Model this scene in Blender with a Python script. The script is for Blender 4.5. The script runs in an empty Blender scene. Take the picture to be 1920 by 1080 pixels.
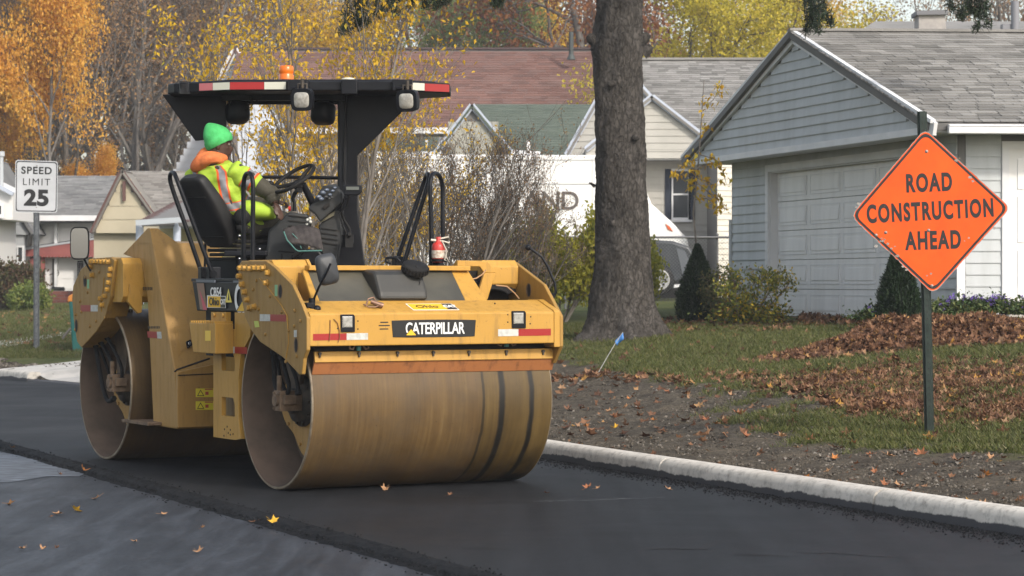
import bpy, math, random
import numpy as np
from mathutils import Vector, Matrix

random.seed(7)
NR = np.random.default_rng(11)
SC = bpy.context.scene
COL = SC.collection

# ------------------------------------------------------------------ camera, sky, sun, exposure
CAM_H = 1.533
FPX = 4775.0          # focal length in pixels of a 1920 wide picture
HOR = 528.6
cam_d = bpy.data.cameras.new('camera')
cam_d.sensor_width = 36.0
cam_d.lens = FPX * 36.0 / 1920.0
cam_d.clip_start = 0.5
cam_d.clip_end = 3000.0
cam_d.dof.use_dof = True
cam_d.dof.focus_distance = 20.0
cam_d.dof.aperture_fstop = 7.0
cam = bpy.data.objects.new('camera', cam_d)
COL.objects.link(cam)
cam.location = (0, 0, CAM_H)
cam.rotation_euler = (math.radians(90) - math.atan((540 - HOR) / FPX), 0, 0)
SC.camera = cam

SUN_AZ = math.atan2(0.60, -0.80)      # towards the sun: behind the camera, to the right
SUN_EL = math.radians(36)
world = bpy.data.worlds.new('World')
SC.world = world
world.use_nodes = True
wn = world.node_tree.nodes
wl = world.node_tree.links
bg = wn['Background']
sky = wn.new('ShaderNodeTexSky')
sky.sky_type = 'NISHITA'
sky.sun_disc = False
sky.sun_elevation = SUN_EL
sky.sun_rotation = SUN_AZ
sky.dust_density = 3.0
sky.air_density = 1.3
hs = wn.new('ShaderNodeHueSaturation'); hs.inputs['Saturation'].default_value = .55   # thin cloud greys the blue
wl.new(sky.outputs[0], hs.inputs['Color']); wl.new(hs.outputs[0], bg.inputs[0])
bg.inputs[1].default_value = 0.15

sun_d = bpy.data.lights.new('sun', 'SUN')
sun_d.energy = 1.6
sun_d.angle = math.radians(4.0)
sun_d.color = (1.0, 0.93, 0.83)
sun = bpy.data.objects.new('sun', sun_d)
COL.objects.link(sun)
sdir = Vector((math.sin(SUN_AZ) * math.cos(SUN_EL), math.cos(SUN_AZ) * math.cos(SUN_EL), math.sin(SUN_EL)))
sun.rotation_euler = sdir.to_track_quat('Z', 'Y').to_euler()
sun.location = (10, -20, 30)

SC.view_settings.view_transform = 'Standard'
SC.view_settings.look = 'None'
SC.view_settings.gamma = 1.0
SC.view_settings.exposure = 0.80
SC.view_settings.use_curve_mapping = False

# ------------------------------------------------------------------ helpers
def V(*a):
    return Vector(a)

def U(px, py, Y):
    """world point seen at a 1920x1080 pixel of the photograph when it stands Y metres away"""
    return Vector(((px - 960) / FPX * Y, Y, CAM_H - (py - HOR) / FPX * Y))

def tag(o, label=None, cat=None, group=None, kind=None):
    if label: o['label'] = label
    if cat: o['category'] = cat
    if group: o['group'] = group
    if kind: o['kind'] = kind
    return o

def thing(name, label, cat, loc=(0, 0, 0), rz=0.0, group=None):
    o = bpy.data.objects.new(name, None)
    COL.objects.link(o)
    o.location = loc
    o.rotation_euler = (0, 0, rz)
    o.empty_display_size = 0.2
    return tag(o, label, cat, group)

class MB:
    """collects faces and links them as one mesh object"""
    def __init__(s):
        s.v = []; s.f = []; s.m = []; s.s = []
    def add(s, vs, fs, mi=0, smooth=False):
        n = len(s.v)
        s.v.extend([tuple(v) for v in vs])
        for f in fs:
            s.f.append([i + n for i in f]); s.m.append(mi); s.s.append(smooth)
        return s
    def box(s, c, d, R=None, mi=0):
        c = Vector(c)
        vs = []
        for x in (-.5, .5):
            for y in (-.5, .5):
                for z in (-.5, .5):
                    p = Vector((x * d[0], y * d[1], z * d[2]))
                    if R is not None: p = R @ p
                    vs.append(c + p)
        return s.add(vs, [(0, 1, 3, 2), (4, 6, 7, 5), (0, 4, 5, 1), (2, 3, 7, 6), (0, 2, 6, 4), (1, 5, 7, 3)], mi)
    def bx(s, x0, x1, y0, y1, z0, z1, mi=0):
        return s.box(((x0 + x1) / 2, (y0 + y1) / 2, (z0 + z1) / 2), (abs(x1 - x0), abs(y1 - y0), abs(z1 - z0)), None, mi)
    def prism(s, pts, ext, mi=0):
        """closed polygon of 3D points pushed along ext"""
        n = len(pts); ext = Vector(ext)
        pts = [Vector(p) for p in pts]
        vs = pts + [p + ext for p in pts]
        nrm = Vector((0, 0, 0))
        for i in range(n):
            a, b = pts[i], pts[(i + 1) % n]
            nrm += a.cross(b)
        fl = nrm.dot(ext) > 0
        f0 = tuple(range(n)); f1 = tuple(range(n, 2 * n))
        fs = [f0[::-1] if fl else f0, f1 if fl else f1[::-1]]
        for i in range(n):
            j = (i + 1) % n
            q = (i, j, j + n, i + n)
            fs.append(q if fl else q[::-1])
        return s.add(vs, fs, mi)
    def tube(s, pts, r, seg=8, mi=0, cap=True, closed=False):
        pts = [Vector(p) for p in pts]
        n = len(pts)
        rs = r if isinstance(r, (list, tuple)) else [r] * n
        vs = []; prev = None
        for i, p in enumerate(pts):
            if closed:
                d = (pts[(i + 1) % n] - pts[i - 1])
            else:
                d = (pts[min(i + 1, n - 1)] - pts[max(i - 1, 0)])
            if d.length < 1e-9: d = Vector((0, 0, 1))
            d.normalize()
            if prev is None:
                a = Vector((0, 0, 1)) if abs(d.z) < .9 else Vector((1, 0, 0))
                u = d.cross(a).normalized()
            else:
                u = (prev - d * prev.dot(d))
                u = u.normalized() if u.length > 1e-6 else d.orthogonal().normalized()
            prev = u
            w = d.cross(u)
            for k in range(seg):
                t = 2 * math.pi * k / seg
                vs.append(p + (u * math.cos(t) + w * math.sin(t)) * rs[i])
        fs = []
        for i in range(n if closed else n - 1):
            for k in range(seg):
                a = i * seg + k; b = i * seg + (k + 1) % seg
                c = ((i + 1) % n) * seg + (k + 1) % seg; d_ = ((i + 1) % n) * seg + k
                fs.append((a, b, c, d_))
        s.add(vs, fs, mi, True)
        if cap and not closed:
            s.add(vs[:seg], [tuple(range(seg))[::-1]], mi)
            s.add(vs[-seg:], [tuple(range(seg))], mi)
        return s
    def cyl(s, p0, p1, r0, r1=None, seg=16, mi=0):
        return s.tube([p0, p1], [r0, r0 if r1 is None else r1], seg, mi)
    def lathe(s, c, axis, prof, seg=32, mi=0, smooth=True, closed=False):
        """prof: (distance along axis, radius)"""
        c = Vector(c); ax = Vector(axis).normalized(); u = ax.orthogonal().normalized(); w = ax.cross(u)
        vs = []
        for h, r in prof:
            for k in range(seg):
                t = 2 * math.pi * k / seg
                vs.append(c + ax * h + (u * math.cos(t) + w * math.sin(t)) * r)
        fs = []
        n = len(prof)
        for i in range(n if closed else n - 1):
            for k in range(seg):
                a = i * seg + k; b = i * seg + (k + 1) % seg
                j = (i + 1) % n
                fs.append((a, b, j * seg + (k + 1) % seg, j * seg + k))
        return s.add(vs, fs, mi, smooth)
    def ball(s, c, r, seg=16, rings=10, mi=0, sc=(1, 1, 1), R=None):
        vs = []; fs = []
        c = Vector(c)
        for i in range(rings + 1):
            ph = math.pi * i / rings
            for k in range(seg):
                t = 2 * math.pi * k / seg
                p = Vector((math.sin(ph) * math.cos(t) * sc[0], math.sin(ph) * math.sin(t) * sc[1], math.cos(ph) * sc[2])) * r
                if R is not None: p = R @ p
                vs.append(c + p)
        for i in range(rings):
            for k in range(seg):
                a = i * seg + k; b = i * seg + (k + 1) % seg
                fs.append((a, a + seg, b + seg, b))
        return s.add(vs, fs, mi, True)
    def quad(s, a, b, c, d, mi=0):
        return s.add([a, b, c, d], [(0, 1, 2, 3)], mi)
    def mesh(s, name, mats, M=None):
        me = bpy.data.meshes.new(name)
        vs = s.v if M is None else [tuple(M @ Vector(v)) for v in s.v]
        me.from_pydata(vs, [], s.f)
        if not isinstance(mats, (list, tuple)): mats = [mats]
        for m in mats: me.materials.append(m)
        me.polygons.foreach_set('material_index', s.m)
        me.polygons.foreach_set('use_smooth', s.s)
        me.update()
        return me
    def build(s, name, mats, parent=None, bevel=0, M=None, label=None, cat=None, group=None, kind=None, seg=2):
        o = bpy.data.objects.new(name, s.mesh(name, mats, M))
        COL.objects.link(o)
        if parent is not None: o.parent = parent
        if bevel:
            b = o.modifiers.new('bevel', 'BEVEL'); b.width = bevel; b.segments = seg; b.limit_method = 'ANGLE'
            b.angle_limit = math.radians(35); b.harden_normals = False
        return tag(o, label, cat, group, kind)

def link(name, me, parent=None, loc=(0, 0, 0), rot=(0, 0, 0), scale=(1, 1, 1), M=None, **kw):
    o = bpy.data.objects.new(name, me)
    COL.objects.link(o)
    if parent is not None: o.parent = parent
    if M is not None: o.matrix_local = M
    else: o.location = loc; o.rotation_euler = rot; o.scale = scale
    return tag(o, **kw)

def basis(x, y, z, o):
    """matrix whose columns are the given axes"""
    x, y, z, o = map(Vector, (x, y, z, o))
    return Matrix(((x.x, y.x, z.x, o.x), (x.y, y.y, z.y, o.y), (x.z, y.z, z.z, o.z), (0, 0, 0, 1)))

def text_obj(txt, size, M, m, parent, name='lettering', offset=0.0, sx=1.0, depth=0.0015, space=1.0, align='CENTER'):
    cu = bpy.data.curves.new(name, 'FONT')
    cu.body = txt; cu.size = size; cu.extrude = depth; cu.offset = offset
    cu.align_x = align; cu.align_y = 'CENTER'; cu.space_character = space
    to = bpy.data.objects.new('tmp_text', cu)
    COL.objects.link(to)
    dg = bpy.context.evaluated_depsgraph_get(); dg.update()
    me = bpy.data.meshes.new_from_object(to.evaluated_get(dg))
    bpy.data.objects.remove(to)
    me.transform(Matrix.Diagonal((sx, 1, 1, 1)))
    me.name = name
    me.materials.clear(); me.materials.append(m)
    o = bpy.data.objects.new(name, me)
    COL.objects.link(o)
    if parent is not None: o.parent = parent
    o.matrix_local = M
    return o

# ------------------------------------------------------------------ materials
def newmat(name):
    m = bpy.data.materials.new(name); m.use_nodes = True
    nt = m.node_tree
    return m, nt, nt.nodes['Principled BSDF']

def nnoise(nt, vec, scale, detail=4, rough=.6, dist=0.0):
    n = nt.nodes.new('ShaderNodeTexNoise')
    n.inputs['Scale'].default_value = scale; n.inputs['Detail'].default_value = detail
    n.inputs['Roughness'].default_value = rough; n.inputs['Distortion'].default_value = dist
    if vec is not None: nt.links.new(vec, n.inputs['Vector'])
    return n

def ramp(nt, fac, stops, interp='LINEAR'):
    r = nt.nodes.new('ShaderNodeValToRGB')
    r.color_ramp.interpolation = interp
    el = r.color_ramp.elements
    while len(el) < len(stops): el.new(0.5)
    for e, (p, c) in zip(el, stops):
        e.position = p
        e.color = (c[0], c[1], c[2], 1) if isinstance(c, (tuple, list)) else (c, c, c, 1)
    nt.links.new(fac, r.inputs[0])
    return r

def mixc(nt, fac, a, b, mode='MIX'):
    n = nt.nodes.new('ShaderNodeMix'); n.data_type = 'RGBA'; n.blend_type = mode
    for i, s in ((6, a), (7, b)):
        if isinstance(s, (tuple, list)): n.inputs[i].default_value = (*s[:3], 1)
        else: nt.links.new(s, n.inputs[i])
    if isinstance(fac, (int, float)): n.inputs[0].default_value = fac
    else: nt.links.new(fac, n.inputs[0])
    return n.outputs[2]

def coords(nt, kind='Object', scale=(1, 1, 1)):
    if kind == 'World':
        g = nt.nodes.new('ShaderNodeNewGeometry'); out = g.outputs['Position']
    else:
        t = nt.nodes.new('ShaderNodeTexCoord'); out = t.outputs[kind]
    if scale != (1, 1, 1):
        mp = nt.nodes.new('ShaderNodeMapping'); mp.inputs['Scale'].default_value = scale
        nt.links.new(out, mp.inputs['Vector']); out = mp.outputs[0]
    return out

def bump(nt, bs, h, strength=.3, dist=.01):
    b = nt.nodes.new('ShaderNodeBump'); b.inputs['Strength'].default_value = strength; b.inputs['Distance'].default_value = dist
    nt.links.new(h, b.inputs['Height']); nt.links.new(b.outputs[0], bs.inputs['Normal'])
    return b

def mat(name, col, rough=.6, metal=0.0, col2=None, scale=6.0, bmp=0.0, bscale=60.0, bdist=.004, space='Object', stretch=(1, 1, 1), lo=.4, hi=.65, spec=.4, coat=0.0):
    m, nt, b = newmat(name)
    b.inputs['Base Color'].default_value = (*col, 1)
    b.inputs['Roughness'].default_value = rough
    b.inputs['Metallic'].default_value = metal
    b.inputs['Specular IOR Level'].default_value = spec
    if coat: b.inputs['Coat Weight'].default_value = coat
    if col2 is not None or bmp:
        co = coords(nt, space, stretch)
    if col2 is not None:
        n = nnoise(nt, co, scale)
        r = ramp(nt, n.outputs[0], [(lo, col), (hi, col2)])
        nt.links.new(r.outputs[0], b.inputs['Base Color'])
    if bmp:
        n2 = nnoise(nt, co, bscale, 5)
        bump(nt, b, n2.outputs[0], bmp, bdist)
    return m

def paint(name, col, grime=(.09, .065, .04), amt=.35, rough=.42, dustcol=None):
    """worn machine paint: faded patches, streaks of grime, chips and fine dust"""
    m, nt, b = newmat(name)
    co = coords(nt, 'Object')
    st = coords(nt, 'Object', (5, 5, .9))
    n1 = nnoise(nt, co, 1.7, 5)
    fade = mixc(nt, ramp(nt, n1.outputs[0], [(.3, 0.0), (.75, 1.0)]).outputs[0], col, tuple(min(1, c * 1.12 + .012) for c in col))
    n2 = nnoise(nt, st, 3.5, 6, .65)
    g = ramp(nt, n2.outputs[0], [(.52, 0.0), (.80, amt)])
    c1 = mixc(nt, g.outputs[0], fade, grime)
    n3 = nnoise(nt, co, 22, 3, .7)
    ch = ramp(nt, n3.outputs[0], [(.735, 0.0), (.76, .75)])
    c2 = mixc(nt, ch.outputs[0], c1, (.12, .06, .035))
    n5 = nnoise(nt, co, 75, 2, .6); c2 = mixc(nt, ramp(nt, n5.outputs[0], [(.70, 0.0), (.72, .7)]).outputs[0], c2, (.05, .035, .022))
    if dustcol:
        sp = nt.nodes.new('ShaderNodeNewGeometry'); sx = nt.nodes.new('ShaderNodeSeparateXYZ')
        nt.links.new(sp.outputs['Normal'], sx.inputs[0])
        up = ramp(nt, sx.outputs[2], [(.3, 0.0), (.9, .6)])
        c2 = mixc(nt, up.outputs[0], c2, dustcol)
    nt.links.new(c2, b.inputs['Base Color'])
    b.inputs['Specular IOR Level'].default_value = .35
    rr = ramp(nt, n2.outputs[0], [(.3, rough), (.8, rough + .3)])
    nt.links.new(rr.outputs[0], b.inputs['Roughness'])
    n4 = nnoise(nt, co, 6, 4)
    bump(nt, b, n4.outputs[0], .12, .006)
    return m

def leafmat(name, stops, rough=.55, trans=.35):
    m, nt, b = newmat(name)
    a = nt.nodes.new('ShaderNodeAttribute'); a.attribute_name = 'rnd'
    r = ramp(nt, a.outputs['Fac'], stops)
    nt.links.new(r.outputs[0], b.inputs['Base Color'])
    b.inputs['Roughness'].default_value = rough
    b.inputs['Specular IOR Level'].default_value = .25
    if trans:
        t = nt.nodes.new('ShaderNodeBsdfTranslucent'); mx = nt.nodes.new('ShaderNodeMixShader')
        nt.links.new(r.outputs[0], t.inputs[0]); mx.inputs[0].default_value = trans
        nt.links.new(b.outputs[0], mx.inputs[1]); nt.links.new(t.outputs[0], mx.inputs[2])
        nt.links.new(mx.outputs[0], nt.nodes['Material Output'].inputs[0])
    return m

# ------------------------------------------------------------------ scattering many small faces as one mesh
def rotmats(yaw, pitch, roll):
    cy, sy, cp, sp, cr, sr = np.cos(yaw), np.sin(yaw), np.cos(pitch), np.sin(pitch), np.cos(roll), np.sin(roll)
    z = np.zeros_like(cy); o = np.ones_like(cy)
    Rz = np.stack([np.stack([cy, -sy, z], -1), np.stack([sy, cy, z], -1), np.stack([z, z, o], -1)], -2)
    Ry = np.stack([np.stack([cp, z, sp], -1), np.stack([z, o, z], -1), np.stack([-sp, z, cp], -1)], -2)
    Rx = np.stack([np.stack([o, z, z], -1), np.stack([z, cr, -sr], -1), np.stack([z, sr, cr], -1)], -2)
    return Rz @ Ry @ Rx

def scatter(name, tv, tf, pos, R, sc, m, rnd=None, smooth=False):
    tv = np.asarray(tv, float); tf = np.asarray(tf, int)
    N = len(pos); k = len(tv); nf, fv = tf.shape
    sc = np.asarray(sc, float)
    if sc.ndim == 1: sc = sc[:, None, None]
    else: sc = sc[:, None, :]
    vs = (np.einsum('nij,nkj->nki', R, tv[None] * sc) + np.asarray(pos)[:, None, :]).reshape(-1, 3)
    fs = (tf[None] + (np.arange(N) * k)[:, None, None]).reshape(-1)
    me = bpy.data.meshes.new(name)
    me.vertices.add(len(vs)); me.vertices.foreach_set('co', vs.ravel())
    me.loops.add(len(fs)); me.loops.foreach_set('vertex_index', fs)
    me.polygons.add(N * nf)
    me.polygons.foreach_set('loop_start', np.arange(N * nf) * fv)
    me.update(calc_edges=True)
    me.polygons.foreach_set('use_smooth', np.full(N * nf, bool(smooth)))
    at = me.attributes.new('rnd', 'FLOAT', 'FACE')
    if rnd is None: rnd = NR.random(N)
    at.data.foreach_set('value', np.repeat(rnd, nf).astype(np.float32))
    me.materials.append(m)
    return me

LEAF_V = [(-.5, 0, 0), (-.12, .26, .06), (.5, 0, .04), (-.12, -.26, .06), (0, 0, -.02)]
LEAF_F = [(0, 4, 1), (1, 4, 2), (2, 4, 3), (3, 4, 0)]
def maple():
    ang = [0, 16, 34, 52, 74, 96, 118, 140, 162, 180, 198, 220, 242, 264, 286, 308, 326, 344]
    rad = [1, .62, .58, .95, .55, .56, .82, .40, .30, .34, .30, .40, .82, .56, .55, .95, .58, .62]
    vs = [(0, 0, -.05)]
    for a, r in zip(ang, rad):
        t = math.radians(a)
        vs.append((r * math.cos(t) * .5, r * math.sin(t) * .5, .11 * r * r * (1 + .7 * math.cos(3 * t)) ))
    n = len(ang)
    fs = [(0, i + 1, (i + 1) % n + 1) for i in range(n)]
    return vs, fs
MAPLE_V, MAPLE_F = maple()

# ------------------------------------------------------------------ ground shape
def kx(Y):
    Y = np.asarray(Y, float)
    a = .322 - .4203 * (Y - 21.95)
    e1 = np.clip(Y - 36.5, 0, 9.5)
    return a - .20 * e1

def kv(X, Y):
    return (np.asarray(X, float) - kx(Y)) * .922

GV = [-50, .15, .6, 2.34, 5, 6.2, 9.6, 14, 30, 400]
GZ = [.10, .10, .155, .32, .66, .79, .97, 1.12, 1.22, 1.25]
def gz(X, Y):
    v = kv(X, Y)
    X = np.asarray(X, float); Y = np.asarray(Y, float)
    dip = np.clip((Y - 33.4) / .4, 0, 1) * np.clip((39.3 - Y) / .4, 0, 1) * (v > .1) * np.clip((2.7 - v) / .5, 0, 1)
    w = .012 * np.sin(X * 1.7 + Y * .6) + .012 * np.sin(Y * 1.3 - X * .8) + .006 * np.sin(X * 5.1) * np.sin(Y * 4.3)
    g0 = np.interp(v, GV, GZ) + w * np.clip((v - .2) / 1.0, 0, 1)
    return g0 * (1 - dip) + dip * (.0 + .105 * np.clip(v, 0, 9))

def GH(px, py):
    """where the ray through a photograph pixel meets the ground"""
    Y = np.arange(13.0, 140.0, .02)
    X = (px - 960) / FPX * Y
    z = CAM_H - (py - HOR) / FPX * Y
    g = np.where(kv(X, Y) > .15, gz(X, Y), 0.0)
    i = np.argmax(z <= g)
    return Vector((X[i], Y[i], g[i]))
# ------------------------------------------------------------------ the road, kerb and ground
def asphalt(name, c1, c2, rough, bs, bst, wear=None):
    m, nt, b = newmat(name)
    co = coords(nt, 'World')
    n1 = nnoise(nt, co, .55, 5, .6, .4)
    n2 = nnoise(nt, co, 85, 4, .85)
    base = ramp(nt, n1.outputs[0], [(.3, c1), (.7, c2)])
    sp = ramp(nt, n2.outputs[0], [(.35, .6), (.6, 1.05), (.72, 2.4)])
    c = mixc(nt, 1.0, base.outputs[0], sp.outputs[0], 'MULTIPLY')
    if wear:
        mp = nt.nodes.new('ShaderNodeMapping'); mp.inputs['Rotation'].default_value = (0, 0, math.radians(-22)); mp.inputs['Scale'].default_value = (2.4, .35, 1)
        nt.links.new(co, mp.inputs[0])
        n3 = nnoise(nt, mp.outputs[0], 1.6, 8, .7, .6)
        w = ramp(nt, n3.outputs[0], [(.45, 0.0), (.72, .75)])
        c = mixc(nt, w.outputs[0], c, wear)
    ml = nt.nodes.new('ShaderNodeMapping'); ml.inputs['Rotation'].default_value = (0, 0, math.radians(-23)); ml.inputs['Scale'].default_value = (5, .25, 1)
    nt.links.new(co, ml.inputs[0]); n5 = nnoise(nt, ml.outputs[0], 1.0, 5, .6)
    c = mixc(nt, 1.0, c, ramp(nt, n5.outputs[0], [(.3, .66), (.7, 1.36)]).outputs[0], 'MULTIPLY')  # roller lap sheen painted into the colour as streaks along the road
    n7 = nnoise(nt, co, 28, 4, .7); c = mixc(nt, 1.0, c, ramp(nt, n7.outputs[0], [(.3, .65), (.7, 1.45)]).outputs[0], 'MULTIPLY')
    nt.links.new(c, b.inputs['Base Color'])
    rr = ramp(nt, n1.outputs[0], [(.3, rough - .08), (.7, rough + .1)])
    nt.links.new(rr.outputs[0], b.inputs['Roughness'])
    b.inputs['Specular IOR Level'].default_value = .14
    nb = nnoise(nt, co, bs, 4, .75)
    bump(nt, b, nb.outputs[0], bst, .012)
    return m

M_new = asphalt('new_asphalt', (.0105, .0113, .0130), (.0158, .0168, .0192), .62, 120, .32)
M_old = asphalt('old_asphalt', (.022, .0245, .030), (.031, .0345, .042), .55, 70, .35, (.062, .070, .084))
M_seam = asphalt('seam_asphalt', (.006, .0065, .008), (.011, .012, .014), .8, 45, 1.0)

YR = np.arange(-30.0, 420.0, 3.0)
def kxs(Y): return float(kx(Y))
def strip(name, f0, f1, z0, z1, m, Ys, **kw):
    b = MB(); vs = []
    for Y in Ys:
        vs.append((f0(Y), Y, z0)); vs.append((f1(Y), Y, z1))
    fs = [(2 * i, 2 * i + 1, 2 * i + 3, 2 * i + 2) for i in range(len(Ys) - 1)]
    b.add(vs, fs)
    return b.build(name, m, **kw)

def seamx(Y): return -4.88 - .432 * (Y - 24.3)
g = MB(); g.quad((-700, -60, -.30), (700, -60, -.30), (700, 900, -.30), (-700, 900, -.30))
g.build('ground', mat('far_soil', (.10, .085, .06), .95, col2=(.07, .09, .035), scale=.2, space='World'), kind='structure')
strip('old_road', lambda Y: seamx(Y) - 8.5, lambda Y: seamx(Y) + .1, -.035, -.035, M_old, YR, kind='structure')
strip('road', lambda Y: seamx(Y) + .02, lambda Y: kxs(Y) + .10, 0.0, 0.0, M_new, YR, kind='structure')
# far verge on the camera's side of the street
strip('verge', lambda Y: seamx(Y) - 400, lambda Y: seamx(Y) - 8.45, .04, .04, mat('verge_grass', (.05, .08, .025), .95, col2=(.10, .10, .04), scale=1.2, space='World'), YR, kind='structure')

# the ragged raised edge of the new mat
def seam():
    Ys = np.arange(10.0, 70.0, .05)
    prof = [(-.165, -.034), (-.13, -.022), (-.095, -.008), (-.06, .003), (-.025, .007), (.02, .005), (.06, .0015)]
    vs = []
    n = len(prof)
    rg = np.random.default_rng(5)
    amp = [1.0, .9, .7, .6, .4, .3, 0]
    for Y in Ys:
        for j, (o, z) in enumerate(prof):
            dz = rg.normal() * .0045 * (1 if 0 < j < n - 1 else 0)
            do = rg.normal() * .010 * amp[j] + .018 * math.sin(Y * 3.1 + j) * amp[j] * .5
            vs.append((seamx(Y) + o + do, Y, z + dz))
    fs = []
    for i in range(len(Ys) - 1):
        for j in range(n - 1):
            a = i * n + j
            fs.append((a, a + 1, a + n + 1, a + n))
    b = MB(); b.add(vs, fs, 0, False)
    b.build('road_seam', M_seam, kind='structure')
seam()
def crumbs():
    rg = np.random.default_rng(9)
    N = 9000
    Y = 11 + 40 * rg.random(N) ** 1.5
    o = rg.normal(size=N) * .07 - .07
    X = seamx(Y) + o
    z = np.where(o < -.2, -.034, np.where(o < 0, -.012, .004))
    # loose stones along the kerb at the right
    N2 = 5000
    Y2 = 13.5 + 9 * rg.random(N2); d = np.abs(rg.normal(size=N2)) * .16 + np.clip((18 - Y2) * .04, 0, .3) * rg.random(N2)
    X2 = kx(Y2) - d; z2 = np.full(N2, .003)
    P = np.concatenate([np.stack([X, Y, z], 1), np.stack([X2, Y2, z2], 1)])
    M = len(P)
    tv = [(-.5, -.4, 0), (.5, -.5, 0), (.4, .5, 0), (-.4, .4, 0), (0, .05, .6)]
    tf = [(0, 1, 4), (1, 2, 4), (2, 3, 4), (3, 0, 4)]
    me = scatter('asphalt_crumbs', tv, tf, P, rotmats(rg.random(M) * 6.28, rg.normal(size=M) * .3, rg.normal(size=M) * .3), .006 + .012 * rg.random(M) ** 2, M_seam)
    link('asphalt_crumbs', me, kind='stuff')
crumbs()

# pale concrete patch showing in the old lane, scuffed chalk line on the new mat, hairline cracks
M_patch = mat('pale_patch', (.12, .135, .16), .6, col2=(.04, .047, .058), scale=5, space='World', stretch=(1, 3.5, 1), lo=.40, hi=.56)
def ground_poly(name, pts, z, m, kind='structure', parent=None):
    b = MB(); b.add([(p[0], p[1], z) for p in pts], [tuple(range(len(pts)))])
    return b.build(name, m, kind=kind, parent=parent)
pp = [U(x, y, FPX * (CAM_H + .031) / (y - HOR)) for x, y in ((-60, 846), (0, 848), (60, 858), (110, 870), (165, 884), (150, 893), (90, 893), (20, 904), (-60, 906))]
ground_poly('pale_road_patch', pp, -.031, M_patch)

M_crack = mat('crack', (.008, .008, .01), .9)
M_chalk = mat('chalk', (.16, .17, .18), .9, col2=(.04, .04, .045), scale=9, space='World')
def ribbon(name, pix, wdt, m, z=.004):
    b = MB(); rg = random.Random(len(pix) * 7 + int(pix[0][0]))
    P = []
    for (x0, y0), (x1, y1) in zip(pix[:-1], pix[1:]):
        n = 10
        for i in range(n):
            t = i / n
            P.append(U(x0 + (x1 - x0) * t, y0 + (y1 - y0) * t + rg.uniform(-.7, .7), 1))
    P.append(U(*pix[-1], 1))
    W = []
    for p in P:
        d = Vector((p.x, 1.0, p.z - CAM_H)); k = (z - CAM_H) / d.z
        W.append(Vector((d.x * k, d.y * k, z)))
    vs = []
    for i, p in enumerate(W):
        w = wdt * rg.uniform(.4, 1.2)
        vs.append((p.x, p.y - w, z)); vs.append((p.x, p.y + w, z))
    b.add(vs, [(2 * i, 2 * i + 2, 2 * i + 3, 2 * i + 1) for i in range(len(W) - 1)])
    b.build(name, m, kind='structure')
ribbon('road_crack', [(905, 943), (930, 941), (1000, 941)], .022, M_crack)
ribbon('road_crack', [(850, 915), (890, 922), (925, 935), (935, 942)], .015, M_crack)
ribbon('chalk_line', [(1000, 940), (1080, 938), (1160, 936), (1245, 932)], .012, M_chalk)
ribbon('road_crack', [(1215, 1028), (1260, 1028), (1330, 1030)], .018, M_crack)
ribbon('road_crack', [(1375, 1039), (1430, 1040), (1480, 1043)], .018, M_crack)
ribbon('road_crack', [(1500, 1036), (1580, 1037), (1690, 1046)], .014, M_crack)
ribbon('road_crack', [(865, 1028), (905, 1027), (955, 1030)], .014, M_crack)

# kerb in cast lengths with open joints
def kerbmat():
    m, nt, b = newmat('kerb_concrete')
    co = coords(nt, 'World')
    n1 = nnoise(nt, co, 2.2, 6, .7)
    n2 = nnoise(nt, co, 14, 5, .7)
    c = ramp(nt, n1.outputs[0], [(.3, (.44, .405, .355)), (.7, (.62, .58, .52))])
    st = ramp(nt, n2.outputs[0], [(.48, 0.0), (.72, .75)])
    c1 = mixc(nt, st.outputs[0], c.outputs[0], (.17, .155, .135))
    # tar smeared up the lower face
    g_ = nt.nodes.new('ShaderNodeSeparateXYZ'); nt.links.new(co, g_.inputs[0])
    n3 = nnoise(nt, co, 3.0, 5, .7)
    ad = nt.nodes.new('ShaderNodeMath'); ad.operation = 'MULTIPLY_ADD'
    nt.links.new(n3.outputs[0], ad.inputs[0]); ad.inputs[1].default_value = -.09; nt.links.new(g_.outputs[2], ad.inputs[2])
    tar = ramp(nt, ad.outputs[0], [(.0, 1.0), (.5, 0.0)])
    tar.color_ramp.elements[0].position = 0.0; tar.color_ramp.elements[1].position = .010
    c2 = mixc(nt, tar.outputs[0], c1, (.045, .045, .05))
    nt.links.new(c2, b.inputs['Base Color'])
    b.inputs['Roughness'].default_value = .85
    bump(nt, b, n2.outputs[0], .5, .01)
    return m
M_kerb = kerbmat()
def kerb_piece(Y0, Y1, h=.150, name='kerb_stone', parent=None, low=0.0):
    n = max(2, int((Y1 - Y0) / .25))
    prof = [(-.012, -.05), (0, .02), (.008, .075), (.022, .105), (.05, .121), (.12, .126), (.175, .122), (.195, .108), (.195, -.05)]
    vs = []
    for i in range(n + 1):
        Y = Y0 + (Y1 - Y0) * i / n
        for (o, z) in prof:
            wob = .005 * math.sin(Y * 1.3 + o * 9) + .003 * math.sin(Y * 3.7 + 1) * math.sin(Y * .9)
            vs.append((kxs(Y) + (o + wob) / .922, Y, z * h / .125))
    k = len(prof)
    fs = []
    for i in range(n):
        for j in range(k - 1):
            a = i * k + j
            fs.append((a, a + k, a + k + 1, a + 1))
    b = MB(); b.add(vs, fs, 0, True)
    b.add(vs[:k], [tuple(range(k))]); b.add(vs[-k:], [tuple(range(k))[::-1]])
    return b.build(name, M_kerb, parent=parent)
kerb = bpy.data.objects.new('kerb', None); COL.objects.link(kerb); kerb['kind'] = 'structure'
Yk = 8.0
while Yk < 33.5:
    kerb_piece(Yk, min(Yk + 2.972, 33.5), parent=kerb); Yk += 3.0
Yk = 39.2
while Yk < 140:
    kerb_piece(Yk, Yk + 5.98, parent=kerb); Yk += 6.0
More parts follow.
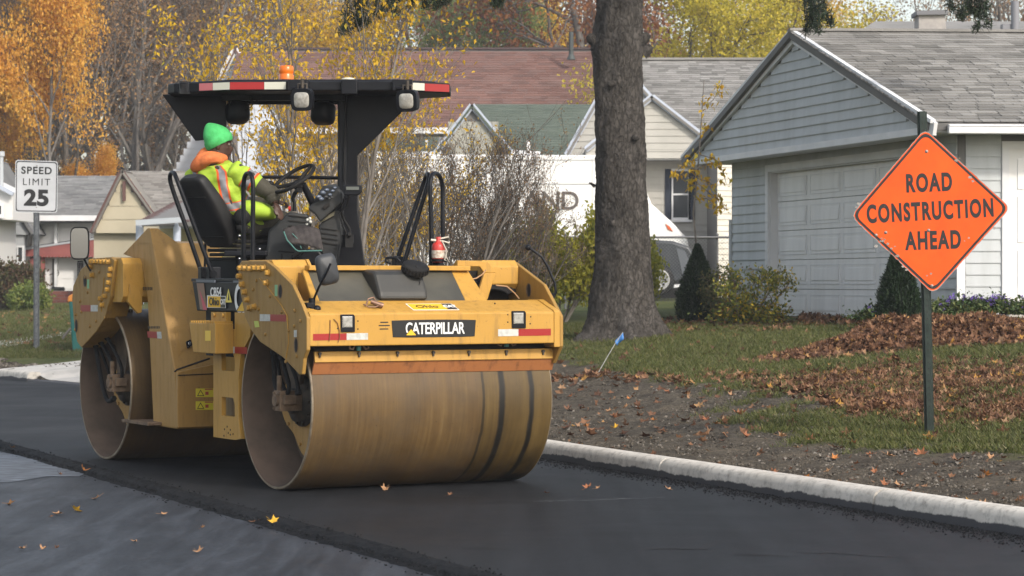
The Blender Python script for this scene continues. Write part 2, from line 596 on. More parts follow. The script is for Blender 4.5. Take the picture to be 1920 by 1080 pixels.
# dropped kerb where the left driveway meets the road
kerb_piece(33.5, 39.19, h=.035, parent=kerb)

# lawn and verge terrain, soil strip by the kerb
M_terr, nt, b = newmat('lawn_and_soil')
co = coords(nt, 'World')
at = nt.nodes.new('ShaderNodeAttribute'); at.attribute_name = 'soil'
n1 = nnoise(nt, co, 1.3, 6, .7); n2 = nnoise(nt, co, 24, 5, .75); n4 = nnoise(nt, co, 95, 3, .7); n6 = nnoise(nt, coords(nt, 'World', (1, 1, 1)), 3.2, 5, .65)
grass = ramp(nt, n1.outputs[0], [(.3, (.055, .075, .020)), (.52, (.09, .10, .030)), (.72, (.125, .115, .044))])
soil = ramp(nt, n2.outputs[0], [(.30, (.050, .042, .034)), (.5, (.092, .079, .063)), (.68, (.135, .118, .097)), (.8, (.19, .168, .14))])
fine = mixc(nt, 1.0, ramp(nt, n4.outputs[0], [(.3, .6), (.7, 1.35)]).outputs[0], ramp(nt, n6.outputs[0], [(.3, (.62, .60, .58)), (.55, (1.15, 1.12, 1.05)), (.75, (1.6, 1.5, 1.35))]).outputs[0], 'MULTIPLY')
soil2 = mixc(nt, 1.0, soil.outputs[0], fine, 'MULTIPLY')
nt.links.new(mixc(nt, at.outputs['Fac'], grass.outputs[0], soil2), b.inputs['Base Color'])
b.inputs['Roughness'].default_value = .95; b.inputs['Specular IOR Level'].default_value = .15
bump(nt, b, n2.outputs[0], 1.0, .05)

def soilness(X, Y):
    v = kv(X, Y)
    wob = .35 * np.sin(X * 1.9 + 1) + .25 * np.sin(Y * 1.1 + X * 2.3) + .18 * np.sin(X * 6.1 - Y * 4.7) + .12 * np.sin(X * 13 + Y * 9)
    lim = np.interp(Y, [14, 17, 20.5, 24, 28, 34, 38, 44, 60], [2.0, 1.8, 1.95, 3.3, 4.1, 4.5, 1.6, 1.2, .8])
    return np.clip((lim + wob - v) / .5, 0, 1)

def terrain():
    vv = np.concatenate([np.arange(.14, 12, .11), np.arange(12, 30, .6), np.array([34, 40, 60, 100, 200, 400])]) / .922
    Ys = np.concatenate([np.arange(-25, 13, 2.0), np.arange(13, 52, .12), np.arange(52, 130, 1.0), np.arange(130, 420, 15.0)])
    VV, YY = np.meshgrid(vv, Ys)
    XX = VV + kx(YY)
    ZZ = gz(XX, YY)
    S = soilness(XX, YY)
    rg = np.random.default_rng(3)
    ZZ = ZZ + S * (rg.normal(size=ZZ.shape) * .010 + .012 * np.sin(XX * 11 + 2 * np.sin(YY * 5)) * np.sin(YY * 9 + XX * 3))
    nv, nu = XX.shape
    co = np.stack([XX, YY, ZZ], -1).reshape(-1, 3)
    idx = np.arange(nv * nu).reshape(nv, nu)
    f = np.stack([idx[:-1, :-1], idx[:-1, 1:], idx[1:, 1:], idx[1:, :-1]], -1).reshape(-1, 4)
    me = bpy.data.meshes.new('lawn')
    me.vertices.add(len(co)); me.vertices.foreach_set('co', co.ravel())
    me.loops.add(f.size); me.loops.foreach_set('vertex_index', f.ravel())
    me.polygons.add(len(f)); me.polygons.foreach_set('loop_start', np.arange(len(f)) * 4)
    me.update(calc_edges=True)
    me.polygons.foreach_set('use_smooth', np.ones(len(f), bool))
    a = me.attributes.new('soil', 'FLOAT', 'POINT'); a.data.foreach_set('value', S.ravel().astype(np.float32))
    me.materials.append(M_terr)
    link('lawn', me, kind='structure')
terrain()

M_conc = mat('path_concrete', (.50, .47, .43), .9, col2=(.38, .36, .33), scale=3, bmp=.3, bscale=30, space='World')
def ground_strip(name, pts, m, lift=.02, thick=.05, parent=None):
    """pts: list of (left, right) ground points"""
    b = MB(); vs = []
    for (l, r) in pts:
        for p in (l, r):
            vs.append((p[0], p[1], float(gz(p[0], p[1])) + lift))
    b.add(vs, [(2 * i, 2 * i + 1, 2 * i + 3, 2 * i + 2) for i in range(len(pts) - 1)])
    return b.build(name, m, kind='structure', parent=parent)
# sloping apron of the left driveway
def apron():
    b = MB(); n = 60; vs = []; vv_ = (.17, .3, .5, .8, 1.1, 1.5, 1.9, 2.3, 2.7)
    for i in range(n + 1):
        Y = 33.5 + (40.9 - 33.5) * i / n
        for v in vv_:
            X = kxs(Y) + v / .922
            vs.append((X, Y, float(gz(X, Y)) + .022))
    k = len(vv_); fs = [(i * k + j, i * k + j + 1, (i + 1) * k + j + 1, (i + 1) * k + j) for i in range(n) for j in range(k - 1)]
    b.add(vs, fs)
    b.build('driveway_apron', M_conc, kind='structure')
def place_path():
    L = [GH(-60, 668), GH(0, 655), GH(60, 643), GH(110, 632), GH(160, 624)]
    R = [GH(-60, 652), GH(0, 641), GH(60, 633), GH(110, 625.5), GH(160, 619)]
    ground_strip('path', [((a.x, a.y), (c.x, c.y)) for a, c in zip(L, R)], M_conc)
    # concrete walk in front of the right-hand house and its driveway
    for q0, q1 in (((1240, 604), (1240, 597)),):
        pass
apron()
place_path()
# ------------------------------------------------------------------ the tandem roller
RX, RY, RYAW = -1.744, 18.787, math.radians(28.97)
_c, _s = math.cos(RYAW), math.sin(RYAW)
DW = 1.985           # drum width
def PA(a, px, py):
    """roller frame point on the plane at distance a along the axle"""
    k = (px - 960) / FPX
    b = (RX + _c * a - k * (RY + _s * a)) / (_s + k * _c)
    Y = RY + _s * a + _c * b
    return Vector((a, b, CAM_H - (py - HOR) * Y / FPX))
def PB(b, px, py):
    k = (px - 960) / FPX
    a = (k * (RY + _c * b) - RX + _s * b) / (_c - k * _s)
    Y = RY + _s * a + _c * b
    return Vector((a, b, CAM_H - (py - HOR) * Y / FPX))
roller = thing('road_roller', 'yellow tandem drum road roller with black canopy rolling the new asphalt', 'road roller', (RX, RY, 0), RYAW)
RM = Matrix.Translation((RX, RY, 0)) @ Matrix.Rotation(RYAW, 4, 'Z')
W2L = RM.inverted()
def LP(px, py, Y): return W2L @ U(px, py, Y)
DX = W2L.to_3x3() @ Vector((1, 0, 0)); DY = W2L.to_3x3() @ Vector((0, 1, 0)); DZ = Vector((0, 0, 1))

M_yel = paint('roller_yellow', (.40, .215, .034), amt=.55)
M_yel_shade = paint('roller_yellow_shade', (.27, .150, .030), amt=.6)  # the roller yellow darkened: shade of the side faces painted into the colour
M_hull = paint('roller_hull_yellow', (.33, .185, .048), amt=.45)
M_orb = paint('scraper_orange', (.33, .125, .042), grime=(.04, .025, .02), amt=.8)
M_blk = mat('black_paint', (.005, .0055, .008), .42, col2=(.009, .010, .013), scale=5, spec=.18)
M_rub = mat('black_rubber', (.009, .009, .010), .75, spec=.2, col2=(.017, .016, .015), scale=9, bmp=.2)
M_vinyl = mat('seat_vinyl', (.010, .010, .011), .5, spec=.25, col2=(.017, .0165, .0165), scale=7, bmp=.25, bscale=40)
M_grey = mat('console_grey', (.020, .022, .024), .6, spec=.3, col2=(.032, .032, .031), scale=6, bmp=.15)
M_lg = mat('grey_plastic', (.035, .037, .041), .5)
M_dkmet = mat('greasy_metal', (.035, .030, .026), .55, .3, col2=(.09, .07, .05), scale=12, bmp=.4)
M_tan = mat('dusty_casting', (.20, .135, .085), .8, col2=(.10, .065, .04), scale=14, bmp=.4)
M_glass = mat('lamp_lens', (.34, .33, .30), .2, col2=(.22, .21, .19), scale=30)
M_chrome = mat('bright_metal', (.55, .55, .55), .25, .9)
M_red = mat('reflector_red', (.28, .014, .014), .35)
M_wht = mat('reflector_white', (.50, .50, .47), .4, col2=(.38, .38, .35), scale=30)
M_decal_w = mat('decal_white', (.72, .72, .70), .5)
M_decal_k = mat('decal_black', (.012, .012, .013), .35)
M_decal_y = mat('decal_yellow', (.72, .42, .02), .5)
M_green = mat('decal_green', (.22, .42, .22), .6)
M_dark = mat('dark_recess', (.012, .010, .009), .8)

def drum_material():
    m, nt, b = newmat('drum_steel')
    co = coords(nt, 'Object')
    sx = nt.nodes.new('ShaderNodeSeparateXYZ'); nt.links.new(co, sx.inputs[0])
    mp = nt.nodes.new('ShaderNodeMapping'); mp.inputs['Scale'].default_value = (34, 1.0, 1.0); nt.links.new(co, mp.inputs[0])
    n1 = nnoise(nt, mp.outputs[0], 1.0, 7, .65)
    mp3 = nt.nodes.new('ShaderNodeMapping'); mp3.inputs['Scale'].default_value = (3.2, .8, .8); nt.links.new(co, mp3.inputs[0])
    n3 = nnoise(nt, mp3.outputs[0], 1.0, 4, .6)
    n2 = nnoise(nt, co, 2.2, 5, .6)
    c = ramp(nt, n1.outputs[0], [(.25, (.074, .047, .022)), (.5, (.098, .063, .027)), (.65, (.116, .077, .033)), (.85, (.145, .104, .052))])
    big = ramp(nt, n3.outputs[0], [(.3, (.80, .76, .72)), (.6, (1.10, 1.04, .96))])
    c1 = mixc(nt, 1.0, c.outputs[0], big.outputs[0], 'MULTIPLY')
    gr = ramp(nt, n2.outputs[0], [(.48, 0.0), (.72, .45)])
    c2 = mixc(nt, gr.outputs[0], c1, (.062, .050, .038))
    # olive tone and dark wet tracks near the far end of the drum; wobble with noise
    nz = nnoise(nt, co, 5.0, 3)
    ad = nt.nodes.new('ShaderNodeMath'); ad.operation = 'MULTIPLY_ADD'; nt.links.new(nz.outputs[0], ad.inputs[0]); ad.inputs[1].default_value = .022
    nt.links.new(sx.outputs[0], ad.inputs[2])
    dv = nt.nodes.new('ShaderNodeMath'); dv.operation = 'DIVIDE'; nt.links.new(ad.outputs[0], dv.inputs[0]); dv.inputs[1].default_value = 2.0
    ol = ramp(nt, dv.outputs[0], [(.68, 0.0), (.71, .65), (1.0, .85)])
    c3 = mixc(nt, ol.outputs[0], c2, mixc(nt, 1.0, c1, (.90, .95, .72), 'MULTIPLY'))
    bands = ramp(nt, dv.outputs[0], [(0, 0.0), (.695, 0.0), (.700, .8), (.706, .8), (.711, 0.0), (.765, 0.0), (.772, .95), (.790, .95), (.798, 0.0), (.893, 0.0), (.900, .95), (.914, .95), (.922, 0.0)])
    c4 = mixc(nt, bands.outputs[0], c3, (.007, .007, .0068))
    # dark splash low down at the far end
    bl = nnoise(nt, co, 3.3, 4)
    zz = ramp(nt, sx.outputs[2], [(0.0, 1.0), (.30, 0.0)])
    xx = ramp(nt, dv.outputs[0], [(.86, 0.0), (.90, 1.0), (.97, 1.0), (.99, 0.0)])
    mm = nt.nodes.new('ShaderNodeMath'); mm.operation = 'MULTIPLY'; nt.links.new(zz.outputs[0], mm.inputs[0]); nt.links.new(xx.outputs[0], mm.inputs[1])
    m2 = nt.nodes.new('ShaderNodeMath'); m2.operation = 'MULTIPLY'; nt.links.new(mm.outputs[0], m2.inputs[0])
    rb = ramp(nt, bl.outputs[0], [(.42, 0.0), (.5, 1.0)]); nt.links.new(rb.outputs[0], m2.inputs[1])
    c5 = mixc(nt, m2.outputs[0], c4, (.009, .009, .008))
    ns = nnoise(nt, co, 48, 3, .7); c5 = mixc(nt, ramp(nt, ns.outputs[0], [(.68, 0.0), (.71, .8)]).outputs[0], c5, (.02, .017, .014))
    nw = nnoise(nt, co, 1.3, 5, .7); c5 = mixc(nt, 1.0, c5, ramp(nt, nw.outputs[0], [(.3, (.72, .70, .70)), (.7, (1.18, 1.18, 1.16))]).outputs[0], 'MULTIPLY')
    nt.links.new(c5, b.inputs['Base Color'])
    b.inputs['Metallic'].default_value = .08; b.inputs['Specular IOR Level'].default_value = .3
    rr = ramp(nt, n1.outputs[0], [(.3, .42), (.7, .62)]); nt.links.new(rr.outputs[0], b.inputs['Roughness'])
    bump(nt, b, n1.outputs[0], .12, .004)
    return m
M_drum = drum_material()
M_inner = mat('drum_inside', (.105, .078, .058), .75, .15, col2=(.165, .115, .085), scale=3.5, bmp=.4, bscale=9, bdist=.006)
M_rim = mat('drum_rim', (.33, .27, .20), .4, .6, col2=(.2, .15, .1), scale=9)

def drum(b0, name, front=True):
    r = .65; t = .022
    o = MB()
    # axis runs through (0, b0, r)
    o.lathe((0, b0, r), (1, 0, 0), [(.010, r), (DW * .33, r), (DW * .66, r), (DW - .010, r)], 160, 0)
    o.lathe((0, b0, r), (1, 0, 0), [(0, r - .006), (.010, r)], 160, 2)
    o.lathe((0, b0, r), (1, 0, 0), [(0, r - t), (0, r - .006)], 160, 2, False)
    o.lathe((0, b0, r), (1, 0, 0), [(DW - .010, r), (DW, r - .006)], 160, 2)
    o.lathe((0, b0, r), (1, 0, 0), [(DW, r - .006), (DW, r - t)], 160, 2, False)
    o.lathe((0, b0, r), (1, 0, 0), [(.40, r - t), (0, r - t)], 120, 1)
    o.lathe((0, b0, r), (1, 0, 0), [(DW, r - t), (DW - .40, r - t)], 120, 1)
    d = o.build(name, [M_drum, M_inner, M_rim], roller)
    k = MB()
    for a, s in ((.40, 1), (DW - .40, -1)):
        k.lathe((a, b0, r), (1, 0, 0), [(0, 0.001), (0, r - t)], 64, 0, False)
        k.lathe((a, b0, r), (-s, 0, 0), [(0, .20), (.05, .19), (.05, .12), (.02, .12), (.02, .0)], 40, 0)
    k.build('drum_bulkhead', [M_inner], d)
    # lobed carrier plate and hub of the drive, seen inside the near end
    h = MB()
    n = 48; P = []
    for i in range(n):
        th = 2 * math.pi * i / n
        rr = .37 + .05 * math.cos(4 * th + .6)
        P.append((.23, b0 + rr * math.cos(th), r + rr * math.sin(th)))
    h.prism(P, (.02, 0, 0))
    for i in range(8):
        th = 2 * math.pi * i / 8 + .2
        h.cyl((.215, b0 + .33 * math.cos(th), r + .33 * math.sin(th)), (.24, b0 + .33 * math.cos(th), r + .33 * math.sin(th)), .016, seg=6)
    h.build('hub_plate', paint('hub_paint', (.34, .19, .05), amt=.9), d, bevel=.003)
    q = MB()
    q.lathe((.40, b0, r), (-1, 0, 0), [(0, .19), (.20, .19), (.20, .16), (.24, .155), (.24, .10), (.28, .095), (.28, 0.001)], 28)
    for i in range(10):
        th = 2 * math.pi * i / 10
        q.cyl((.20, b0 + .17 * math.cos(th), r + .17 * math.sin(th)), (.185, b0 + .17 * math.cos(th), r + .17 * math.sin(th)), .012, seg=6)
    q.build('hub', M_dkmet, d)
    return d
drum(0.0, 'front_drum')
drum(3.66, 'rear_drum')

# ---- drum yokes: side plates, bolts, arms
def plate_from(pix, a, th, name, m, parent, bevel=.006):
    b = MB()
    b.prism([PA(a, x, y) for x, y in pix], (th, 0, 0))
    return b.build(name, m, parent, bevel=bevel)
fp = plate_from([(448, 496), (453, 489), (498, 489), (514, 500), (548, 534), (566, 572), (575, 596), (575, 656), (569, 672), (566, 702), (561, 703), (553, 694), (530, 670), (487, 641), (470, 618), (459, 594), (446, 524)], -.10, .03, 'yoke_plate', M_yel_shade, roller)
rp = plate_from([(176, 484), (208, 482), (214, 488), (207, 556), (196, 596), (180, 622), (164, 640), (152, 652), (144, 640), (138, 600), (135, 560), (137, 536), (151, 505)], -.10, .03, 'yoke_plate', M_yel_shade, roller)
BOLT = MB()
BOLT.lathe((0, 0, 0), (-1, 0, 0), [(-.005, .026), (.006, .026), (.006, .0)], 14, smooth=False)
BOLT.lathe((0, 0, 0), (-1, 0, 0), [(.005, .020), (.028, .020), (.032, .016), (.032, 0)], 6, smooth=False)
BOLT_ME = BOLT.mesh('bolt', M_yel)
SB = MB(); SB.lathe((0, 0, 0), (-1, 0, 0), [(-.004, .013), (.006, .013), (.009, .009), (.009, 0)], 8, smooth=False)
SB_ME = SB.mesh('small_bolt', M_yel_shade)
def bolts(pix, parent, a=-.102, me=BOLT_ME, name='bolt'):
    for x, y in pix:
        p = PA(a, x, y)
        link(name, me, parent, p, rot=((x * 7 + y) % 1.0, 0, 0))
fb = [(90, 235), (153, 235), (217, 240), (280, 235), (345, 240), (400, 235), (458, 300), (435, 435), (75, 345), (113, 455), (145, 560), (178, 665), (212, 775), (272, 755)]
bolts([(440 + x / 7.2, 470 + y / 7.2) for x, y in fb], fp)
bolts([(440 + x / 7.2, 470 + y / 7.2) for x, y in [(810, 810), (885, 950), (800, 1020), (292, 403), (475, 620), (632, 826), (247, 525), (320, 790)]] + [(497, 627), (541, 620), (556, 668), (536, 678)], fp, me=SB_ME, name='small_bolt')
rb_ = [(173 + i * 6.3, 490 + (i % 2) * .8) for i in range(6)] + [(171, 500), (174, 516), (209, 505), (207, 516), (205, 530), (203, 543), (198, 555), (190, 560), (193, 572)]
bolts(rb_, rp)
bolts([(160, 520), (186, 510), (152, 585), (142, 590), (168, 612), (150, 565), (141, 618), (180, 602), (164, 548), (196, 596)], rp, me=SB_ME, name='small_bolt')
def lifting_eye(c, rb, rz_, parent, a=-.1015, sgn=-1):
    b = MB(); n = 20
    b.prism([(a, c[1] + rb * math.cos(2 * math.pi * i / n), c[2] + rz_ * math.sin(2 * math.pi * i / n)) for i in range(n)], (.0012 * sgn, 0, 0))
    k = MB()
    k.prism([(a + .0016 * sgn, c[1] - rb * .2 + rb * .62 * math.cos(2 * math.pi * i / n), c[2] + rz_ * .86 * math.sin(2 * math.pi * i / n)) for i in range(n)], (.0012 * sgn, 0, 0))
    e = b.build('lifting_eye', M_tan, parent); k.build('eye_shadow_gap', M_dark, e)
lifting_eye(PA(-.1, 525.5, 546), .040, .052, fp)
lifting_eye(PA(-.1, 555, 647), .034, .055, fp)
lifting_eye(PA(-.1, 159.5, 527), .045, .052, rp)
lifting_eye(PA(-.1, 143, 611), .040, .06, rp)
def patch(name, a, pix, m, parent, off=.002, th=.0015):
    b = MB(); b.prism([PA(a - off, x, y) for x, y in pix], (th, 0, 0)); return b.build(name, m, parent)
def patchB(name, bb, pix, m, parent, off=.002, th=.0015):
    b = MB(); b.prism([PB(bb - off, x, y) for x, y in pix], (0, th, 0)); return b.build(name, m, parent)
patch('reflector', -.1, [(487, 589), (506.5, 589.5), (506.5, 602), (487, 602)], M_wht, fp)
patch('reflector', -.1, [(506.5, 589.5), (536, 590), (536, 603), (506.5, 602)], M_red, fp)
patch('reflector', -.1, [(151, 572), (170, 572), (170, 584), (151, 584)], M_red, rp)
patch('reflector', -.1, [(170, 572), (183, 572), (183, 584), (170, 584)], M_wht, rp)
patch('sticker', -.1, [(515, 534), (520, 534), (520, 555), (515, 555)], M_green, fp)
patch('sticker', -.1, [(476, 602), (484, 602), (486, 613), (478, 614)], mat('decal_lime', (.45, .5, .1), .6), fp)
patch('sticker', -.1, [(163, 524), (167, 524), (167, 541), (163, 541)], M_green, rp)
patch('sticker', -.1, [(551, 619), (556, 619), (556, 632), (551, 632)], M_wht, fp)
# raised doubler plate line on the front yoke
tb = MB(); tb.tube([PA(-.103, x, y) for x, y in ((486, 522), (505, 543), (527, 572), (538, 592), (541, 640), (536, 672))], .0035, 5); tb.build('weld_seam', M_yel, fp)
tb = MB(); tb.tube([PA(-.103, x, y) for x, y in ((195, 520), (193, 545), (188, 560), (190, 585))], .0035, 5); tb.build('weld_seam', M_yel, rp)

# far yoke plate (its inner face shows)
b = MB()
far = [(500, 489), (548, 534), (575, 596), (575, 656), (563, 690), (540, 676), (487, 641), (459, 594), (446, 524), (450, 489)]
b.prism([PA(-.10, x, y) + Vector((2.075, 0, 0)) for x, y in far], (.03, 0, 0))
fy = b.build('yoke_plate', M_yel_shade, roller, bevel=.006)
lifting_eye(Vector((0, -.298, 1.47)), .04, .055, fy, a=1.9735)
b = MB(); b.prism([PA(-.10, x, y) + Vector((2.075, 0, 0)) for x, y in [(176, 484), (214, 488), (207, 556), (152, 652), (138, 600), (135, 560), (151, 505)]], (.03, 0, 0)); b.build('yoke_plate', M_yel_shade, roller)

def octbeam(a0, a1, b0, b1, z0, z1, ch, name, m, bevel=.006):
    b = MB()
    P = [(b0 + ch, z0), (b1 - ch, z0), (b1, z0 + ch), (b1, z1 - ch), (b1 - ch, z1), (b0 + ch, z1), (b0, z1 - ch), (b0, z0 + ch)]
    b.prism([(a0, y, z) for y, z in P], (a1 - a0, 0, 0))
    return b.build(name, m, roller, bevel=bevel)
octbeam(-.069, .20, -.14, .40, 1.43, 1.695, .05, 'yoke_tube', M_yel)
octbeam(1.68, 1.974, -.14, .40, 1.47, 1.70, .05, 'yoke_tube', M_yel)
octbeam(-.069, .40, 3.02, 3.50, 1.36, 1.735, .05, 'yoke_tube', M_yel)
octbeam(.4, 1.974, 3.06, 3.46, 1.39, 1.70, .05, 'yoke_tube', M_yel_shade)
octbeam(.2, 1.68, .0, .36, 1.3, 1.56, .05, 'yoke_tube', M_yel_shade)
# flange at the inner end of the near tube
b = MB(); b.prism([(.20, -.17, 1.24), (.20, -.17, 1.64), (.20, -.10, 1.70), (.20, .40, 1.70), (.20, .40, 1.24)], (.025, 0, 0)); b.build('tube_flange', M_yel, roller, bevel=.004)
b = MB(); b.prism([(.225, -.50, 1.36), (.225, -.16, 1.60), (.225, -.12, 1.36)], (.015, 0, 0)); b.build('gusset', M_yel, roller, bevel=.003)
# rear gusset hanging below the rear tube, and the arm plate down to the hub, its shade painted in as brown
b = MB(); b.prism([PB(3.0, x, y) for x, y in ((243, 532), (262, 540), (267, 560), (266, 586), (259, 588), (240, 566))], (0, .05, 0)); b.build('gusset', M_yel, roller, bevel=.004)
b = MB(); b.prism([PA(-.099, x, y) for x, y in ((208, 482), (214, 488), (207, 556), (196, 596), (180, 622), (152, 652), (148, 646), (175, 616), (189, 590), (200, 553))], (.20, 0, 0)); b.build('yoke_flange', M_yel_shade, roller, bevel=.006)
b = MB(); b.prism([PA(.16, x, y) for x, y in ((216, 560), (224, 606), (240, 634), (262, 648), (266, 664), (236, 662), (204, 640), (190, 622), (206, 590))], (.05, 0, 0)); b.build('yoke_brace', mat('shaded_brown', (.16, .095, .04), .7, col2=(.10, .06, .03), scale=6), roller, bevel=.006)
b = MB(); b.prism([PA(.10, x, y) for x, y in ((196, 500), (262, 500), (262, 572), (212, 572))], (.03, 0, 0)); b.build('tube_web', M_yel_shade, roller)
def arm(b0, flip=1):
    b = MB()
    b.prism([(.15, b0 - .20, 1.30), (.15, b0 + .22, 1.30), (.15, b0 + .10, .75), (.15, b0 + .03, .66), (.15, b0 - .06, .68), (.15, b0 - .12, .8)], (.035, 0, 0))
    return b.build('yoke_arm', mat('oily_arm', (.06, .042, .028), .6, col2=(.13, .085, .05), scale=8, bmp=.3), roller, bevel=.005)
arm(0.02); arm(3.66)

# hydraulic motors and hoses in the near drum ends
def hoses(b0, front):
    if front:
        P = [[(512, 658), (514, 690), (516, 720), (524, 740)], [(528, 668), (536, 700), (542, 728), (534, 744)], [(534, 660), (548, 690), (556, 712), (560, 740)], [(520, 665), (524, 700), (534, 730), (548, 748)]]
        mot = [(521, 742), (545, 758)]
    else:
        P = [[(178, 640), (186, 690), (194, 730), (203, 752), (214, 747)], [(186, 636), (204, 668), (214, 700), (213, 716)], [(198, 628), (216, 660), (228, 690), (228, 715)], [(182, 640), (196, 675), (204, 700), (210, 712)]]
        mot = [(206, 698), (232, 736)]
    for i, pp_ in enumerate(P):
        b = MB()
        pts = [PA(.02 + .02 * i, x, y) for x, y in pp_]
        sm = []
        for j in range(len(pts) - 1):
            p0 = pts[max(j - 1, 0)]; p1 = pts[j]; p2 = pts[j + 1]; p3 = pts[min(j + 2, len(pts) - 1)]
            for t in (0, .33, .66):
                sm.append(.5 * ((2 * p1) + (p2 - p0) * t + (2 * p0 - 5 * p1 + 4 * p2 - p3) * t * t + (3 * p1 - p0 - 3 * p2 + p3) * t ** 3))
        sm.append(pts[-1])
        b.tube(sm, .020 - .002 * i, 8); b.cyl(pts[0], pts[0].lerp(pts[1], .2), .027, seg=8); b.cyl(pts[-1], pts[-1].lerp(pts[-2], .3), .026, seg=6)
        b.build('hydraulic_hose', M_rub, roller)
    c = PA(.04, *mot[0]); d = PA(.04, *mot[1]); m_ = (c + d) / 2
    b = MB()
    b.bx(-.02, .16, m_.y - .06, m_.y + .06, m_.z - .08, m_.z + .07)
    b.cyl((-.04, m_.y, m_.z), (.2, m_.y, m_.z), .045, seg=12)
    b.bx(0, .10, m_.y - .10, m_.y - .05, m_.z - .03, m_.z + .04)
    for dy in (-.045, .045):
        for dz in (-.06, .05): b.cyl((-.03, m_.y + dy, m_.z + dz), (-.0, m_.y + dy, m_.z + dz), .012, seg=6)
    b.cyl((.0, m_.y + .0, m_.z + .06), (.0, m_.y - .0, m_.z + .18), .02, seg=10)
    b.build('drive_motor', M_tan, roller, bevel=.006)
hoses(0, True); hoses(3.66, False)

# ---- front beam, scraper
FB = PA(-.1, 575, 600).y          # front face of the beam
prof = [(FB, 1.075), (FB, 1.305), (FB + .02, 1.318), (-.53, 1.395), (-.36, 1.395), (-.36, 1.075)]
b = MB(); b.prism([(-.075, y, z) for y, z in prof], (2.00, 0, 0)); fbm = b.build('front_beam', M_yel, roller, bevel=.008)
b = MB(); b.prism([(1.925, y + (.004 if y < -.7 else 0) - .006, z + (.006 if z > 1.3 else -.03)) for y, z in prof], (.05, 0, 0))
b.build('beam_end', M_yel, roller, bevel=.006)
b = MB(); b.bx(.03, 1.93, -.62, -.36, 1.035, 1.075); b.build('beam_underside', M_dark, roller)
b = MB(); b.tube([(.05, -.60, 1.05), (1.93, -.60, 1.05)], .018, 8); b.build('spray_bar', M_rub, roller)
b = MB(); b.prism([(.012, -.660, 1.033), (.012, -.672, .957), (.012, -.650, .957), (.012, -.640, 1.033)], (1.985, 0, 0)); sb = b.build('scraper_holder', M_yel, roller, bevel=.003)
b = MB(); b.prism([(.012, -.665, .966), (.012, -.618, .868), (.012, -.604, .868), (.012, -.645, .966)], (1.985, 0, 0)); b.build('scraper_blade', M_orb, roller, bevel=.002)
for px in (599, 673, 745, 812, 879, 949, 1018):
    p = PB(-.668, px, 664 - (px - 599) * .011 - 1)
    b = MB(); b.cyl((p.x, p.y + .01, p.z), (p.x, p.y - .014, p.z), .012, seg=8); b.bx(p.x - .006, p.x + .006, p.y - .012, p.y, p.z - .028, p.z)
    b.build('scraper_bolt', M_dkmet, sb)
for px, py in ((671, 650), (948, 643)):
    hk = thing('scraper_latch', None, None); hk.parent = roller
    g = MB()
    c = PB(-.69, px, py)
    for s in (-1, 1):
        g.tube([c + V(s * .03, 0, .055), c + V(s * .032, -.02, .01), c + V(s * .05, -.022, -.02), c + V(s * .075, -.02, -.012), c + V(s * .07, -.02, .012)], .0065, 6)
    g.build('hook', M_tan, hk)
    g = MB(); g.cyl(c + V(0, -.012, -.028), c + V(0, -.012, .015), .018, seg=10); g.build('latch_barrel', mat('teal_plastic', (.03, .14, .13), .5), hk)
# reflectors, lights, nameplate on the beam face
def facebox(name, x0, x1, y0, y1, m, parent, th=.002, face=None):
    return patchB(name, FB if face is None else face, [(x0, y0), (x1, y0 - (x1 - x0) * .015), (x1, y1 - (x1 - x0) * .015), (x0, y1)], m, parent, off=th, th=th * .8)
facebox('reflector', 587, 650, 626, 638.5, M_red, fbm); facebox('reflector', 650, 690, 625, 637.5, M_wht, fbm)
facebox('reflector', 934, 972, 617.5, 630.5, M_wht, fbm); facebox('reflector', 972, 1033, 617, 630, M_red, fbm)
def headlight(x0, x1, y0, y1):
    h = thing('headlight', None, None); h.parent = roller
    A0 = PB(FB, x0, y1); A1 = PB(FB, x1, y0)
    cx, cz = (A0.x + A1.x) / 2, (A0.z + A1.z) / 2; w, hh = (A1.x - A0.x), (A1.z - A0.z)
    b = MB()
    ww, h2 = w / 2, hh / 2
    b.prism([(cx - ww, FB - .012, cz - h2), (cx + ww, FB - .012, cz - h2), (cx + ww, FB - .012, cz + h2 * .8), (cx + ww * .8, FB - .012, cz + h2 * 1.04), (cx - ww * 1.05, FB - .012, cz + h2 * 1.04)], (0, .014, 0))
    b.build('housing', M_blk, h, bevel=.003)
    b = MB(); b.bx(cx - ww * .82, cx + ww * .55, FB - .022, FB - .010, cz - h2 * .45, cz + h2 * .78); b.build('lens', M_glass, h, bevel=.006)
    b = MB(); b.bx(cx - ww * .86, cx + ww * .59, FB - .0165, FB - .0115, cz - h2 * .49, cz + h2 * .82); b.build('bezel', M_chrome, h, bevel=.002)
headlight(638.5, 664.5, 590, 622.5); headlight(959.5, 985, 583.5, 615.5)
# vents
for i, (x0, x1, y) in enumerate(((713, 728, 604.5), (710, 731, 610.5), (712, 728, 617))):
    facebox('vent_slot', x0, x1, y - 1.1, y + 1.1, M_decal_k, fbm, th=.001)
npl = thing('nameplate', None, None); npl.parent = roller
A = PB(FB, 734, 630); B_ = PB(FB, 892, 600.5)
cx, cz = (A.x + B_.x) / 2, (A.z + B_.z) / 2 - .002; hw, hh = (B_.x - A.x) / 2, .064
b = MB(); P = []
for i in range(13):
    t = -1 + 2 * i / 12
    P.append((cx + hw * t, FB - .004, cz + hh * (1 - .08 * t * t)))
P += [(cx + hw * .97, FB - .004, cz - hh * .96)] + [(cx + hw * t, FB - .004, cz - hh) for t in (.6, 0, -.6)] + [(cx - hw * .97, FB - .004, cz - hh * .96)]
b.prism(P, (0, .0035, 0)); b.build('plate', M_decal_k, npl, bevel=.0015)
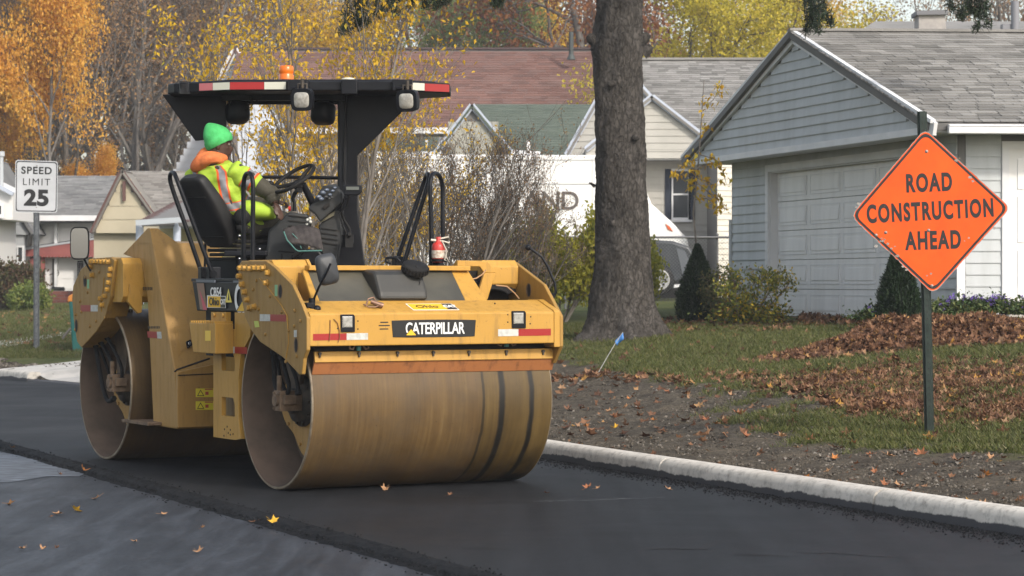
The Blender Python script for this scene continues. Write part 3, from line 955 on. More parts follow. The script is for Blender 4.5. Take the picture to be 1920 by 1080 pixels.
def face_text(txt, c, size, m, parent, sx=.7, offset=.004, right=(1, 0, 0), up=(0, 0, 1), align='CENTER', space=1.0):
    nrm = Vector(right).cross(Vector(up))
    return text_obj(txt, size, basis(right, up, nrm, c), m, parent, 'lettering', offset, sx, .0012, space, align)
face_text('CATERPILLAR', (cx + .006, FB - .0065, cz - .004), .118, M_decal_w, npl, sx=.70, offset=.0018, space=.95)
b = MB(); tx = PB(FB, 770, 620).x
b.prism([(tx - .040, FB - .0085, cz - .048), (tx + .040, FB - .0085, cz - .048), (tx, FB - .0085, cz - .004)], (0, .001, 0)); b.build('triangle_mark', M_decal_y, npl)
b = MB(); b.prism([(tx - .048, FB - .0080, cz - .050), (tx + .048, FB - .0080, cz - .050), (tx, FB - .0080, cz + .003)], (0, .0008, 0)); b.build('triangle_edge', M_decal_k, npl)
# dealer sticker on the sloping top of the beam
S0 = V(0, FB + .02, 1.318); S1 = V(0, -.53, 1.395); SU = (S1 - S0).normalized(); SN = V(1, 0, 0).cross(SU)
def slope_pt(a, t, off=.002): return V(a, 0, 0) + S0.lerp(S1, t) + SN * off
st = thing('dealer_sticker', None, None); st.parent = roller
def slopebox(a0, a1, t0, t1, m, off, name):
    b = MB(); b.prism([slope_pt(a0, t0, off), slope_pt(a1, t0, off), slope_pt(a1, t1, off), slope_pt(a0, t1, off)], SN * .001); return b.build(name, m, st)
sa = PB(-.66, 767, 585).x; sb_ = PB(-.66, 853, 585).x
slopebox(sa, sb_, .10, .70, M_decal_w, .001, 'border'); slopebox(sa + .008, sb_ - .008, .14, .66, M_decal_y, .0025, 'yellow_field'); slopebox(sb_ - .088, sb_ - .008, .14, .66, M_decal_k, .0035, 'black_field')
face_text('Ohio', slope_pt((sa + sb_) / 2 - .045, .40, .004), .080, M_decal_k, st, sx=1.1, offset=.001, up=SU)
face_text('CAT', slope_pt(sb_ - .048, .40, .0055), .062, M_decal_w, st, sx=.85, offset=.003, up=SU)
# broken work lamp stub lying on the beam
b = MB(); c = slope_pt(PB(-.66, 700, 575).x, .45, .02)
b.cyl(c + V(-.02, 0, .02), c + V(.05, -.03, -.01), .016, .024, 10); b.tube([c + V(-.06, 0, -.01), c + V(-.04, 0, .04), c + V(0, 0, .05), c + V(.03, 0, .01)], .006, 6); b.tube([c + V(-.08, 0, 0), c + V(-.05, -.03, -.02), c + V(0, -.04, -.02), c + V(.05, -.03, 0)], .005, 6)
b.cyl(c + V(.045, -.03, -.005), c + V(.06, -.034, -.012), .02, seg=10)
b.build('lamp_stub', mat('old_brass', (.22, .13, .09), .4, .6), roller)
# cable dangling on the face
b = MB(); b.tube([PB(FB - .008, x, y) for x, y in ((626, 598), (633, 606), (636, 618), (637, 632), (634, 642))], .003, 5); b.tube([PB(FB - .006, x, y) for x, y in ((619, 600), (619, 620), (617, 640))], .003, 5)
b.build('cable', mat('rusty_wire', (.16, .06, .03), .7), roller)
for x, y in ((633, 616), (671, 602), (671, 617), (952, 590), (952, 604), (995, 594), (994, 607), (928, 569)):
    b = MB(); p = PB(FB, x, y); b.cyl((p.x, FB - .0015, p.z), (p.x, FB + .004, p.z), .006, seg=8); b.build('bolt_hole', M_dark, fbm)

# ---- sloping tank cover, water tank, rail
zt = PB(-.22, 700, 507).z
def hood(px, top): return PB(-.22, px, 507) if top else PB(-.53, px, 566)
b = MB(); b.prism([hood(600, 0), hood(874, 0), hood(846, 1), hood(577, 1)], (0, .03, 0)); b.build('tank_cover', mat('tank_plastic', (.080, .074, .056), .35, col2=(.050, .047, .037), scale=2.5), roller, bevel=.004)
b = MB(); b.prism([hood(586, 0), hood(600, 0), hood(577, 1), hood(568, 1)], (0, .03, 0)); b.build('cover_frame', M_yel, roller, bevel=.003)
b = MB(); b.prism([hood(874, 0) , hood(915, 0), PB(-.22, 878, 508), hood(846, 1)], (0, .03, 0)); b.build('cover_frame', M_yel, roller, bevel=.003)
b = MB(); A = PB(-.24, 577, 503); B_ = PB(-.24, 879, 500); b.bx(A.x, B_.x, -.27, -.18, zt, zt + .036); b.build('cover_rail', M_yel, roller, bevel=.004)
b = MB(); A = PB(-.26, 680, 500).x; B_ = PB(-.26, 772, 500).x
P = [(-.55, 1.40), (-.53, 1.46), (-.46, 1.585), (-.43, 1.61), (-.22, 1.63), (-.20, 1.40)]
b.prism([(A, y, z) for y, z in P], (B_ - A, 0, 0)); wt = b.build('water_tank', mat('black_tank', (.022, .022, .021), .5, col2=(.040, .038, .032), scale=2.2), roller, bevel=.03, seg=3)
cp = PB(-.22, 753, 505); b = MB()
b.lathe((cp.x, -.43, 1.60), (0, -.42, .91), [(0, .085), (.012, .098), (.055, .098), (.066, .088), (.066, 0)], 36)
Rc = V(0, -.42, .91).to_track_quat('Z', 'Y').to_matrix()
for i in range(24):
    t = 2 * math.pi * i / 24
    b.box(V(cp.x, -.43, 1.60) + Rc @ V(.099 * math.cos(t), .099 * math.sin(t), .034), (.01, .012, .04), Rc @ Matrix.Rotation(t, 3, 'Z'))
b.build('filler_cap', M_rub, wt)
b = MB(); b.tube([PB(-.5, x, y) for x, y in ((779, 498), (787, 510), (787, 530), (781, 548), (779, 562))], .003, 5); b.build('cap_tether', M_rub, roller)
# body under the cover
b = MB(); b.prism([(.12, -.50, 1.38), (.12, -.17, 1.60), (.12, .5, 1.60), (.12, .5, 1.1), (.12, -.36, 1.1)], (1.2, 0, 0)); b.build('tank_box', M_yel_shade, roller)

# hose bay beside the tank: frame with a window, coiled hoses inside
b = MB()
def barB(bb, pix, th=.03): b.prism([PB(bb, x, y) for x, y in pix], (0, th, 0))
barB(-.20, [(858, 488), (914, 490), (926, 502), (930, 512), (908, 512), (900, 500), (858, 499)])
barB(-.20, [(908, 512), (930, 512), (914, 563), (893, 563)])
barB(-.205, [(862, 512), (868, 512), (912, 556), (913, 564), (880, 564)])
barB(-.20, [(858, 499), (870, 499), (872, 514), (862, 514)])
b.build('hose_bay_frame', M_yel, roller, bevel=.006)
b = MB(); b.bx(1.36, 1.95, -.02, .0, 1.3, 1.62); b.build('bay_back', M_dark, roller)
for i in range(7):
    b = MB(); c = PB(-.08 - .01 * i, 905 + 3 * i, 540)
    pts = []
    for k in range(17):
        t = math.pi * (.05 + .9 * k / 16)
        pts.append(c + V(math.cos(t) * (.30 - .028 * i), 0, math.sin(t) * (.13 - .014 * i) - .05))
    b.tube(pts, .014, 7); b.build('hydraulic_hose', M_rub, roller)
for pp_ in ([(878, 524), (893, 522), (905, 514), (911, 506)], [(930, 535), (950, 537), (965, 550), (973, 560)]):
    b = MB(); b.tube([PB(-.24, x, y) for x, y in pp_], .006, 6); b.build('cable', mat('bare_cable', (.35, .2, .1), .6), roller)

# ---- operator deck, frame plates between the drums
dk = [PA(.03, x, y) for x, y in ((367, 528), (374, 580), (470, 586), (470, 530))]
b = MB(); b.prism([(.03, 1.72, 1.535), (.03, 1.62, 1.305), (.03, .60, 1.305), (.03, .60, 1.535)], (.05, 0, 0)); dkb = b.build('deck_side', M_blk, roller, bevel=.006)
b = MB(); b.bx(.03, 1.93, .46, 1.74, 1.536, 1.56); b.build('deck_floor', M_blk, roller, bevel=.004)
patch('deck_edge', .03, [(367, 524), (402, 525), (402, 530), (368, 529)], mat('worn_edge', (.10, .115, .14), .4), roller, off=.012, th=.02)
patch('deck_edge', .03, [(437, 526), (452, 526), (452, 530), (437, 530)], mat('worn_edge_b', (.10, .115, .14), .4), roller, off=.012, th=.02)
patch('decal', .03, [(368.5, 531), (382, 531), (388, 582), (375, 580)], mat('faded_tan', (.24, .15, .10), .6), dkb, off=.006)
patch('decal', .03, [(374, 544), (388, 581), (381, 581)], mat('faded_red', (.50, .10, .12), .6), dkb, off=.009)
rt = (0, -1, 0)
def side_text(txt, px, py, size, m, a, sx=.7, off=.003):
    p = PA(a, px, py); return face_text(txt, p, size, m, dkb, sx=sx, offset=off, right=rt, align='CENTER')
side_text('CB54', 404.5, 548.5, .098, M_decal_w, .021, sx=1.0, off=.002)
side_text('CA', 455, 562, .30, M_decal_w, .021, sx=.78, off=.008)
patch('decal_triangle', .021, [(442, 584), (466, 585), (454, 563)], M_decal_k, dkb, off=.002, th=.0006)
patch('decal_triangle', .021, [(444.5, 583), (463.5, 584), (454, 566)], M_decal_y, dkb, off=.004, th=.0006)
st2 = patch('sticker', .021, [(388, 554), (423, 555), (423, 577.5), (388, 577)], M_decal_w, dkb, off=.002)
patch('sticker_field', .021, [(389.3, 555.3), (413.5, 556), (413.5, 576.6), (389.3, 576)], M_decal_y, st2, off=.004)
patch('sticker_field', .021, [(413.5, 556), (421.8, 556.2), (421.8, 576.8), (413.5, 576.6)], M_decal_k, st2, off=.004)
face_text('Ohio', PA(.014, 401.3, 566), .085, M_decal_k, st2, sx=1.15, offset=.001, right=rt)
face_text('CAT', PA(.014, 417.8, 566.5), .055, M_decal_w, st2, sx=.9, offset=.002, right=rt)
w_ = patch('warning_sticker', .021, [(422.5, 567), (428, 541.5), (434.5, 567)], mat('warn_yellow', (.75, .62, .12), .5), dkb, off=.003)
patch('warning_mark', .021, [(427, 563), (428.2, 549), (429.8, 563)], M_decal_k, w_, off=.006)
# dark body behind/below the deck
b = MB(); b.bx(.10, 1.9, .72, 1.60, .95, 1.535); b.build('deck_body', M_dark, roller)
b = MB(); b.bx(.47, 1.8, .80, 2.16, .42, .95); b.build('centre_joint', M_yel_shade, roller, bevel=.01)
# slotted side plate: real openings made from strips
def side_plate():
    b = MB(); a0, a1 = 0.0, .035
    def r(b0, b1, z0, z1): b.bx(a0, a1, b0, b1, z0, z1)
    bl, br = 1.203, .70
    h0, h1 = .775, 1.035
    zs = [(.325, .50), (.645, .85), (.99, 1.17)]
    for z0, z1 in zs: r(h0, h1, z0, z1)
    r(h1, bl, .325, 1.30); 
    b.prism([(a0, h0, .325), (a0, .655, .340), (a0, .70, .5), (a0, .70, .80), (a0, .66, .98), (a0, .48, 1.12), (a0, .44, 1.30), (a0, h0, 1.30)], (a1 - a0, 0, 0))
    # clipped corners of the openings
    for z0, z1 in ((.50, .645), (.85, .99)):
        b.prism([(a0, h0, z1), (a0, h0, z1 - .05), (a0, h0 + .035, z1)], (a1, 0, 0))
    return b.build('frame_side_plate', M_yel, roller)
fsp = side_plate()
b = MB(); b.bx(.12, .13, .73, 1.3, .33, .80); b.build('inner_web', M_yel_shade, roller)
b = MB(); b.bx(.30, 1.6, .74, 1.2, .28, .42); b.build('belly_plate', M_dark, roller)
patch('reflector', 0, [(423, 650), (440, 650), (440, 662.5), (423, 662)], M_wht, fsp); patch('reflector', 0, [(440, 650), (463, 651), (463, 664), (440, 662.5)], M_red, fsp)
for x, y in ((421, 805), (428, 812), (432, 806), (437, 814), (426, 800), (432, 815), (420, 817)):
    b = MB(); p = PA(0, x, y); b.cyl((-.002, p.y, p.z), (.01, p.y, p.z), .008, seg=8); b.build('bolt_hole', M_dark, fsp)

# step / battery box with serrated top
b = MB(); b.prism([(-.15, 1.335, 1.215), (-.15, .80, 1.215), (-.15, .80, .985), (-.15, 1.25, .985)], (.15, 0, 0)); sbx = b.build('step_box', M_yel, roller, bevel=.006)
b = MB()
for i in range(11): b.bx(-.15, .0, .815 + i * .047, .838 + i * .047, 1.215, 1.232)
b.build('step_teeth', M_yel, sbx)
patch('warning_sticker', -.15, [(384.5, 620), (394.5, 620), (394.5, 639), (384.5, 639)], mat('warn_yellow_b', (.75, .5, .06), .5), sbx)
b = MB(); b.bx(-.02, .02, .9, 1.2, 1.23, 1.30); 
for y in (.95, 1.13): b.cyl((-.035, y, 1.275), (0, y, 1.275), .016, seg=8)
b.build('step_bracket', M_yel, roller)

# ---- rear hull
HP = [PA(.10, x, y) for x, y in ((231, 477), (277, 428), (281, 428), (287, 472), (328, 700), (332, 760), (332, 805), (287, 798), (285, 750), (281, 660), (276, 560), (268, 510), (259, 487))]
HP.pop(3)
def onslope(z): return HP[2].lerp(HP[3], (HP[2].z - z) / (HP[2].z - HP[3].z)).y
b = MB(); b.prism([V(.10, HP[0].y, HP[0].z), V(.10, onslope(1.86) + .30, 1.88)] + [V(.10, onslope(1.86), 1.86)] + HP[3:], (.60, 0, 0)); hl = b.build('engine_hood', M_hull, roller, bevel=.012)
nr = [V(.10, HP[0].y, HP[0].z), HP[1], HP[2], V(.10, onslope(1.85), 1.85), V(.10, onslope(1.85) + .32, 1.85)]; fa = [V(.16, nr[0].y, nr[0].z), V(.17, nr[1].y, nr[1].z), V(.17, nr[2].y, nr[2].z), V(.34, nr[3].y + .002, 1.85), V(.34, nr[4].y, 1.85)]
b = MB(); b.add(nr + fa, [(0, 1, 2, 3, 4), (9, 8, 7, 6, 5), (0, 5, 6, 1), (1, 6, 7, 2), (2, 7, 8, 3), (3, 8, 9, 4), (4, 9, 5, 0)]); b.build('hood_crest', M_hull, roller)
# sloping front face, running inwards, with a dip along its top
def hullprism(a0, a1, zc, name='engine_hood'):
    b = MB(); P = []
    for p in HP:
        P.append(V(a0, p.y, min(p.z, zc)))
    # slide the clipped top points so the front slope keeps its plane
    f0, f1 = HP[2], HP[3]
    t = (zc - f0.z) / (f1.z - f0.z)
    if 0 < t < 1:
        P[2] = V(a0, f0.y + (f1.y - f0.y) * t, zc); P[1] = V(a0, P[2].y + .12, zc); pass
    b.prism(P, (a1 - a0, 0, 0)); return b.build(name, M_hull, roller, bevel=.012)
hullprism(.7005, 1.90, 1.60, 'hood_panel')
def slopeface(px, py):
    """point of the hood's sloping front plane under a photo pixel"""
    f0, f1 = HP[2], HP[3]
    n = V(0, 1, (f1.y - f0.y) / (f0.z - f1.z) * 1.0)
    o = W2L @ V(0, 0, CAM_H); d = (W2L @ U(px, py, 10)) - o
    t = (V(0, f0.y, f0.z) - o).dot(n) / d.dot(n)
    return o + d * t
def slope_poly(name, pix, m, lift=.004, th=.006, parent=None):
    f0, f1 = HP[2], HP[3]
    n = V(0, -1, -(f1.y - f0.y) / (f0.z - f1.z)).normalized()
    b = MB(); b.prism([slopeface(x, y) + n * lift for x, y in pix], n * th); return b.build(name, m, parent or hl, bevel=.002)
slope_poly('latch_recess', [(327, 613), (352, 606), (357, 650), (334, 668)], mat('recess_paint', (.36, .20, .05), .6), .0, .003)
slope_poly('latch_cover', [(333, 617), (353, 611), (356, 645), (338, 661)], M_hull, .004, .004)
slope_poly('latch', [(347, 643), (355, 639), (359, 649), (350, 655)], M_blk, .012, .02)
slope_poly('latch_ring', [(350, 645), (353.5, 643.5), (355, 648), (351.5, 650)], M_chrome, .033, .004)
b = MB(); b.tube([PB(2.21, 327, 697), PB(2.21, 332, 693), PB(2.21, 393, 672)], .008, 5); b.build('hood_gap', M_dark, roller)
b = MB(); A = PB(2.17, 333, 700); B_ = PB(2.17, 402, 700); b.prism([(A.x, 2.17, .345), (B_.x + .02, 2.17, .345), (B_.x + .02, 2.17, .86), (A.x, 2.17, .80)], (0, .04, 0)); lw = b.build('lower_cover', M_hull, roller, bevel=.006)
b = MB(); b.prism([PB(2.165, x, y) for x, y in ((334, 703), (400, 700), (400, 702), (334, 705))], (0, .004, 0)); b.build('cover_line', M_dark, lw)
M_wy = mat('warning_yellow', (.72, .60, .05), .5)
for y0 in (728.5, 752.5):
    s_ = MB(); s_.prism([PB(2.166, x, y) for x, y in ((367, y0), (400, y0), (400, y0 + 16), (367, y0 + 16))], (0, .002, 0)); so = s_.build('warning_sticker', M_wy, lw)
    s_ = MB(); s_.prism([PB(2.163, x, y) for x, y in ((369.5, y0 + 14), (383, y0 + 14), (376, y0 + 2))], (0, .001, 0)); s_.build('warning_mark', M_decal_k, so)
    s_ = MB(); s_.prism([PB(2.161, x, y) for x, y in ((371.5, y0 + 12.8), (381, y0 + 12.8), (376, y0 + 4.5))], (0, .001, 0)); s_.build('warning_field', M_wy, so)
    s_ = MB(); s_.prism([PB(2.163, x, y) for x, y in ((384, y0 + .6), (399, y0 + .6), (399, y0 + 2.6), (384, y0 + 2.6))], (0, .001, 0)); s_.prism([PB(2.163, x, y) for x, y in ((385, y0 + 6), (391, y0 + 6), (391, y0 + 12), (385, y0 + 12))], (0, .001, 0)); s_.build('warning_stripe', mat('warn_red', (.4, .08, .05), .5), so)
patch('reflector', .10, [(275.5, 621), (294, 622), (295, 634.5), (277, 633)], M_red, hl); patch('reflector', .10, [(294, 622), (302, 622), (303, 635), (295, 634.5)], M_wht, hl)
b = MB(); [b.prism([PA(.098, x + i * 3.1, 538), PA(.098, x + i * 3.1 + 2, 538.3), PA(.098, x + i * 3.1 + 2, 544.5), PA(.098, x + i * 3.1, 544)], (.001, 0, 0)) for x in (268,) for i in range(6)]; b.build('worn_lettering', M_dkmet, hl)
b = MB(); [b.prism([PA(.098, 277 + i * 2.9, 611.5), PA(.098, 277 + i * 2.9 + 1.7, 611.7), PA(.098, 277 + i * 2.9 + 1.7, 616.2), PA(.098, 277 + i * 2.9, 616)], (.001, 0, 0)) for i in range(8)]; b.build('worn_lettering', M_dkmet, hl)
# tread bar by the rear drum
b = MB(); A = PA(.02, 240, 795); B_ = PA(.02, 286, 792); b.bx(-.02, .25, B_.y, A.y + .05, .345, .372); b.build('rear_scraper', M_tan, roller, bevel=.003)
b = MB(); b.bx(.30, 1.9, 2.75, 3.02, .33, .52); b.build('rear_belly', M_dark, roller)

# ---- mirrors
M_mglass = mat('mirror_glass', (.55, .57, .60), .06, 1.0)
def mirror(c, w, h, R, arm_pts, parent, glass_dir=1):
    t = thing('mirror', None, None); t.parent = parent
    b = MB(); n = 28; P = []
    for i in range(n):
        th = 2 * math.pi * i / n
        ex = .45
        x = abs(math.cos(th)) ** ex * math.copysign(1, math.cos(th)); z = abs(math.sin(th)) ** ex * math.copysign(1, math.sin(th))
        P.append(Vector((x * w / 2, 0, z * h / 2)))
    rings = [(0.0, 1.0), (.012, 1.02), (.035, .95), (.05, .7), (.055, 0.01)]
    vs = []; 
    for dd, s_ in rings:
        for p in P: vs.append(c + R @ Vector((p.x * s_, dd * glass_dir, p.z * s_)))
    fs = []
    for i in range(len(rings) - 1):
        for k in range(n):
            fs.append((i * n + k, i * n + (k + 1) % n, (i + 1) * n + (k + 1) % n, (i + 1) * n + k))
    b.add(vs, fs, 0, True); b.add([c + R @ p for p in P], [tuple(range(n))])
    b.build('mirror_shell', M_lg if glass_dir < 0 else M_rub, t)
    b = MB(); b.add([c + R @ Vector((p.x * .90, -.002 * glass_dir, p.z * .93)) for p in P], [tuple(range(n))]); b.build('mirror_glass', M_mglass, t)
    b = MB(); b.tube(arm_pts, .009, 8); b.build('mirror_arm', M_blk, t)
    return t
cw = LP(149, 456, 21.6)
Rw = W2L.to_3x3() @ Matrix.Rotation(math.radians(-6), 3, 'Z')
mirror(cw, .165, .275, Rw, [LP(157, 484, 21.65), LP(165, 500, 21.7), LP(170, 508, 21.72)], roller, 1)
c2 = LP(612, 505, 18.15)
R2 = W2L.to_3x3() @ Matrix.Rotation(math.radians(25), 3, 'Z') @ Matrix.Rotation(math.radians(-12), 3, 'Y')
mirror(c2, .155, .22, R2, [LP(620, 494, 18.05), LP(613, 510, 18.05), LP(598, 538, 18.1), LP(588, 562, 18.2), LP(584, 573, 18.25)], roller, -1)
b = MB(); q = LP(585, 572, 18.2); b.cyl(q + V(0, 0, -.04), q + V(0, 0, .05), .024, seg=12); b.ball(q + V(.03, -.02, -.03), .03); b.box(q + V(-.02, 0, 0), (.06, .05, .035)); b.box(q + V(.01, .02, -.05), (.09, .06, .03)); b.build('mirror_mount', M_blk, roller, bevel=.004)
b = MB(); b.tube([LP(x, y, 19.6) for x, y in ((989, 465), (996, 467), (1016, 482), (1026, 498), (1040, 530), (1042, 548), (1036, 562))], .010, 8); b.ball(LP(990, 464, 19.6), .024); b.build('mirror_arm', M_blk, roller)
b = MB(); q = LP(1020, 562, 19.45)
pts = [LP(x, y, 19.45) for x, y in ((1012, 552), (1020, 547), (1028, 552), (1030, 566), (1036, 574), (1030, 582), (1018, 578), (1012, 566))]
b.tube(pts, .018, 8, closed=True); b.ball(LP(1033, 568, 19.4), .028); b.box(LP(1030, 560, 19.45), (.05, .05, .09)); b.build('mirror_mount', M_blk, roller)

# ---- handrails
def rail(pts, r=.018, m=M_blk, name='handrail', n=10):
    b = MB(); P = []
    pts = [Vector(p) for p in pts]
    for j in range(len(pts) - 1):
        p0 = pts[max(j - 1, 0)]; p1 = pts[j]; p2 = pts[j + 1]; p3 = pts[min(j + 2, len(pts) - 1)]
        for i in range(6):
            t = i / 6
            P.append(.5 * ((2 * p1) + (p2 - p0) * t + (2 * p0 - 5 * p1 + 4 * p2 - p3) * t * t + (3 * p1 - p0 - 3 * p2 + p3) * t ** 3))
    P.append(pts[-1]); b.tube(P, r, n); return b.build(name, m, roller)
def arch(L0, L1, top0, top1, Y0, Y1, bend, r=.018):
    """handrail loop through photo points: foot 0, shoulder 0, crown, shoulder 1, foot 1"""
    return rail([LP(*L0, Y0), LP(L0[0] + (top0[0] - L0[0]) * .5, L0[1] + (top0[1] - L0[1]) * .5, Y0), LP(*top0, Y0), LP(*bend, (Y0 + Y1) / 2), LP(*top1, Y1), LP(L1[0] + (top1[0] - L1[0]) * .5, L1[1] + (top1[1] - L1[1]) * .5, Y1), LP(*L1, Y1)], r)
arch((381, 520), (401, 521), (320, 342), (335, 345), 20.35, 20.15, (325, 324))
arch((457, 512), (474, 512), (457, 342), (474, 342), 19.75, 19.6, (466, 325))
arch((743, 492), (758, 492), (795, 341), (803, 341), 20.8, 20.6, (801, 326))
arch((810, 492), (831, 492), (807, 341), (829, 345), 20.5, 20.75, (817, 325))
for x, y, Y in ((385, 512, 20.3), (400, 512, 20.2), (748, 492, 20.7), (818, 490, 20.6)):
    b = MB(); b.box(LP(x, y, Y), (.10, .08, .10)); b.cyl(LP(x, y + 2, Y - .08), LP(x, y + 2, Y), .03, seg=10); b.build('rail_clamp', M_blk, roller, bevel=.01)
b = MB(); b.tube([LP(x, y, 20.6) for x, y in ((733, 494), (723, 490), (724, 484), (742, 482), (750, 490))], .011, 7); b.build('rail_latch', M_blk, roller)
rail([LP(482, 332, 20.9), LP(560, 332.5, 20.9), LP(640, 334, 20.8)], .015, name='cross_rail')
rail([LP(384, 500, 20.9), LP(386, 440, 20.9), LP(388, 425, 20.9)], .010, name='stay_rod')
# ------------------------------------------------------------------ canopy, seat and controls of the roller
YC = 20.25
def wprism(name, pix, Y, th, m, parent=roller, bevel=.006):
    """flat-sided body whose near face shows at Y and which is th deep"""
    b = MB(); b.prism([LP(x, y, Y) for x, y in pix], DY * th); return b.build(name, m, parent, bevel=bevel)
# canopy: gently bowed front and chamfered ends
s = YC / FPX
def CP(px, dy, z): return W2L @ Vector(((px - 960) * s, YC + dy, z))
ztop = CAM_H + (HOR - 151) * s; zbot = CAM_H + (HOR - 170.5) * s
out = [(303, .36), (318, .27), (430, .03), (545, 0), (740, 0), (842, .26), (842, .66), (760, .92), (400, .95), (303, .70)]
b = MB(); b.prism([CP(x, d, zbot) for x, d in out], (0, 0, ztop - zbot)); cano = b.build('canopy', M_blk, roller, bevel=.012)
b = MB(); ins = [(330, .42), (430, .12), (740, .10), (815, .34), (815, .62), (750, .84), (405, .86), (330, .66)]
b.prism([CP(x, d, ztop) for x, d in ins], (0, 0, .018)); b.build('canopy_top', M_blk, cano, bevel=.01)
b = MB(); b.prism([CP(x, d, zbot - .045) for x, d in [(405, .42), (640, .40), (640, .46), (405, .48)]], (0, 0, .05)); b.prism([CP(x, d, zbot - .05) for x, d in [(405, .80), (745, .80), (745, .86), (405, .86)]], (0, 0, .05))
b.build('canopy_rib', M_blk, cano, bevel=.004)
def edge_pt(px):
    for (x0, d0), (x1, d1) in zip(out[:5], out[1:6]):
        if x0 <= px <= x1: return d0 + (d1 - d0) * (px - x0) / (x1 - x0)
def edge_tape(x0, x1, m, z0=.16, z1=.86):
    """strip on the canopy rim; given in rim positions"""
    xs = [x0] + [x for x, _ in out[:6] if x0 < x < x1] + [x1]
    b = MB()
    H = ztop - zbot
    for a, c in zip(xs[:-1], xs[1:]):
        b.prism([CP(a, edge_pt(a) - .004, zbot + H * z0), CP(c, edge_pt(c) - .004, zbot + H * z0), CP(c, edge_pt(c) - .004, zbot + H * z1), CP(a, edge_pt(a) - .004, zbot + H * z1)], DY * .002)
    b.build('reflector', m, cano)
M_pink = mat('faded_red_tape', (.40, .12, .13), .5); M_cream = mat('cream_tape', (.50, .50, .42), .5)
edge_tape(369, 396, M_pink); edge_tape(396.5, 430, M_cream); edge_tape(430.5, 495, M_red); edge_tape(495.5, 536, M_cream)
edge_tape(766, 795, M_cream); edge_tape(795.5, 841, M_red, .12, .84)
b = MB(); b.box(CP(341, .2, (ztop + zbot) / 2), (.09, .02, .10)); b.tube([CP(335, .19, zbot), CP(333, .16, ztop - .01), CP(349, .15, ztop - .01), CP(349, .16, zbot)], .006, 6); b.build('tow_ring', M_blk, cano)
# gusseted posts
wprism('canopy_post', [(304, 177), (424, 176), (424, 262), (404, 300), (404, 430), (386, 430), (384, 262), (366, 264)], YC + .62, .05, M_blk)
wprism('canopy_post', [(633, 176), (776, 176), (776, 187), (670, 291), (670, 350), (633, 350)], YC + .50, .055, M_blk)
b = MB(); b.prism([LP(x, y, YC + .46) for x, y in ((635, 176), (650, 176), (650, 372), (635, 372))], DY * .16); b.build('post_channel', M_blk, roller, bevel=.01)
b = MB(); b.tube([LP(x, y, YC + .44) for x, y in ((645, 182), (648, 210), (646, 260), (645, 340))], .008, 6); b.build('cable', M_rub, roller)
wprism('post_foot', [(633, 350), (670, 350), (670, 395), (684, 498), (600, 498), (628, 420)], YC + .52, .06, M_blk)
# work lamps
def worklamp(px, py, Y, tilt, yaw, lens=True, sc=1.0, m=M_blk):
    h = thing('work_lamp', None, None); h.parent = roller
    R = W2L.to_3x3() @ Matrix.Rotation(math.radians(yaw), 3, 'Z') @ Matrix.Rotation(math.radians(tilt), 3, 'X')
    c = LP(px, py, Y)
    b = MB(); w, hh = .088 * sc, .088 * sc
    def ring(s_, d):
        P = []
        for i in range(20):
            th = 2 * math.pi * i / 20; e_ = .5
            x = abs(math.cos(th)) ** e_ * math.copysign(1, math.cos(th)); z = abs(math.sin(th)) ** e_ * math.copysign(1, math.sin(th))
            P.append(c + R @ Vector((x * w * s_ , d, z * hh * s_)))
        return P
    rs = [ring(.98, -.03), ring(1.0, 0), ring(.97, .05), ring(.75, .10), ring(.3, .125), ring(.01, .125)]
    vs = [p for r_ in rs for p in r_]
    b.add(vs, [(i * 20 + k, i * 20 + (k + 1) % 20, (i + 1) * 20 + (k + 1) % 20, (i + 1) * 20 + k) for i in range(5) for k in range(20)], 0, True)
    b.add(rs[0], [tuple(range(20))])
    b.build('lamp_housing', m, h)
    b = MB(); g0 = ring(.68, -.034); g1 = ring(.5, -.044); g2 = ring(.01, -.047)
    b.add(g0 + g1 + g2, [(i * 20 + k, i * 20 + (k + 1) % 20, (i + 1) * 20 + (k + 1) % 20, (i + 1) * 20 + k) for i in range(2) for k in range(20)], 0, True)
    b.build('lamp_lens', M_glass, h)
    b = MB(); top = c + V(0, 0, hh)
    b.tube([top + DX * -.035 + V(0, 0, -.03), top + DX * -.035 + V(0, 0, .035), top + DX * .035 + V(0, 0, .035), top + DX * .035 + V(0, 0, -.03)], .008, 6); b.cyl(top, top + V(0, 0, .075), .015, seg=8)
    b.build('lamp_bracket', M_dkmet, h)
    return h
worklamp(567, 187, YC - .12, 8, -8, sc=1.02); worklamp(764, 189, YC - .10, 8, -16, sc=1.0)
worklamp(607, 213, YC + .62, 12, 160, sc=1.08); worklamp(445, 211, YC + .60, 12, 205, sc=1.08)
for px in (560, 755):
    b = MB(); b.box(LP(px, 160, YC - .03), (.16, .06, .09), W2L.to_3x3()); b.cyl(LP(px - 12, 166, YC - .06), LP(px + 18, 166, YC - .06), .013, seg=8); b.build('lamp_mount', M_blk, roller, bevel=.008)
b = MB(); b.box(LP(655, 163, YC - .02), (.13, .05, .12), W2L.to_3x3()); b.build('antenna_mount', M_blk, roller, bevel=.01)
b = MB(); c = LP(653, 153, YC + .1); b.lathe(c, (0, 0, 1), [(0, .052), (.012, .056), (.026, .05), (.032, .02), (.033, 0)], 28); b.build('antenna_disc', mat('cream_plastic', (.52, .49, .38), .5), roller)
be = thing('beacon', None, None); be.parent = roller
c = LP(537, 152, YC + .3)
b = MB(); b.lathe(c, (0, 0, 1), [(0, .060), (.045, .060), (.052, .056), (.062, .056), (.068, .060), (.115, .058), (.122, .050), (.124, 0)], 32); 
mo, nt, bs = newmat('orange_lens'); bs.inputs['Base Color'].default_value = (.75, .16, .01, 1); bs.inputs['Roughness'].default_value = .25; bs.inputs['Transmission Weight'].default_value = .15
b.build('beacon_lens', mo, be)
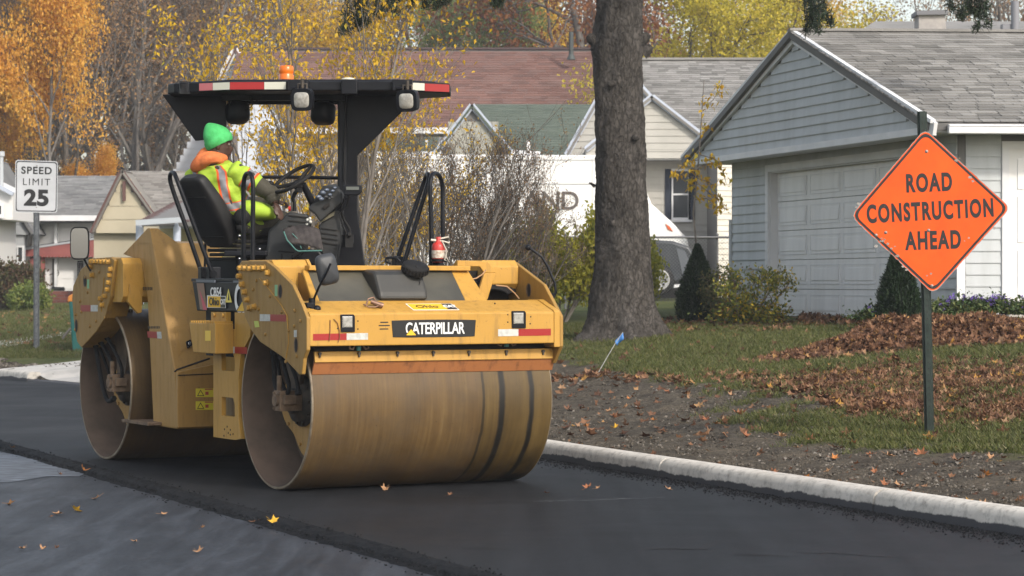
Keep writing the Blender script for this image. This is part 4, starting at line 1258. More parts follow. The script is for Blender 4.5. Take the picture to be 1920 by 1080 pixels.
b = MB(); b.cyl(c + V(0, 0, -.02), c + V(0, 0, .01), .064, seg=24); b.build('beacon_base', M_blk, be)
b = MB(); b.tube([LP(x, y, YC + .3) for x, y in ((460, 200), (466, 196), (473, 195), (482, 188), (492, 180))], .005, 6); b.tube([LP(x, y, YC + .3) for x, y in ((459, 205), (470, 201), (478, 191))], .004, 6); b.tube([LP(x, y, YC + .28) for x, y in ((468, 181), (471, 188), (475, 196))], .010, 6); b.tube([LP(x, y, YC + .5) for x, y in ((430, 198), (436, 182), (444, 178))], .010, 6); b.build('cable', M_rub, roller)

# seat: slab back rest with raised edges, cushion, arm rest, suspension
FW = Vector((.66, .75, 0)).normalized(); WD = Vector((-.75, .66, 0)).normalized()   # seat facing and its left, in world directions
W3 = W2L.to_3x3()
fL = W3 @ FW; wL = W3 @ WD
SEATY = 20.45
hip = LP(430, 432, SEATY + .10)
lean = (V(0, 0, 1) * math.cos(math.radians(33)) - fL * math.sin(math.radians(33))).normalized()
nb = lean.cross(wL).normalized()
if nb.dot(fL) > 0: nb = -nb         # towards the back of the seat
def loft(b, rings, mi=0, cap=True, smooth=True):
    n = len(rings[0]); vs = [p for r in rings for p in r]
    fs = [(i * n + k, i * n + (k + 1) % n, (i + 1) * n + (k + 1) % n, (i + 1) * n + k) for i in range(len(rings) - 1) for k in range(n)]
    b.add(vs, fs, mi, smooth)
    if cap:
        b.add(rings[0], [tuple(range(n))[::-1]], mi); b.add(rings[-1], [tuple(range(n))], mi)
def selli(c, ax, ay, rx, ry, n=24, e=.55):
    P = []
    for i in range(n):
        th = 2 * math.pi * i / n
        x = abs(math.cos(th)) ** e * math.copysign(1, math.cos(th)); y = abs(math.sin(th)) ** e * math.copysign(1, math.sin(th))
        P.append(c + ax * (x * rx) + ay * (y * ry))
    return P
b = MB(); rings = []
for t, w, d in ((-.04, .20, .07), (.05, .245, .085), (.18, .26, .085), (.32, .255, .075), (.42, .225, .065), (.50, .195, .06), (.545, .18, .055), (.57, .15, .045), (.58, .10, .03)):
    rings.append(selli(hip + lean * t + nb * .11, wL, nb, w * .76, d, 28, .5))
loft(b, rings); sbk = b.build('seat_back', M_vinyl, roller)
sbk.modifiers.new('sub', 'SUBSURF').render_levels = 1
for q_, w_, h_ in ((.06, .198, .15), (.42, .18, .14)):
    b = MB(); b.tube([hip + lean * q_ + nb * w_ + wL * k for k in (-h_, 0, h_)], .005, 6); b.build('seat_seam', M_rub, sbk)
b = MB(); loft(b, [selli(hip + V(0, 0, -.03) + fL * .16, fL, wL, .24, .22, 24, .5), selli(hip + V(0, 0, .01) + fL * .16, fL, wL, .26, .24, 24, .5), selli(hip + V(0, 0, .05) + fL * .16, fL, wL, .24, .22, 24, .5)]); b.build('seat_cushion', M_vinyl, roller)
b = MB(); q = hip - wL * .25 + lean * .16 + fL * .04
b.tube([q + nb * .06, q + fL * .10 + V(0, 0, .01), q + fL * .34 + V(0, 0, .02)], [.045, .045, .038], 12); b.ball(q + nb * .06 - wL * .01, .07); b.ball(q + nb * .05 - V(0, 0, .09), .05); b.build('arm_rest', M_rub, roller)
b = MB()
for k in range(5): b.box(hip + fL * .12 - V(0, 0, .09 + .035 * k), (.40 - .02 * (k % 2), .36 - .03 * (k % 2), .026), Matrix.Rotation(math.atan2(fL.y, fL.x), 3, 'Z'))
b.build('seat_suspension', M_rub, roller, bevel=.008)
b = MB(); b.box(hip + fL * .1 - V(0, 0, .40), (.34, .34, .34), Matrix.Rotation(math.atan2(fL.y, fL.x), 3, 'Z')); b.build('seat_pedestal', M_blk, roller, bevel=.015)
for x, y in ((449, 442), (487, 467), (449, 485), (476, 449)):
    b = MB(); b.ball(LP(x, y, 20.05), .010); b.build('chrome_knob', M_chrome, roller)
b = MB(); b.prism([LP(x, y, 20.2) for x, y in ((447, 488), (480, 488), (480, 500), (447, 500))], DY * .4); b.prism([LP(x, y, 20.25) for x, y in ((420, 470), (500, 470), (500, 480), (420, 480))], DY * .4); b.build('deck_box', M_blk, roller, bevel=.01)
# consoles
wprism('side_console', [(500, 458), (503, 432), (541, 397), (577, 402), (580, 420), (572, 470), (530, 498), (495, 498)], 20.35, .24, M_grey, bevel=.02)
b = MB()
for i in range(3): b.prism([LP(x, y + 9.5 * i, 20.34) for x, y in ((541, 403), (577, 407), (577, 408.6), (541, 404.6))], DY * .02)
b.build('console_groove', M_dark, roller)
wprism('console_skirt', [(440, 470), (500, 455), (600, 470), (620, 498), (440, 498)], 20.5, .5, M_blk, bevel=.02)
b = MB()
for x0, y0, x1, y1 in ((528, 476, 528, 498), (548, 478, 548, 498), (522, 471, 552, 473)): b.tube([LP(x0, y0, 20.28), LP(x1, y1, 20.28)], .007, 6)
b.build('hose_bundle', M_rub, roller)
# folded rubber floor mat
def floor_mat():
    b = MB(); n = 26; m = 8; vs = []
    for j in range(m + 1):
        for i in range(n + 1):
            u = i / n; w_ = j / m
            x = 531 + 68 * u + 10 * w_ * (1 - u * .2); y = 431 - 6 * math.sin(math.pi * u) + (26 + 14 * math.sin(u * 1.5)) * w_ + 4 * (u - .5) ** 2
            y += .8 * math.sin(u * math.pi * 13)
            vs.append(LP(x, y, 20.22 - .10 * math.sin(w_ * math.pi / 2)) )
    fs = [(j * (n + 1) + i, j * (n + 1) + i + 1, (j + 1) * (n + 1) + i + 1, (j + 1) * (n + 1) + i) for j in range(m) for i in range(n)]
    b.add(vs, fs, 0, True)
    o = b.build('rolled_rubber_mat', mat('mat_rubber', (.022, .018, .018), .8, col2=(.05, .042, .04), scale=14), roller)
    so = o.modifiers.new('sol', 'SOLIDIFY'); so.thickness = .015
    b = MB()
    b.tube([LP(x, y, 20.10) for x, y in ((532, 434), (538, 450), (554, 468), (560, 471), (604, 470))], .006, 6)
    b.tube([LP(x, y, 20.12) for x, y in ((548, 438), (560, 450), (565, 466))], .004, 6)
    b.build('mat_edge', mat('teal_rubber', (.06, .16, .14), .7), roller)
floor_mat()
wprism('dash_box', [(590, 402), (577, 392), (586, 380), (634, 352), (642, 362), (641, 380), (600, 416)], 20.42, .26, M_grey, bevel=.014)
b = MB(); b.prism([LP(x, y, 20.40) for x, y in ((606, 386), (617, 380), (618, 386), (607, 393))], DY * .02); b.build('dash_slot', M_dark, roller)
b = MB(); b.prism([LP(588, 379, 20.43), LP(606, 352, 20.55), LP(630, 349, 20.60), LP(637, 356, 20.43)], V(0, 0, .02)); b.build('dash_top', M_grey, roller, bevel=.005)
for i, (x, y, r) in enumerate(((598, 369, .022), (606, 361, .022), (613, 356, .018), (619, 365, .016), (624, 358, .015), (628, 352, .014), (603, 373, .020), (612, 369, .016), (618, 372, .012), (622, 370, .012))):
    b = MB(); b.ball(LP(x, y, 20.38), r, 12, 8, sc=(1.2, .6, .7)); b.build('switch', mat('switch_blue', (.09, .11, .15), .25) if i < 7 else M_lg, roller)
wprism('dash_pedestal', [(597, 424), (620, 396), (642, 392), (640, 440), (630, 498), (606, 498)], 20.5, .22, M_grey, bevel=.012)
b = MB()
for i in range(4): b.prism([LP(x, y + 9 * i, 20.49) for x, y in ((602, 427), (632, 431), (632, 432.4), (602, 428.4))], DY * .02)
b.build('console_groove', M_dark, roller)
b = MB(); b.prism([LP(x, y, 20.47) for x, y in ((600, 412), (628, 396), (626, 404), (598, 419))], DY * .02); b.build('console_panel', mat('khaki_panel', (.12, .11, .07), .6), roller)
wprism('monitor', [(643, 347), (678, 347), (678, 360), (672, 366), (645, 366)], 20.30, .07, M_blk, bevel=.008)
b = MB(); b.prism([LP(x, y, 20.29) for x, y in ((649, 350), (673, 350), (673, 356), (649, 356))], DY * .01); b.build('monitor_screen', mat('dull_screen', (.10, .11, .10), .3), roller)
b = MB(); b.tube([LP(x, y, 20.5) for x, y in ((645, 372), (639, 392), (645, 412), (655, 428), (660, 446), (652, 462))], .010, 7); b.tube([LP(x, y, 20.46) for x, y in ((655, 366), (650, 388), (636, 400), (642, 420), (650, 440), (662, 440), (662, 455), (645, 460))], .008, 7); b.box(LP(652, 452, 20.4), (.07, .06, .10)); b.ball(LP(655, 440, 20.36), .02); b.build('cable_loom', M_rub, roller)
b = MB(); b.cyl(LP(568, 345, 20.38), LP(590, 388, 20.48), .026, .032, 12); b.build('steering_column', M_blk, roller)
# steering wheel
sw = thing('steering_wheel', None, None); sw.parent = roller
cw_ = LP(551, 335, 20.35); ma = (DX * math.cos(math.radians(31)) + DZ * math.sin(math.radians(31))); mi_ = (DY * .93 + (-DX * math.sin(math.radians(31)) + DZ * math.cos(math.radians(31))) * .36).normalized()
b = MB(); b.tube([cw_ + ma * .185 * math.cos(t * math.pi / 18) + mi_ * .185 * math.sin(t * math.pi / 18) for t in range(36)], .0155, 10, closed=True); b.build('wheel_rim', M_rub, sw)
nw = ma.cross(mi_).normalized(); nw = nw if nw.z < 0 else -nw
b = MB()
for t in (20, 160, 270): b.tube([cw_ + nw * .05, cw_ + (ma * math.cos(math.radians(t)) + mi_ * math.sin(math.radians(t))) * .18], [.022, .012], 8)
b.cyl(cw_ + nw * .03, cw_ + nw * .09, .045, .04, 16); b.build('wheel_spokes', M_rub, sw)
b = MB(); b.cyl(cw_ - ma * .18, cw_ - ma * .18 - nw * .05, .016, seg=10); b.ball(cw_ - ma * .18 - nw * .06, .028); b.build('wheel_knob', M_rub, sw)
# travel lever
b = MB(); b.tube([LP(x, y, 20.4) for x, y in ((552, 396), (552, 380), (549, 372), (553, 362), (558, 356))], [.018, .014, .016, .018, .016], 10); b.box(LP(560, 357, 20.36), (.05, .05, .035)); b.build('travel_lever', M_blk, roller, bevel=.004)
b = MB(); b.cyl(LP(541, 391, 20.34), LP(545, 391, 20.34), .020, seg=12); b.build('red_knob', mat('red_knob_m', (.4, .02, .02), .4), roller)
for p_ in ((576, 412), (582, 416), (575, 420), (581, 410)):
    b = MB(); b.ball(LP(p_[0], p_[1], 20.36), .014, 8, 6); b.build('key_tag', M_wht, roller)

# fire extinguisher clamped by the far handrail
fe = thing('fire_extinguisher', 'red fire extinguisher with white lever head clamped beside the right handrail', 'extinguisher', U(822, 499, 20.45))
q = V(0, 0, 0); S_ = 20.45 / FPX
b = MB(); b.lathe((0, 0, .03), (0, 0, 1), [(0, 0), (0, .052), (.13, .054), (.15, .046), (.165, .022), (.185, .018), (.205, .022), (.205, 0)], 28); b.build('cylinder_body', mat('red_enamel', (.50, .035, .03), .35, col2=(.38, .05, .04), scale=14), fe)
b = MB(); b.lathe((0, 0, .065), (0, 0, 1), [(0, .0545), (.062, .0555)], 28); b.build('paper_label', mat('label_paper', (.55, .50, .42), .7, col2=(.32, .2, .14), scale=40), fe)
b = MB(); b.tube([(-.05, 0, .205), (-.01, 0, .215), (.085, -.01, .235)], .008, 6); b.tube([(-.01, 0, .205), (.04, -.01, .200), (.09, -.01, .185)], .007, 6); b.cyl((-.02, -.01, .205), (-.06, -.02, .21), .010, seg=8); b.build('lever_head', mat('bone_white', (.55, .5, .42), .5), fe)
b = MB(); b.tube([(-.06, .03, .0), (-.065, .03, .13)], .014, 8); b.lathe((0, 0, .035), (0, 0, 1), [(0, .060), (.022, .061)], 24); b.lathe((0, 0, .0), (0, 0, 1), [(0, .07), (.012, .07)], 24); b.box((.06, 0, .046), (.05, .03, .03)); b.build('clamp_bracket', M_blk, fe)
b = MB(); b.tube([(.03, -.03, .2), (.07, -.05, .12), (.05, -.05, .05), (.09, -.05, .03), (.06, -.05, .08)], .006, 6); b.build('hose', mat('bone_hose', (.4, .36, .3), .6), fe)
# ------------------------------------------------------------------ the driver
PW = U(450, 424, SEATY + .12)                  # pelvis
F_ = Vector((.50, .866, 0)); L_ = Vector((-.866, .50, 0))     # torso direction and its left
person = thing('person', 'driver in lime safety vest, orange hood and green knit cap seated on the roller', 'person', PW)
def D(f, l, z): return F_ * f + L_ * l + Vector((0, 0, z))
M_skin = mat('dark_skin', (.048, .023, .015), .45, col2=(.062, .031, .02), scale=12)
M_lime = mat('lime_fabric', (.34, .48, .04), .75, col2=(.27, .40, .03), scale=7, bmp=.5, bscale=8, bdist=.02)
M_ora = mat('orange_fabric', (.56, .155, .045), .8, col2=(.46, .12, .035), scale=8, bmp=.6, bscale=10, bdist=.02)
M_orb2 = mat('orange_band', (.62, .09, .015), .6)
M_silver = mat('silver_band', (.22, .22, .235), .45, col2=(.16, .16, .17), scale=12)
M_olive = mat('olive_fabric', (.035, .032, .022), .85, col2=(.055, .050, .036), scale=7, bmp=.6, bscale=9, bdist=.02)
M_cap = mat('green_knit', (.07, .46, .14), .85, col2=(.05, .37, .10), scale=20, bmp=.5, bscale=60, bdist=.006)
lean_a = math.radians(19)
def spine(t):
    """pelvis to base of the neck"""
    return Vector((-.015 - .195 * t - .03 * math.sin(t * math.pi), -.03 - .10 * t - .04 * math.sin(t * math.pi), .02 + .50 * t))
def tring(t, w, d, n=40, off=0.0, e=.82, dx=0.0):
    c = spine(t) + F_ * dx
    ax = L_; ay = (F_ * math.cos(lean_a) + Vector((0, 0, 1)) * math.sin(lean_a)).normalized()
    return selli(c, ax, ay, w + off, d + off, n, e)
SECT = [(-.10, .185, .13, .04), (0, .20, .145, .03), (.12, .195, .15, .02), (.28, .19, .145, .01), (.45, .20, .14, 0), (.62, .215, .135, 0), (.75, .225, .125, 0), (.86, .215, .105, 0), (.94, .165, .085, 0), (1.0, .10, .075, 0)]
def sect(t):
    for a, b_ in zip(SECT[:-1], SECT[1:]):
        if a[0] <= t <= b_[0]:
            k = (t - a[0]) / (b_[0] - a[0]); k = k * k * (3 - 2 * k)
            return [a[i] + (b_[i] - a[i]) * k for i in (1, 2, 3)]
    return SECT[-1][1:]
def tubeR(pts, rs, n=16):
    b = MB(); b.tube(pts, rs, n); return b
def smoothp(pts, rs, k=5):
    P = []; R = []
    pts = [Vector(p) for p in pts]
    for j in range(len(pts) - 1):
        p0 = pts[max(j - 1, 0)]; p1 = pts[j]; p2 = pts[j + 1]; p3 = pts[min(j + 2, len(pts) - 1)]
        for i in range(k):
            t = i / k
            P.append(.5 * ((2 * p1) + (p2 - p0) * t + (2 * p0 - 5 * p1 + 4 * p2 - p3) * t * t + (3 * p1 - p0 - 3 * p2 + p3) * t ** 3)); R.append(rs[j] + (rs[j + 1] - rs[j]) * t)
    P.append(pts[-1]); R.append(rs[-1]); return P, R
def rel(px, py, Y): return U(px, py, Y) - PW
shR = spine(.84) - L_ * .20; shL = spine(.84) + L_ * .20
elR = rel(507, 362, 20.33); haR = rel(516, 381, 20.30)
elL = shL + D(.13, .03, -.26); haL = rel(512, 380, 20.75)
neck = spine(1.0)
headc = rel(411, 274, 20.55)
# head profile: face looks along HF
HF = Vector((.995, .05, 0)).normalized(); HL = Vector((-.05, .995, 0)).normalized(); HU = Vector((.05, 0, 1)).normalized()
def head_mesh(b):
    rows = [(-.125, .045, .02, .045), (-.112, .075, .035, .055), (-.095, .084, .05, .062), (-.075, .086, .062, .066), (-.055, .088, .072, .068), (-.035, .088, .078, .070), (-.015, .090, .083, .072), (.0, .088, .088, .073), (.02, .089, .094, .075), (.045, .094, .099, .077), (.07, .092, .099, .076), (.095, .080, .090, .068), (.118, .056, .066, .050), (.13, .02, .03, .02)]
    n = 40; rings = []
    for z, fr, bk, sd in rows:
        P = []
        for i in range(n):
            th = 2 * math.pi * i / n - math.pi
            x = math.cos(th); y = math.sin(th)
            r = fr if x > 0 else bk
            px_ = x * r; py_ = y * sd
            a = abs(th)
            nose = math.exp(-(a / .20) ** 2) * .030 * max(0, 1 - abs(z + .022) / .035) * (1.25 if z < -.01 else .9)
            lips = math.exp(-(a / .42) ** 2) * .012 * math.exp(-((z + .062) / .014) ** 2)
            brow = math.exp(-(a / .6) ** 2) * .006 * math.exp(-((z - .035) / .012) ** 2)
            eye = -math.exp(-((a - .42) / .18) ** 2) * .010 * math.exp(-((z - .012) / .014) ** 2)
            cheek = math.exp(-((a - .7) / .3) ** 2) * .005 * math.exp(-((z + .02) / .02) ** 2)
            px_ += nose + lips + brow + eye + cheek * .5
            P.append(headc + HF * px_ + HL * py_ + HU * z)
        rings.append(P)
    loft(b, rings)
def body():
    b = MB()
    head_mesh(b)
    P, R = smoothp([spine(.86), neck, headc - HU * .06 - HF * .02], [.06, .058, .056]); b.tube(P, R, 16)
    # ears
    for s_ in (-1, 1):
        b.ball(headc + HL * s_ * .076 - HF * .005 + HU * -.005, .03, 14, 10, sc=(.55, .30, 1.0), R=basis(HF, HL, HU, (0, 0, 0)).to_3x3())
    loft(b, [selli(spine(t), L_, (F_ * math.cos(lean_a) + Vector((0, 0, 1)) * math.sin(lean_a)), sect(t)[0] - .03, sect(t)[1] - .03, 24, .8) for t in (-.1, 0, .2, .4, .6, .75, .86, .94)])
    for sh, el, ha, sgn in ((shR, elR, haR, -1), (shL, elL, haL, 1)):
        P, R = smoothp([sh, sh.lerp(el, .5), el, el.lerp(ha, .5), ha], [.058, .052, .043, .040, .028]); b.tube(P, R, 14)
        d = (ha - el).normalized(); up = Vector((0, 0, 1)); sd = d.cross(up).normalized()
        pc = ha + d * .045 
        b.ball(pc, .043, 14, 10, sc=(1.05, .85, .42), R=basis(d, sd, sd.cross(d) * 1.0, (0, 0, 0)).to_3x3())
        for k, ln in enumerate((.030, .036, .034, .026)):
            o_ = sd * (.027 - .018 * k)
            p0 = pc + d * .03 + o_
            q1 = p0 + d * ln + up * -.006; q2 = q1 + d * .006 - up * ln * .8; q3 = q2 - d * ln * .5 - up * .008
            P, R = smoothp([p0 - d * .02, p0, q1, q2, q3], [.009, .009, .0085, .008, .007], 3); b.tube(P, R, 8)
        p0 = pc - sd * .03 * sgn * -1
        P, R = smoothp([pc + sd * .02, pc + sd * .042 + d * .012 - up * .008, pc + sd * .040 + d * .040 - up * .024], [.013, .011, .009], 3); b.tube(P, R, 8)
    for s_ in (-1, 1):
        hipj = D(.02, .10 * s_, .0); kn = D(.44, .14 * s_, .03); an = D(.56, .13 * s_, -.36)
        P, R = smoothp([hipj, kn, an], [.085, .06, .045]); b.tube(P, R, 14)
        P, R = smoothp([an, an + D(.07, 0, -.055), an + D(.17, 0, -.07)], [.045, .045, .03], 3); b.tube(P, R, 12)
    o = b.build('body', M_skin, person)
    rm = o.modifiers.new('rm', 'REMESH'); rm.mode = 'VOXEL'; rm.voxel_size = .0045; rm.use_smooth_shade = True
    sm = o.modifiers.new('sm', 'SMOOTH'); sm.factor = .5; sm.iterations = 2
body()
for s_ in (-1, 1):
    b = MB(); e_ = headc + HF * .078 + HL * .031 * s_ + HU * .012; b.ball(e_, .0115, 12, 8); b.build('eye', mat('eye_white', (.16, .13, .11), .3), person)
    b = MB(); b.ball(e_ + HF * .007 , .0062, 10, 6); b.build('iris', mat('iris_dark', (.01, .007, .005), .1), person)
b = MB(); P, R = smoothp([headc + HF * (.086) + HL * -.026 + HU * -.064, headc + HF * .0995 + HU * -.062, headc + HF * .086 + HL * .026 + HU * -.064], [.002, .0035, .002], 4); b.tube(P, R, 6); b.build('lips', mat('lip', (.09, .035, .03), .5), person)
for s_ in (-1, 1):
    b = MB(); P, R = smoothp([headc + HF * .088 + HL * .016 * s_ + HU * .034, headc + HF * .084 + HL * .036 * s_ + HU * .040, headc + HF * .070 + HL * .052 * s_ + HU * .034], [.003, .0045, .002], 3); b.tube(P, R, 6); b.build('eyebrow', mat('brow_hair', (.012, .009, .007), .9), person)
# knit cap: rolled brim and slouching top pointing back
b = MB(); rings = []
AXc = (HU * .90 - HF * .42).normalized(); FX = (HF - AXc * HF.dot(AXc)).normalized(); LX = HL
base = headc + HU * .045 - HF * .008
for t, r, rs_, sh in ((-.042, .106, .085, 0), (-.030, .116, .096, 0), (.0, .119, .099, 0), (.018, .118, .098, 0), (.026, .111, .093, 0), (.04, .110, .092, 0), (.07, .100, .086, -.003), (.10, .082, .072, -.008), (.125, .060, .055, -.014), (.145, .038, .036, -.020), (.158, .018, .018, -.024), (.162, .002, .002, -.025)):
    P = []
    for i in range(44):
        th = 2 * math.pi * i / 44
        rib = 1 + .010 * math.cos(22 * th)
        w1 = 1 + .02 * math.sin(3 * th + t * 30)
        P.append(base + AXc * (t + .006 * math.cos(th) * (t < .02)) + FX * (math.cos(th) * r * rib * w1 + sh) + LX * math.sin(th) * rs_ * rib * w1)
    rings.append(P)
loft(b, rings, cap=False); b.build('knit_cap', M_cap, person)
# orange hood bunched behind the neck
b = MB(); rings = []
hc = neck + Vector((0, 0, .015)) - F_ * .02
for t in range(25):
    th = 2 * math.pi * t / 24
    back = .5 - .5 * math.cos(th)      # 1 at the back
    c = hc + F_ * (math.cos(th) * (.07 + .01 * back)) + L_ * math.sin(th) * .085 + Vector((0, 0, .01 + .02 * math.sin(th * 2) - .02 * back))
    outd = (F_ * math.cos(th) + L_ * math.sin(th)).normalized()
    r_ = .026 + .012 * back; r2 = .032 + .016 * back
    c = c + Vector((0, 0, -.01 * back)) 
    rings.append([c + outd * math.cos(2 * math.pi * k / 16) * r_ * (1 + .12 * math.sin(k * 2.2 + t)) + Vector((0, 0, 1)) * math.sin(2 * math.pi * k / 16) * r2 for k in range(16)])
loft(b, rings[:-1] + [rings[0]], cap=False); rings = []
P, R = smoothp([rel(424, 298, 20.50), rel(410, 296, 20.45), rel(393, 297, 20.42), rel(378, 304, 20.40), rel(367, 313, 20.42), rel(362, 319, 20.44)], [.030, .045, .062, .066, .050, .026])
b.tube(P, R, 18)
P, R = smoothp([rel(418, 291, 20.62), rel(402, 285, 20.60), rel(386, 290, 20.58), rel(374, 302, 20.56)], [.04, .055, .06, .045])
b.tube(P, R, 18); o = b.build('hood', M_ora, person)
rm = o.modifiers.new('rm', 'REMESH'); rm.mode = 'VOXEL'; rm.voxel_size = .008; rm.use_smooth_shade = True
sm = o.modifiers.new('sm', 'SMOOTH'); sm.factor = .6; sm.iterations = 6

# vest torso with bands set as faces of their own material
def vest():
    b = MB(); n = 64; T = [-.10 + .0145 * i for i in range(74)]
    rings = []
    for t in T:
        w, d, dx = sect(min(t, 1.0))
        P = []
        c = spine(t) + F_ * dx
        ay = (F_ * math.cos(lean_a) + Vector((0, 0, 1)) * math.sin(lean_a)).normalized()
        for i in range(n):
            th = 2 * math.pi * i / n
            x = abs(math.cos(th)) ** .85 * math.copysign(1, math.cos(th)); y = abs(math.sin(th)) ** .85 * math.copysign(1, math.sin(th))
            wr = .006 * math.sin(5 * th + 9 * t) + .005 * math.sin(11 * th - 17 * t) + .006 * math.sin(23 * t + 2 * th)
            P.append(c + L_ * x * (w + wr) + ay * y * (d + wr))
        rings.append(P)
    for j in range(len(T) - 1):
        for i in range(n):
            th = (2 * math.pi * (i + .5) / n); x = math.cos(th)
            t = T[j]
            mi = 0
            if .27 < t < .39: mi = 2 if .288 < t < .372 else 1
            ax_ = abs(abs(x) - .56)
            if t > .26 and ax_ < .20 and mi == 0: mi = 2 if ax_ < .13 else 1
            b.add([rings[j][i], rings[j][(i + 1) % n], rings[j + 1][(i + 1) % n], rings[j + 1][i]], [(0, 1, 2, 3)], mi, True)
    b.add(rings[-1], [tuple(range(n))], 0)
    o = b.build('safety_vest', [M_lime, M_orb2, M_silver], person)
    w_ = o.modifiers.new('w', 'WELD'); w_.merge_threshold = .0005
    # bloused hem over the lap
    b = MB(); loft(b, [selli(rel(x, y, 20.42), Vector((0, 1, 0)), Vector((.15, 0, 1)).normalized(), w, h, 26, .85) for x, y, w, h in ((452, 392, .10, .06), (460, 393, .14, .085), (475, 395, .155, .082), (490, 396, .155, .076), (503, 398, .14, .066), (512, 402, .11, .045), (516, 405, .07, .02))])
    o = b.build('vest_hem', M_lime, person); o.modifiers.new('s', 'SUBSURF').render_levels = 1
vest()
def sleeve(sh, el, frac):
    b = MB(); n = 36
    K = 30; rings = []; axis = (el - sh); ln = axis.length
    P0 = sh - axis.normalized() * .03 + (spine(.8) - sh) * .12
    for j in range(K + 1):
        t = j / K
        c = P0.lerp(sh.lerp(el, frac), t)
        r = .098 - .022 * t + .006 * math.sin(t * 17)
        if t > .93: r += .004
        if t < .2: r *= math.sqrt(max(.02, 1 - ((.2 - t) / .2) ** 2))
        a = axis.normalized(); u = a.cross(Vector((0, 0, 1))).normalized(); w = a.cross(u)
        rings.append([c + (u * math.cos(2 * math.pi * k / n) + w * math.sin(2 * math.pi * k / n)) * (r + .006 * math.sin(3 * (2 * math.pi * k / n) + 9 * t)) for k in range(n)])
    for j in range(K):
        t = j / K
        mi = 0
        if .50 < t < .84: mi = 2 if .56 < t < .78 else 1
        for k in range(n):
            b.add([rings[j][k], rings[j][(k + 1) % n], rings[j + 1][(k + 1) % n], rings[j + 1][k]], [(0, 1, 2, 3)], mi, True)
    o = b.build('vest_sleeve', [M_lime, M_orb2, M_silver], person)
    w_ = o.modifiers.new('w', 'WELD'); w_.merge_threshold = .0005
    P, R = smoothp([sh, sh.lerp(el, .55), el, el.lerp(haR if sh is shR else haL, .6), (el.lerp(haR if sh is shR else haL, .93))], [.07, .074, .068, .056, .042]); 
    b = MB(); b.tube(P, [r * (1 + .05 * math.sin(i * 1.9)) for i, r in enumerate(R)], 20); b.build('jacket_sleeve', M_olive, person)
sleeve(shR, elR, .66); sleeve(shL, elL, .66)
b = MB(); loft(b, [selli(spine(t), L_, (F_ * math.cos(lean_a) + Vector((0, 0, 1)) * math.sin(lean_a)), sect(t)[0] - .012, sect(t)[1] - .012, 24, .85) for t in (-.1, 0, .3, .6, .8, .9, .95)])
b.build('jacket', M_olive, person)
b = MB()
for s_ in (-1, 1):
    P, R = smoothp([D(-.05, .08 * s_, -.01), D(.15, .11 * s_, .02), D(.44, .14 * s_, .03), D(.54, .135 * s_, -.20), D(.565, .13 * s_, -.34)], [.115, .105, .083, .075, .07]); b.tube(P, R, 18)
b.build('trousers', M_olive, person)
b = MB()
for s_ in (-1, 1):
    an = D(.56, .13 * s_, -.37); P, R = smoothp([an + D(-.02, 0, .02), an + D(.02, 0, -.05), an + D(.10, 0, -.075), an + D(.19, 0, -.08)], [.055, .06, .05, .035]); b.tube(P, R, 14)
b.build('boots', M_blk, person)
# ------------------------------------------------------------------ street signs and small street things
def rounded(pts, r, k=5):
    out_ = []
    n = len(pts)
    for i in range(n):
        p, a, c = Vector(pts[i]), Vector(pts[i - 1]), Vector(pts[(i + 1) % n])
        u = (a - p).normalized(); w = (c - p).normalized()
        s_, e_ = p + u * r, p + w * r
        for j in range(k + 1):
            t = j / k
            out_.append(tuple((1 - t) ** 2 * s_ + 2 * t * (1 - t) * p + t * t * e_))
    return out_
def u_post(name, h, w, m, parent, lean=(0, 0), d=.035, holes=True, z0=-.3, y=0.0):
    b = MB(); P = [(-w / 2, 0), (-w / 2 + .012, 0), (-w * .26, -d), (w * .26, -d), (w / 2 - .012, 0), (w / 2, 0), (w / 2, .004), (w * .5 - .014, .004), (w * .24, -d + .005), (-w * .24, -d + .005), (-w * .5 + .014, .004), (-w / 2, .004)]
    b.prism([(x + lean[0] * z0, y + yy + lean[1] * z0, z0) for x, yy in P], (lean[0] * (h - z0), lean[1] * (h - z0), h - z0))
    o = b.build(name, m, parent)
    if holes:
        hb = MB(); z = .08
        while z < h - .03:
            hb.lathe((lean[0] * z, y - d - .0008 + lean[1] * z, z), (0, -1, 0), [(0, .0055), (.0006, .0055), (.0006, 0)], 8, smooth=False); z += .0508
        hb.build('post_hole', M_dark, o, kind='stuff')
    return o

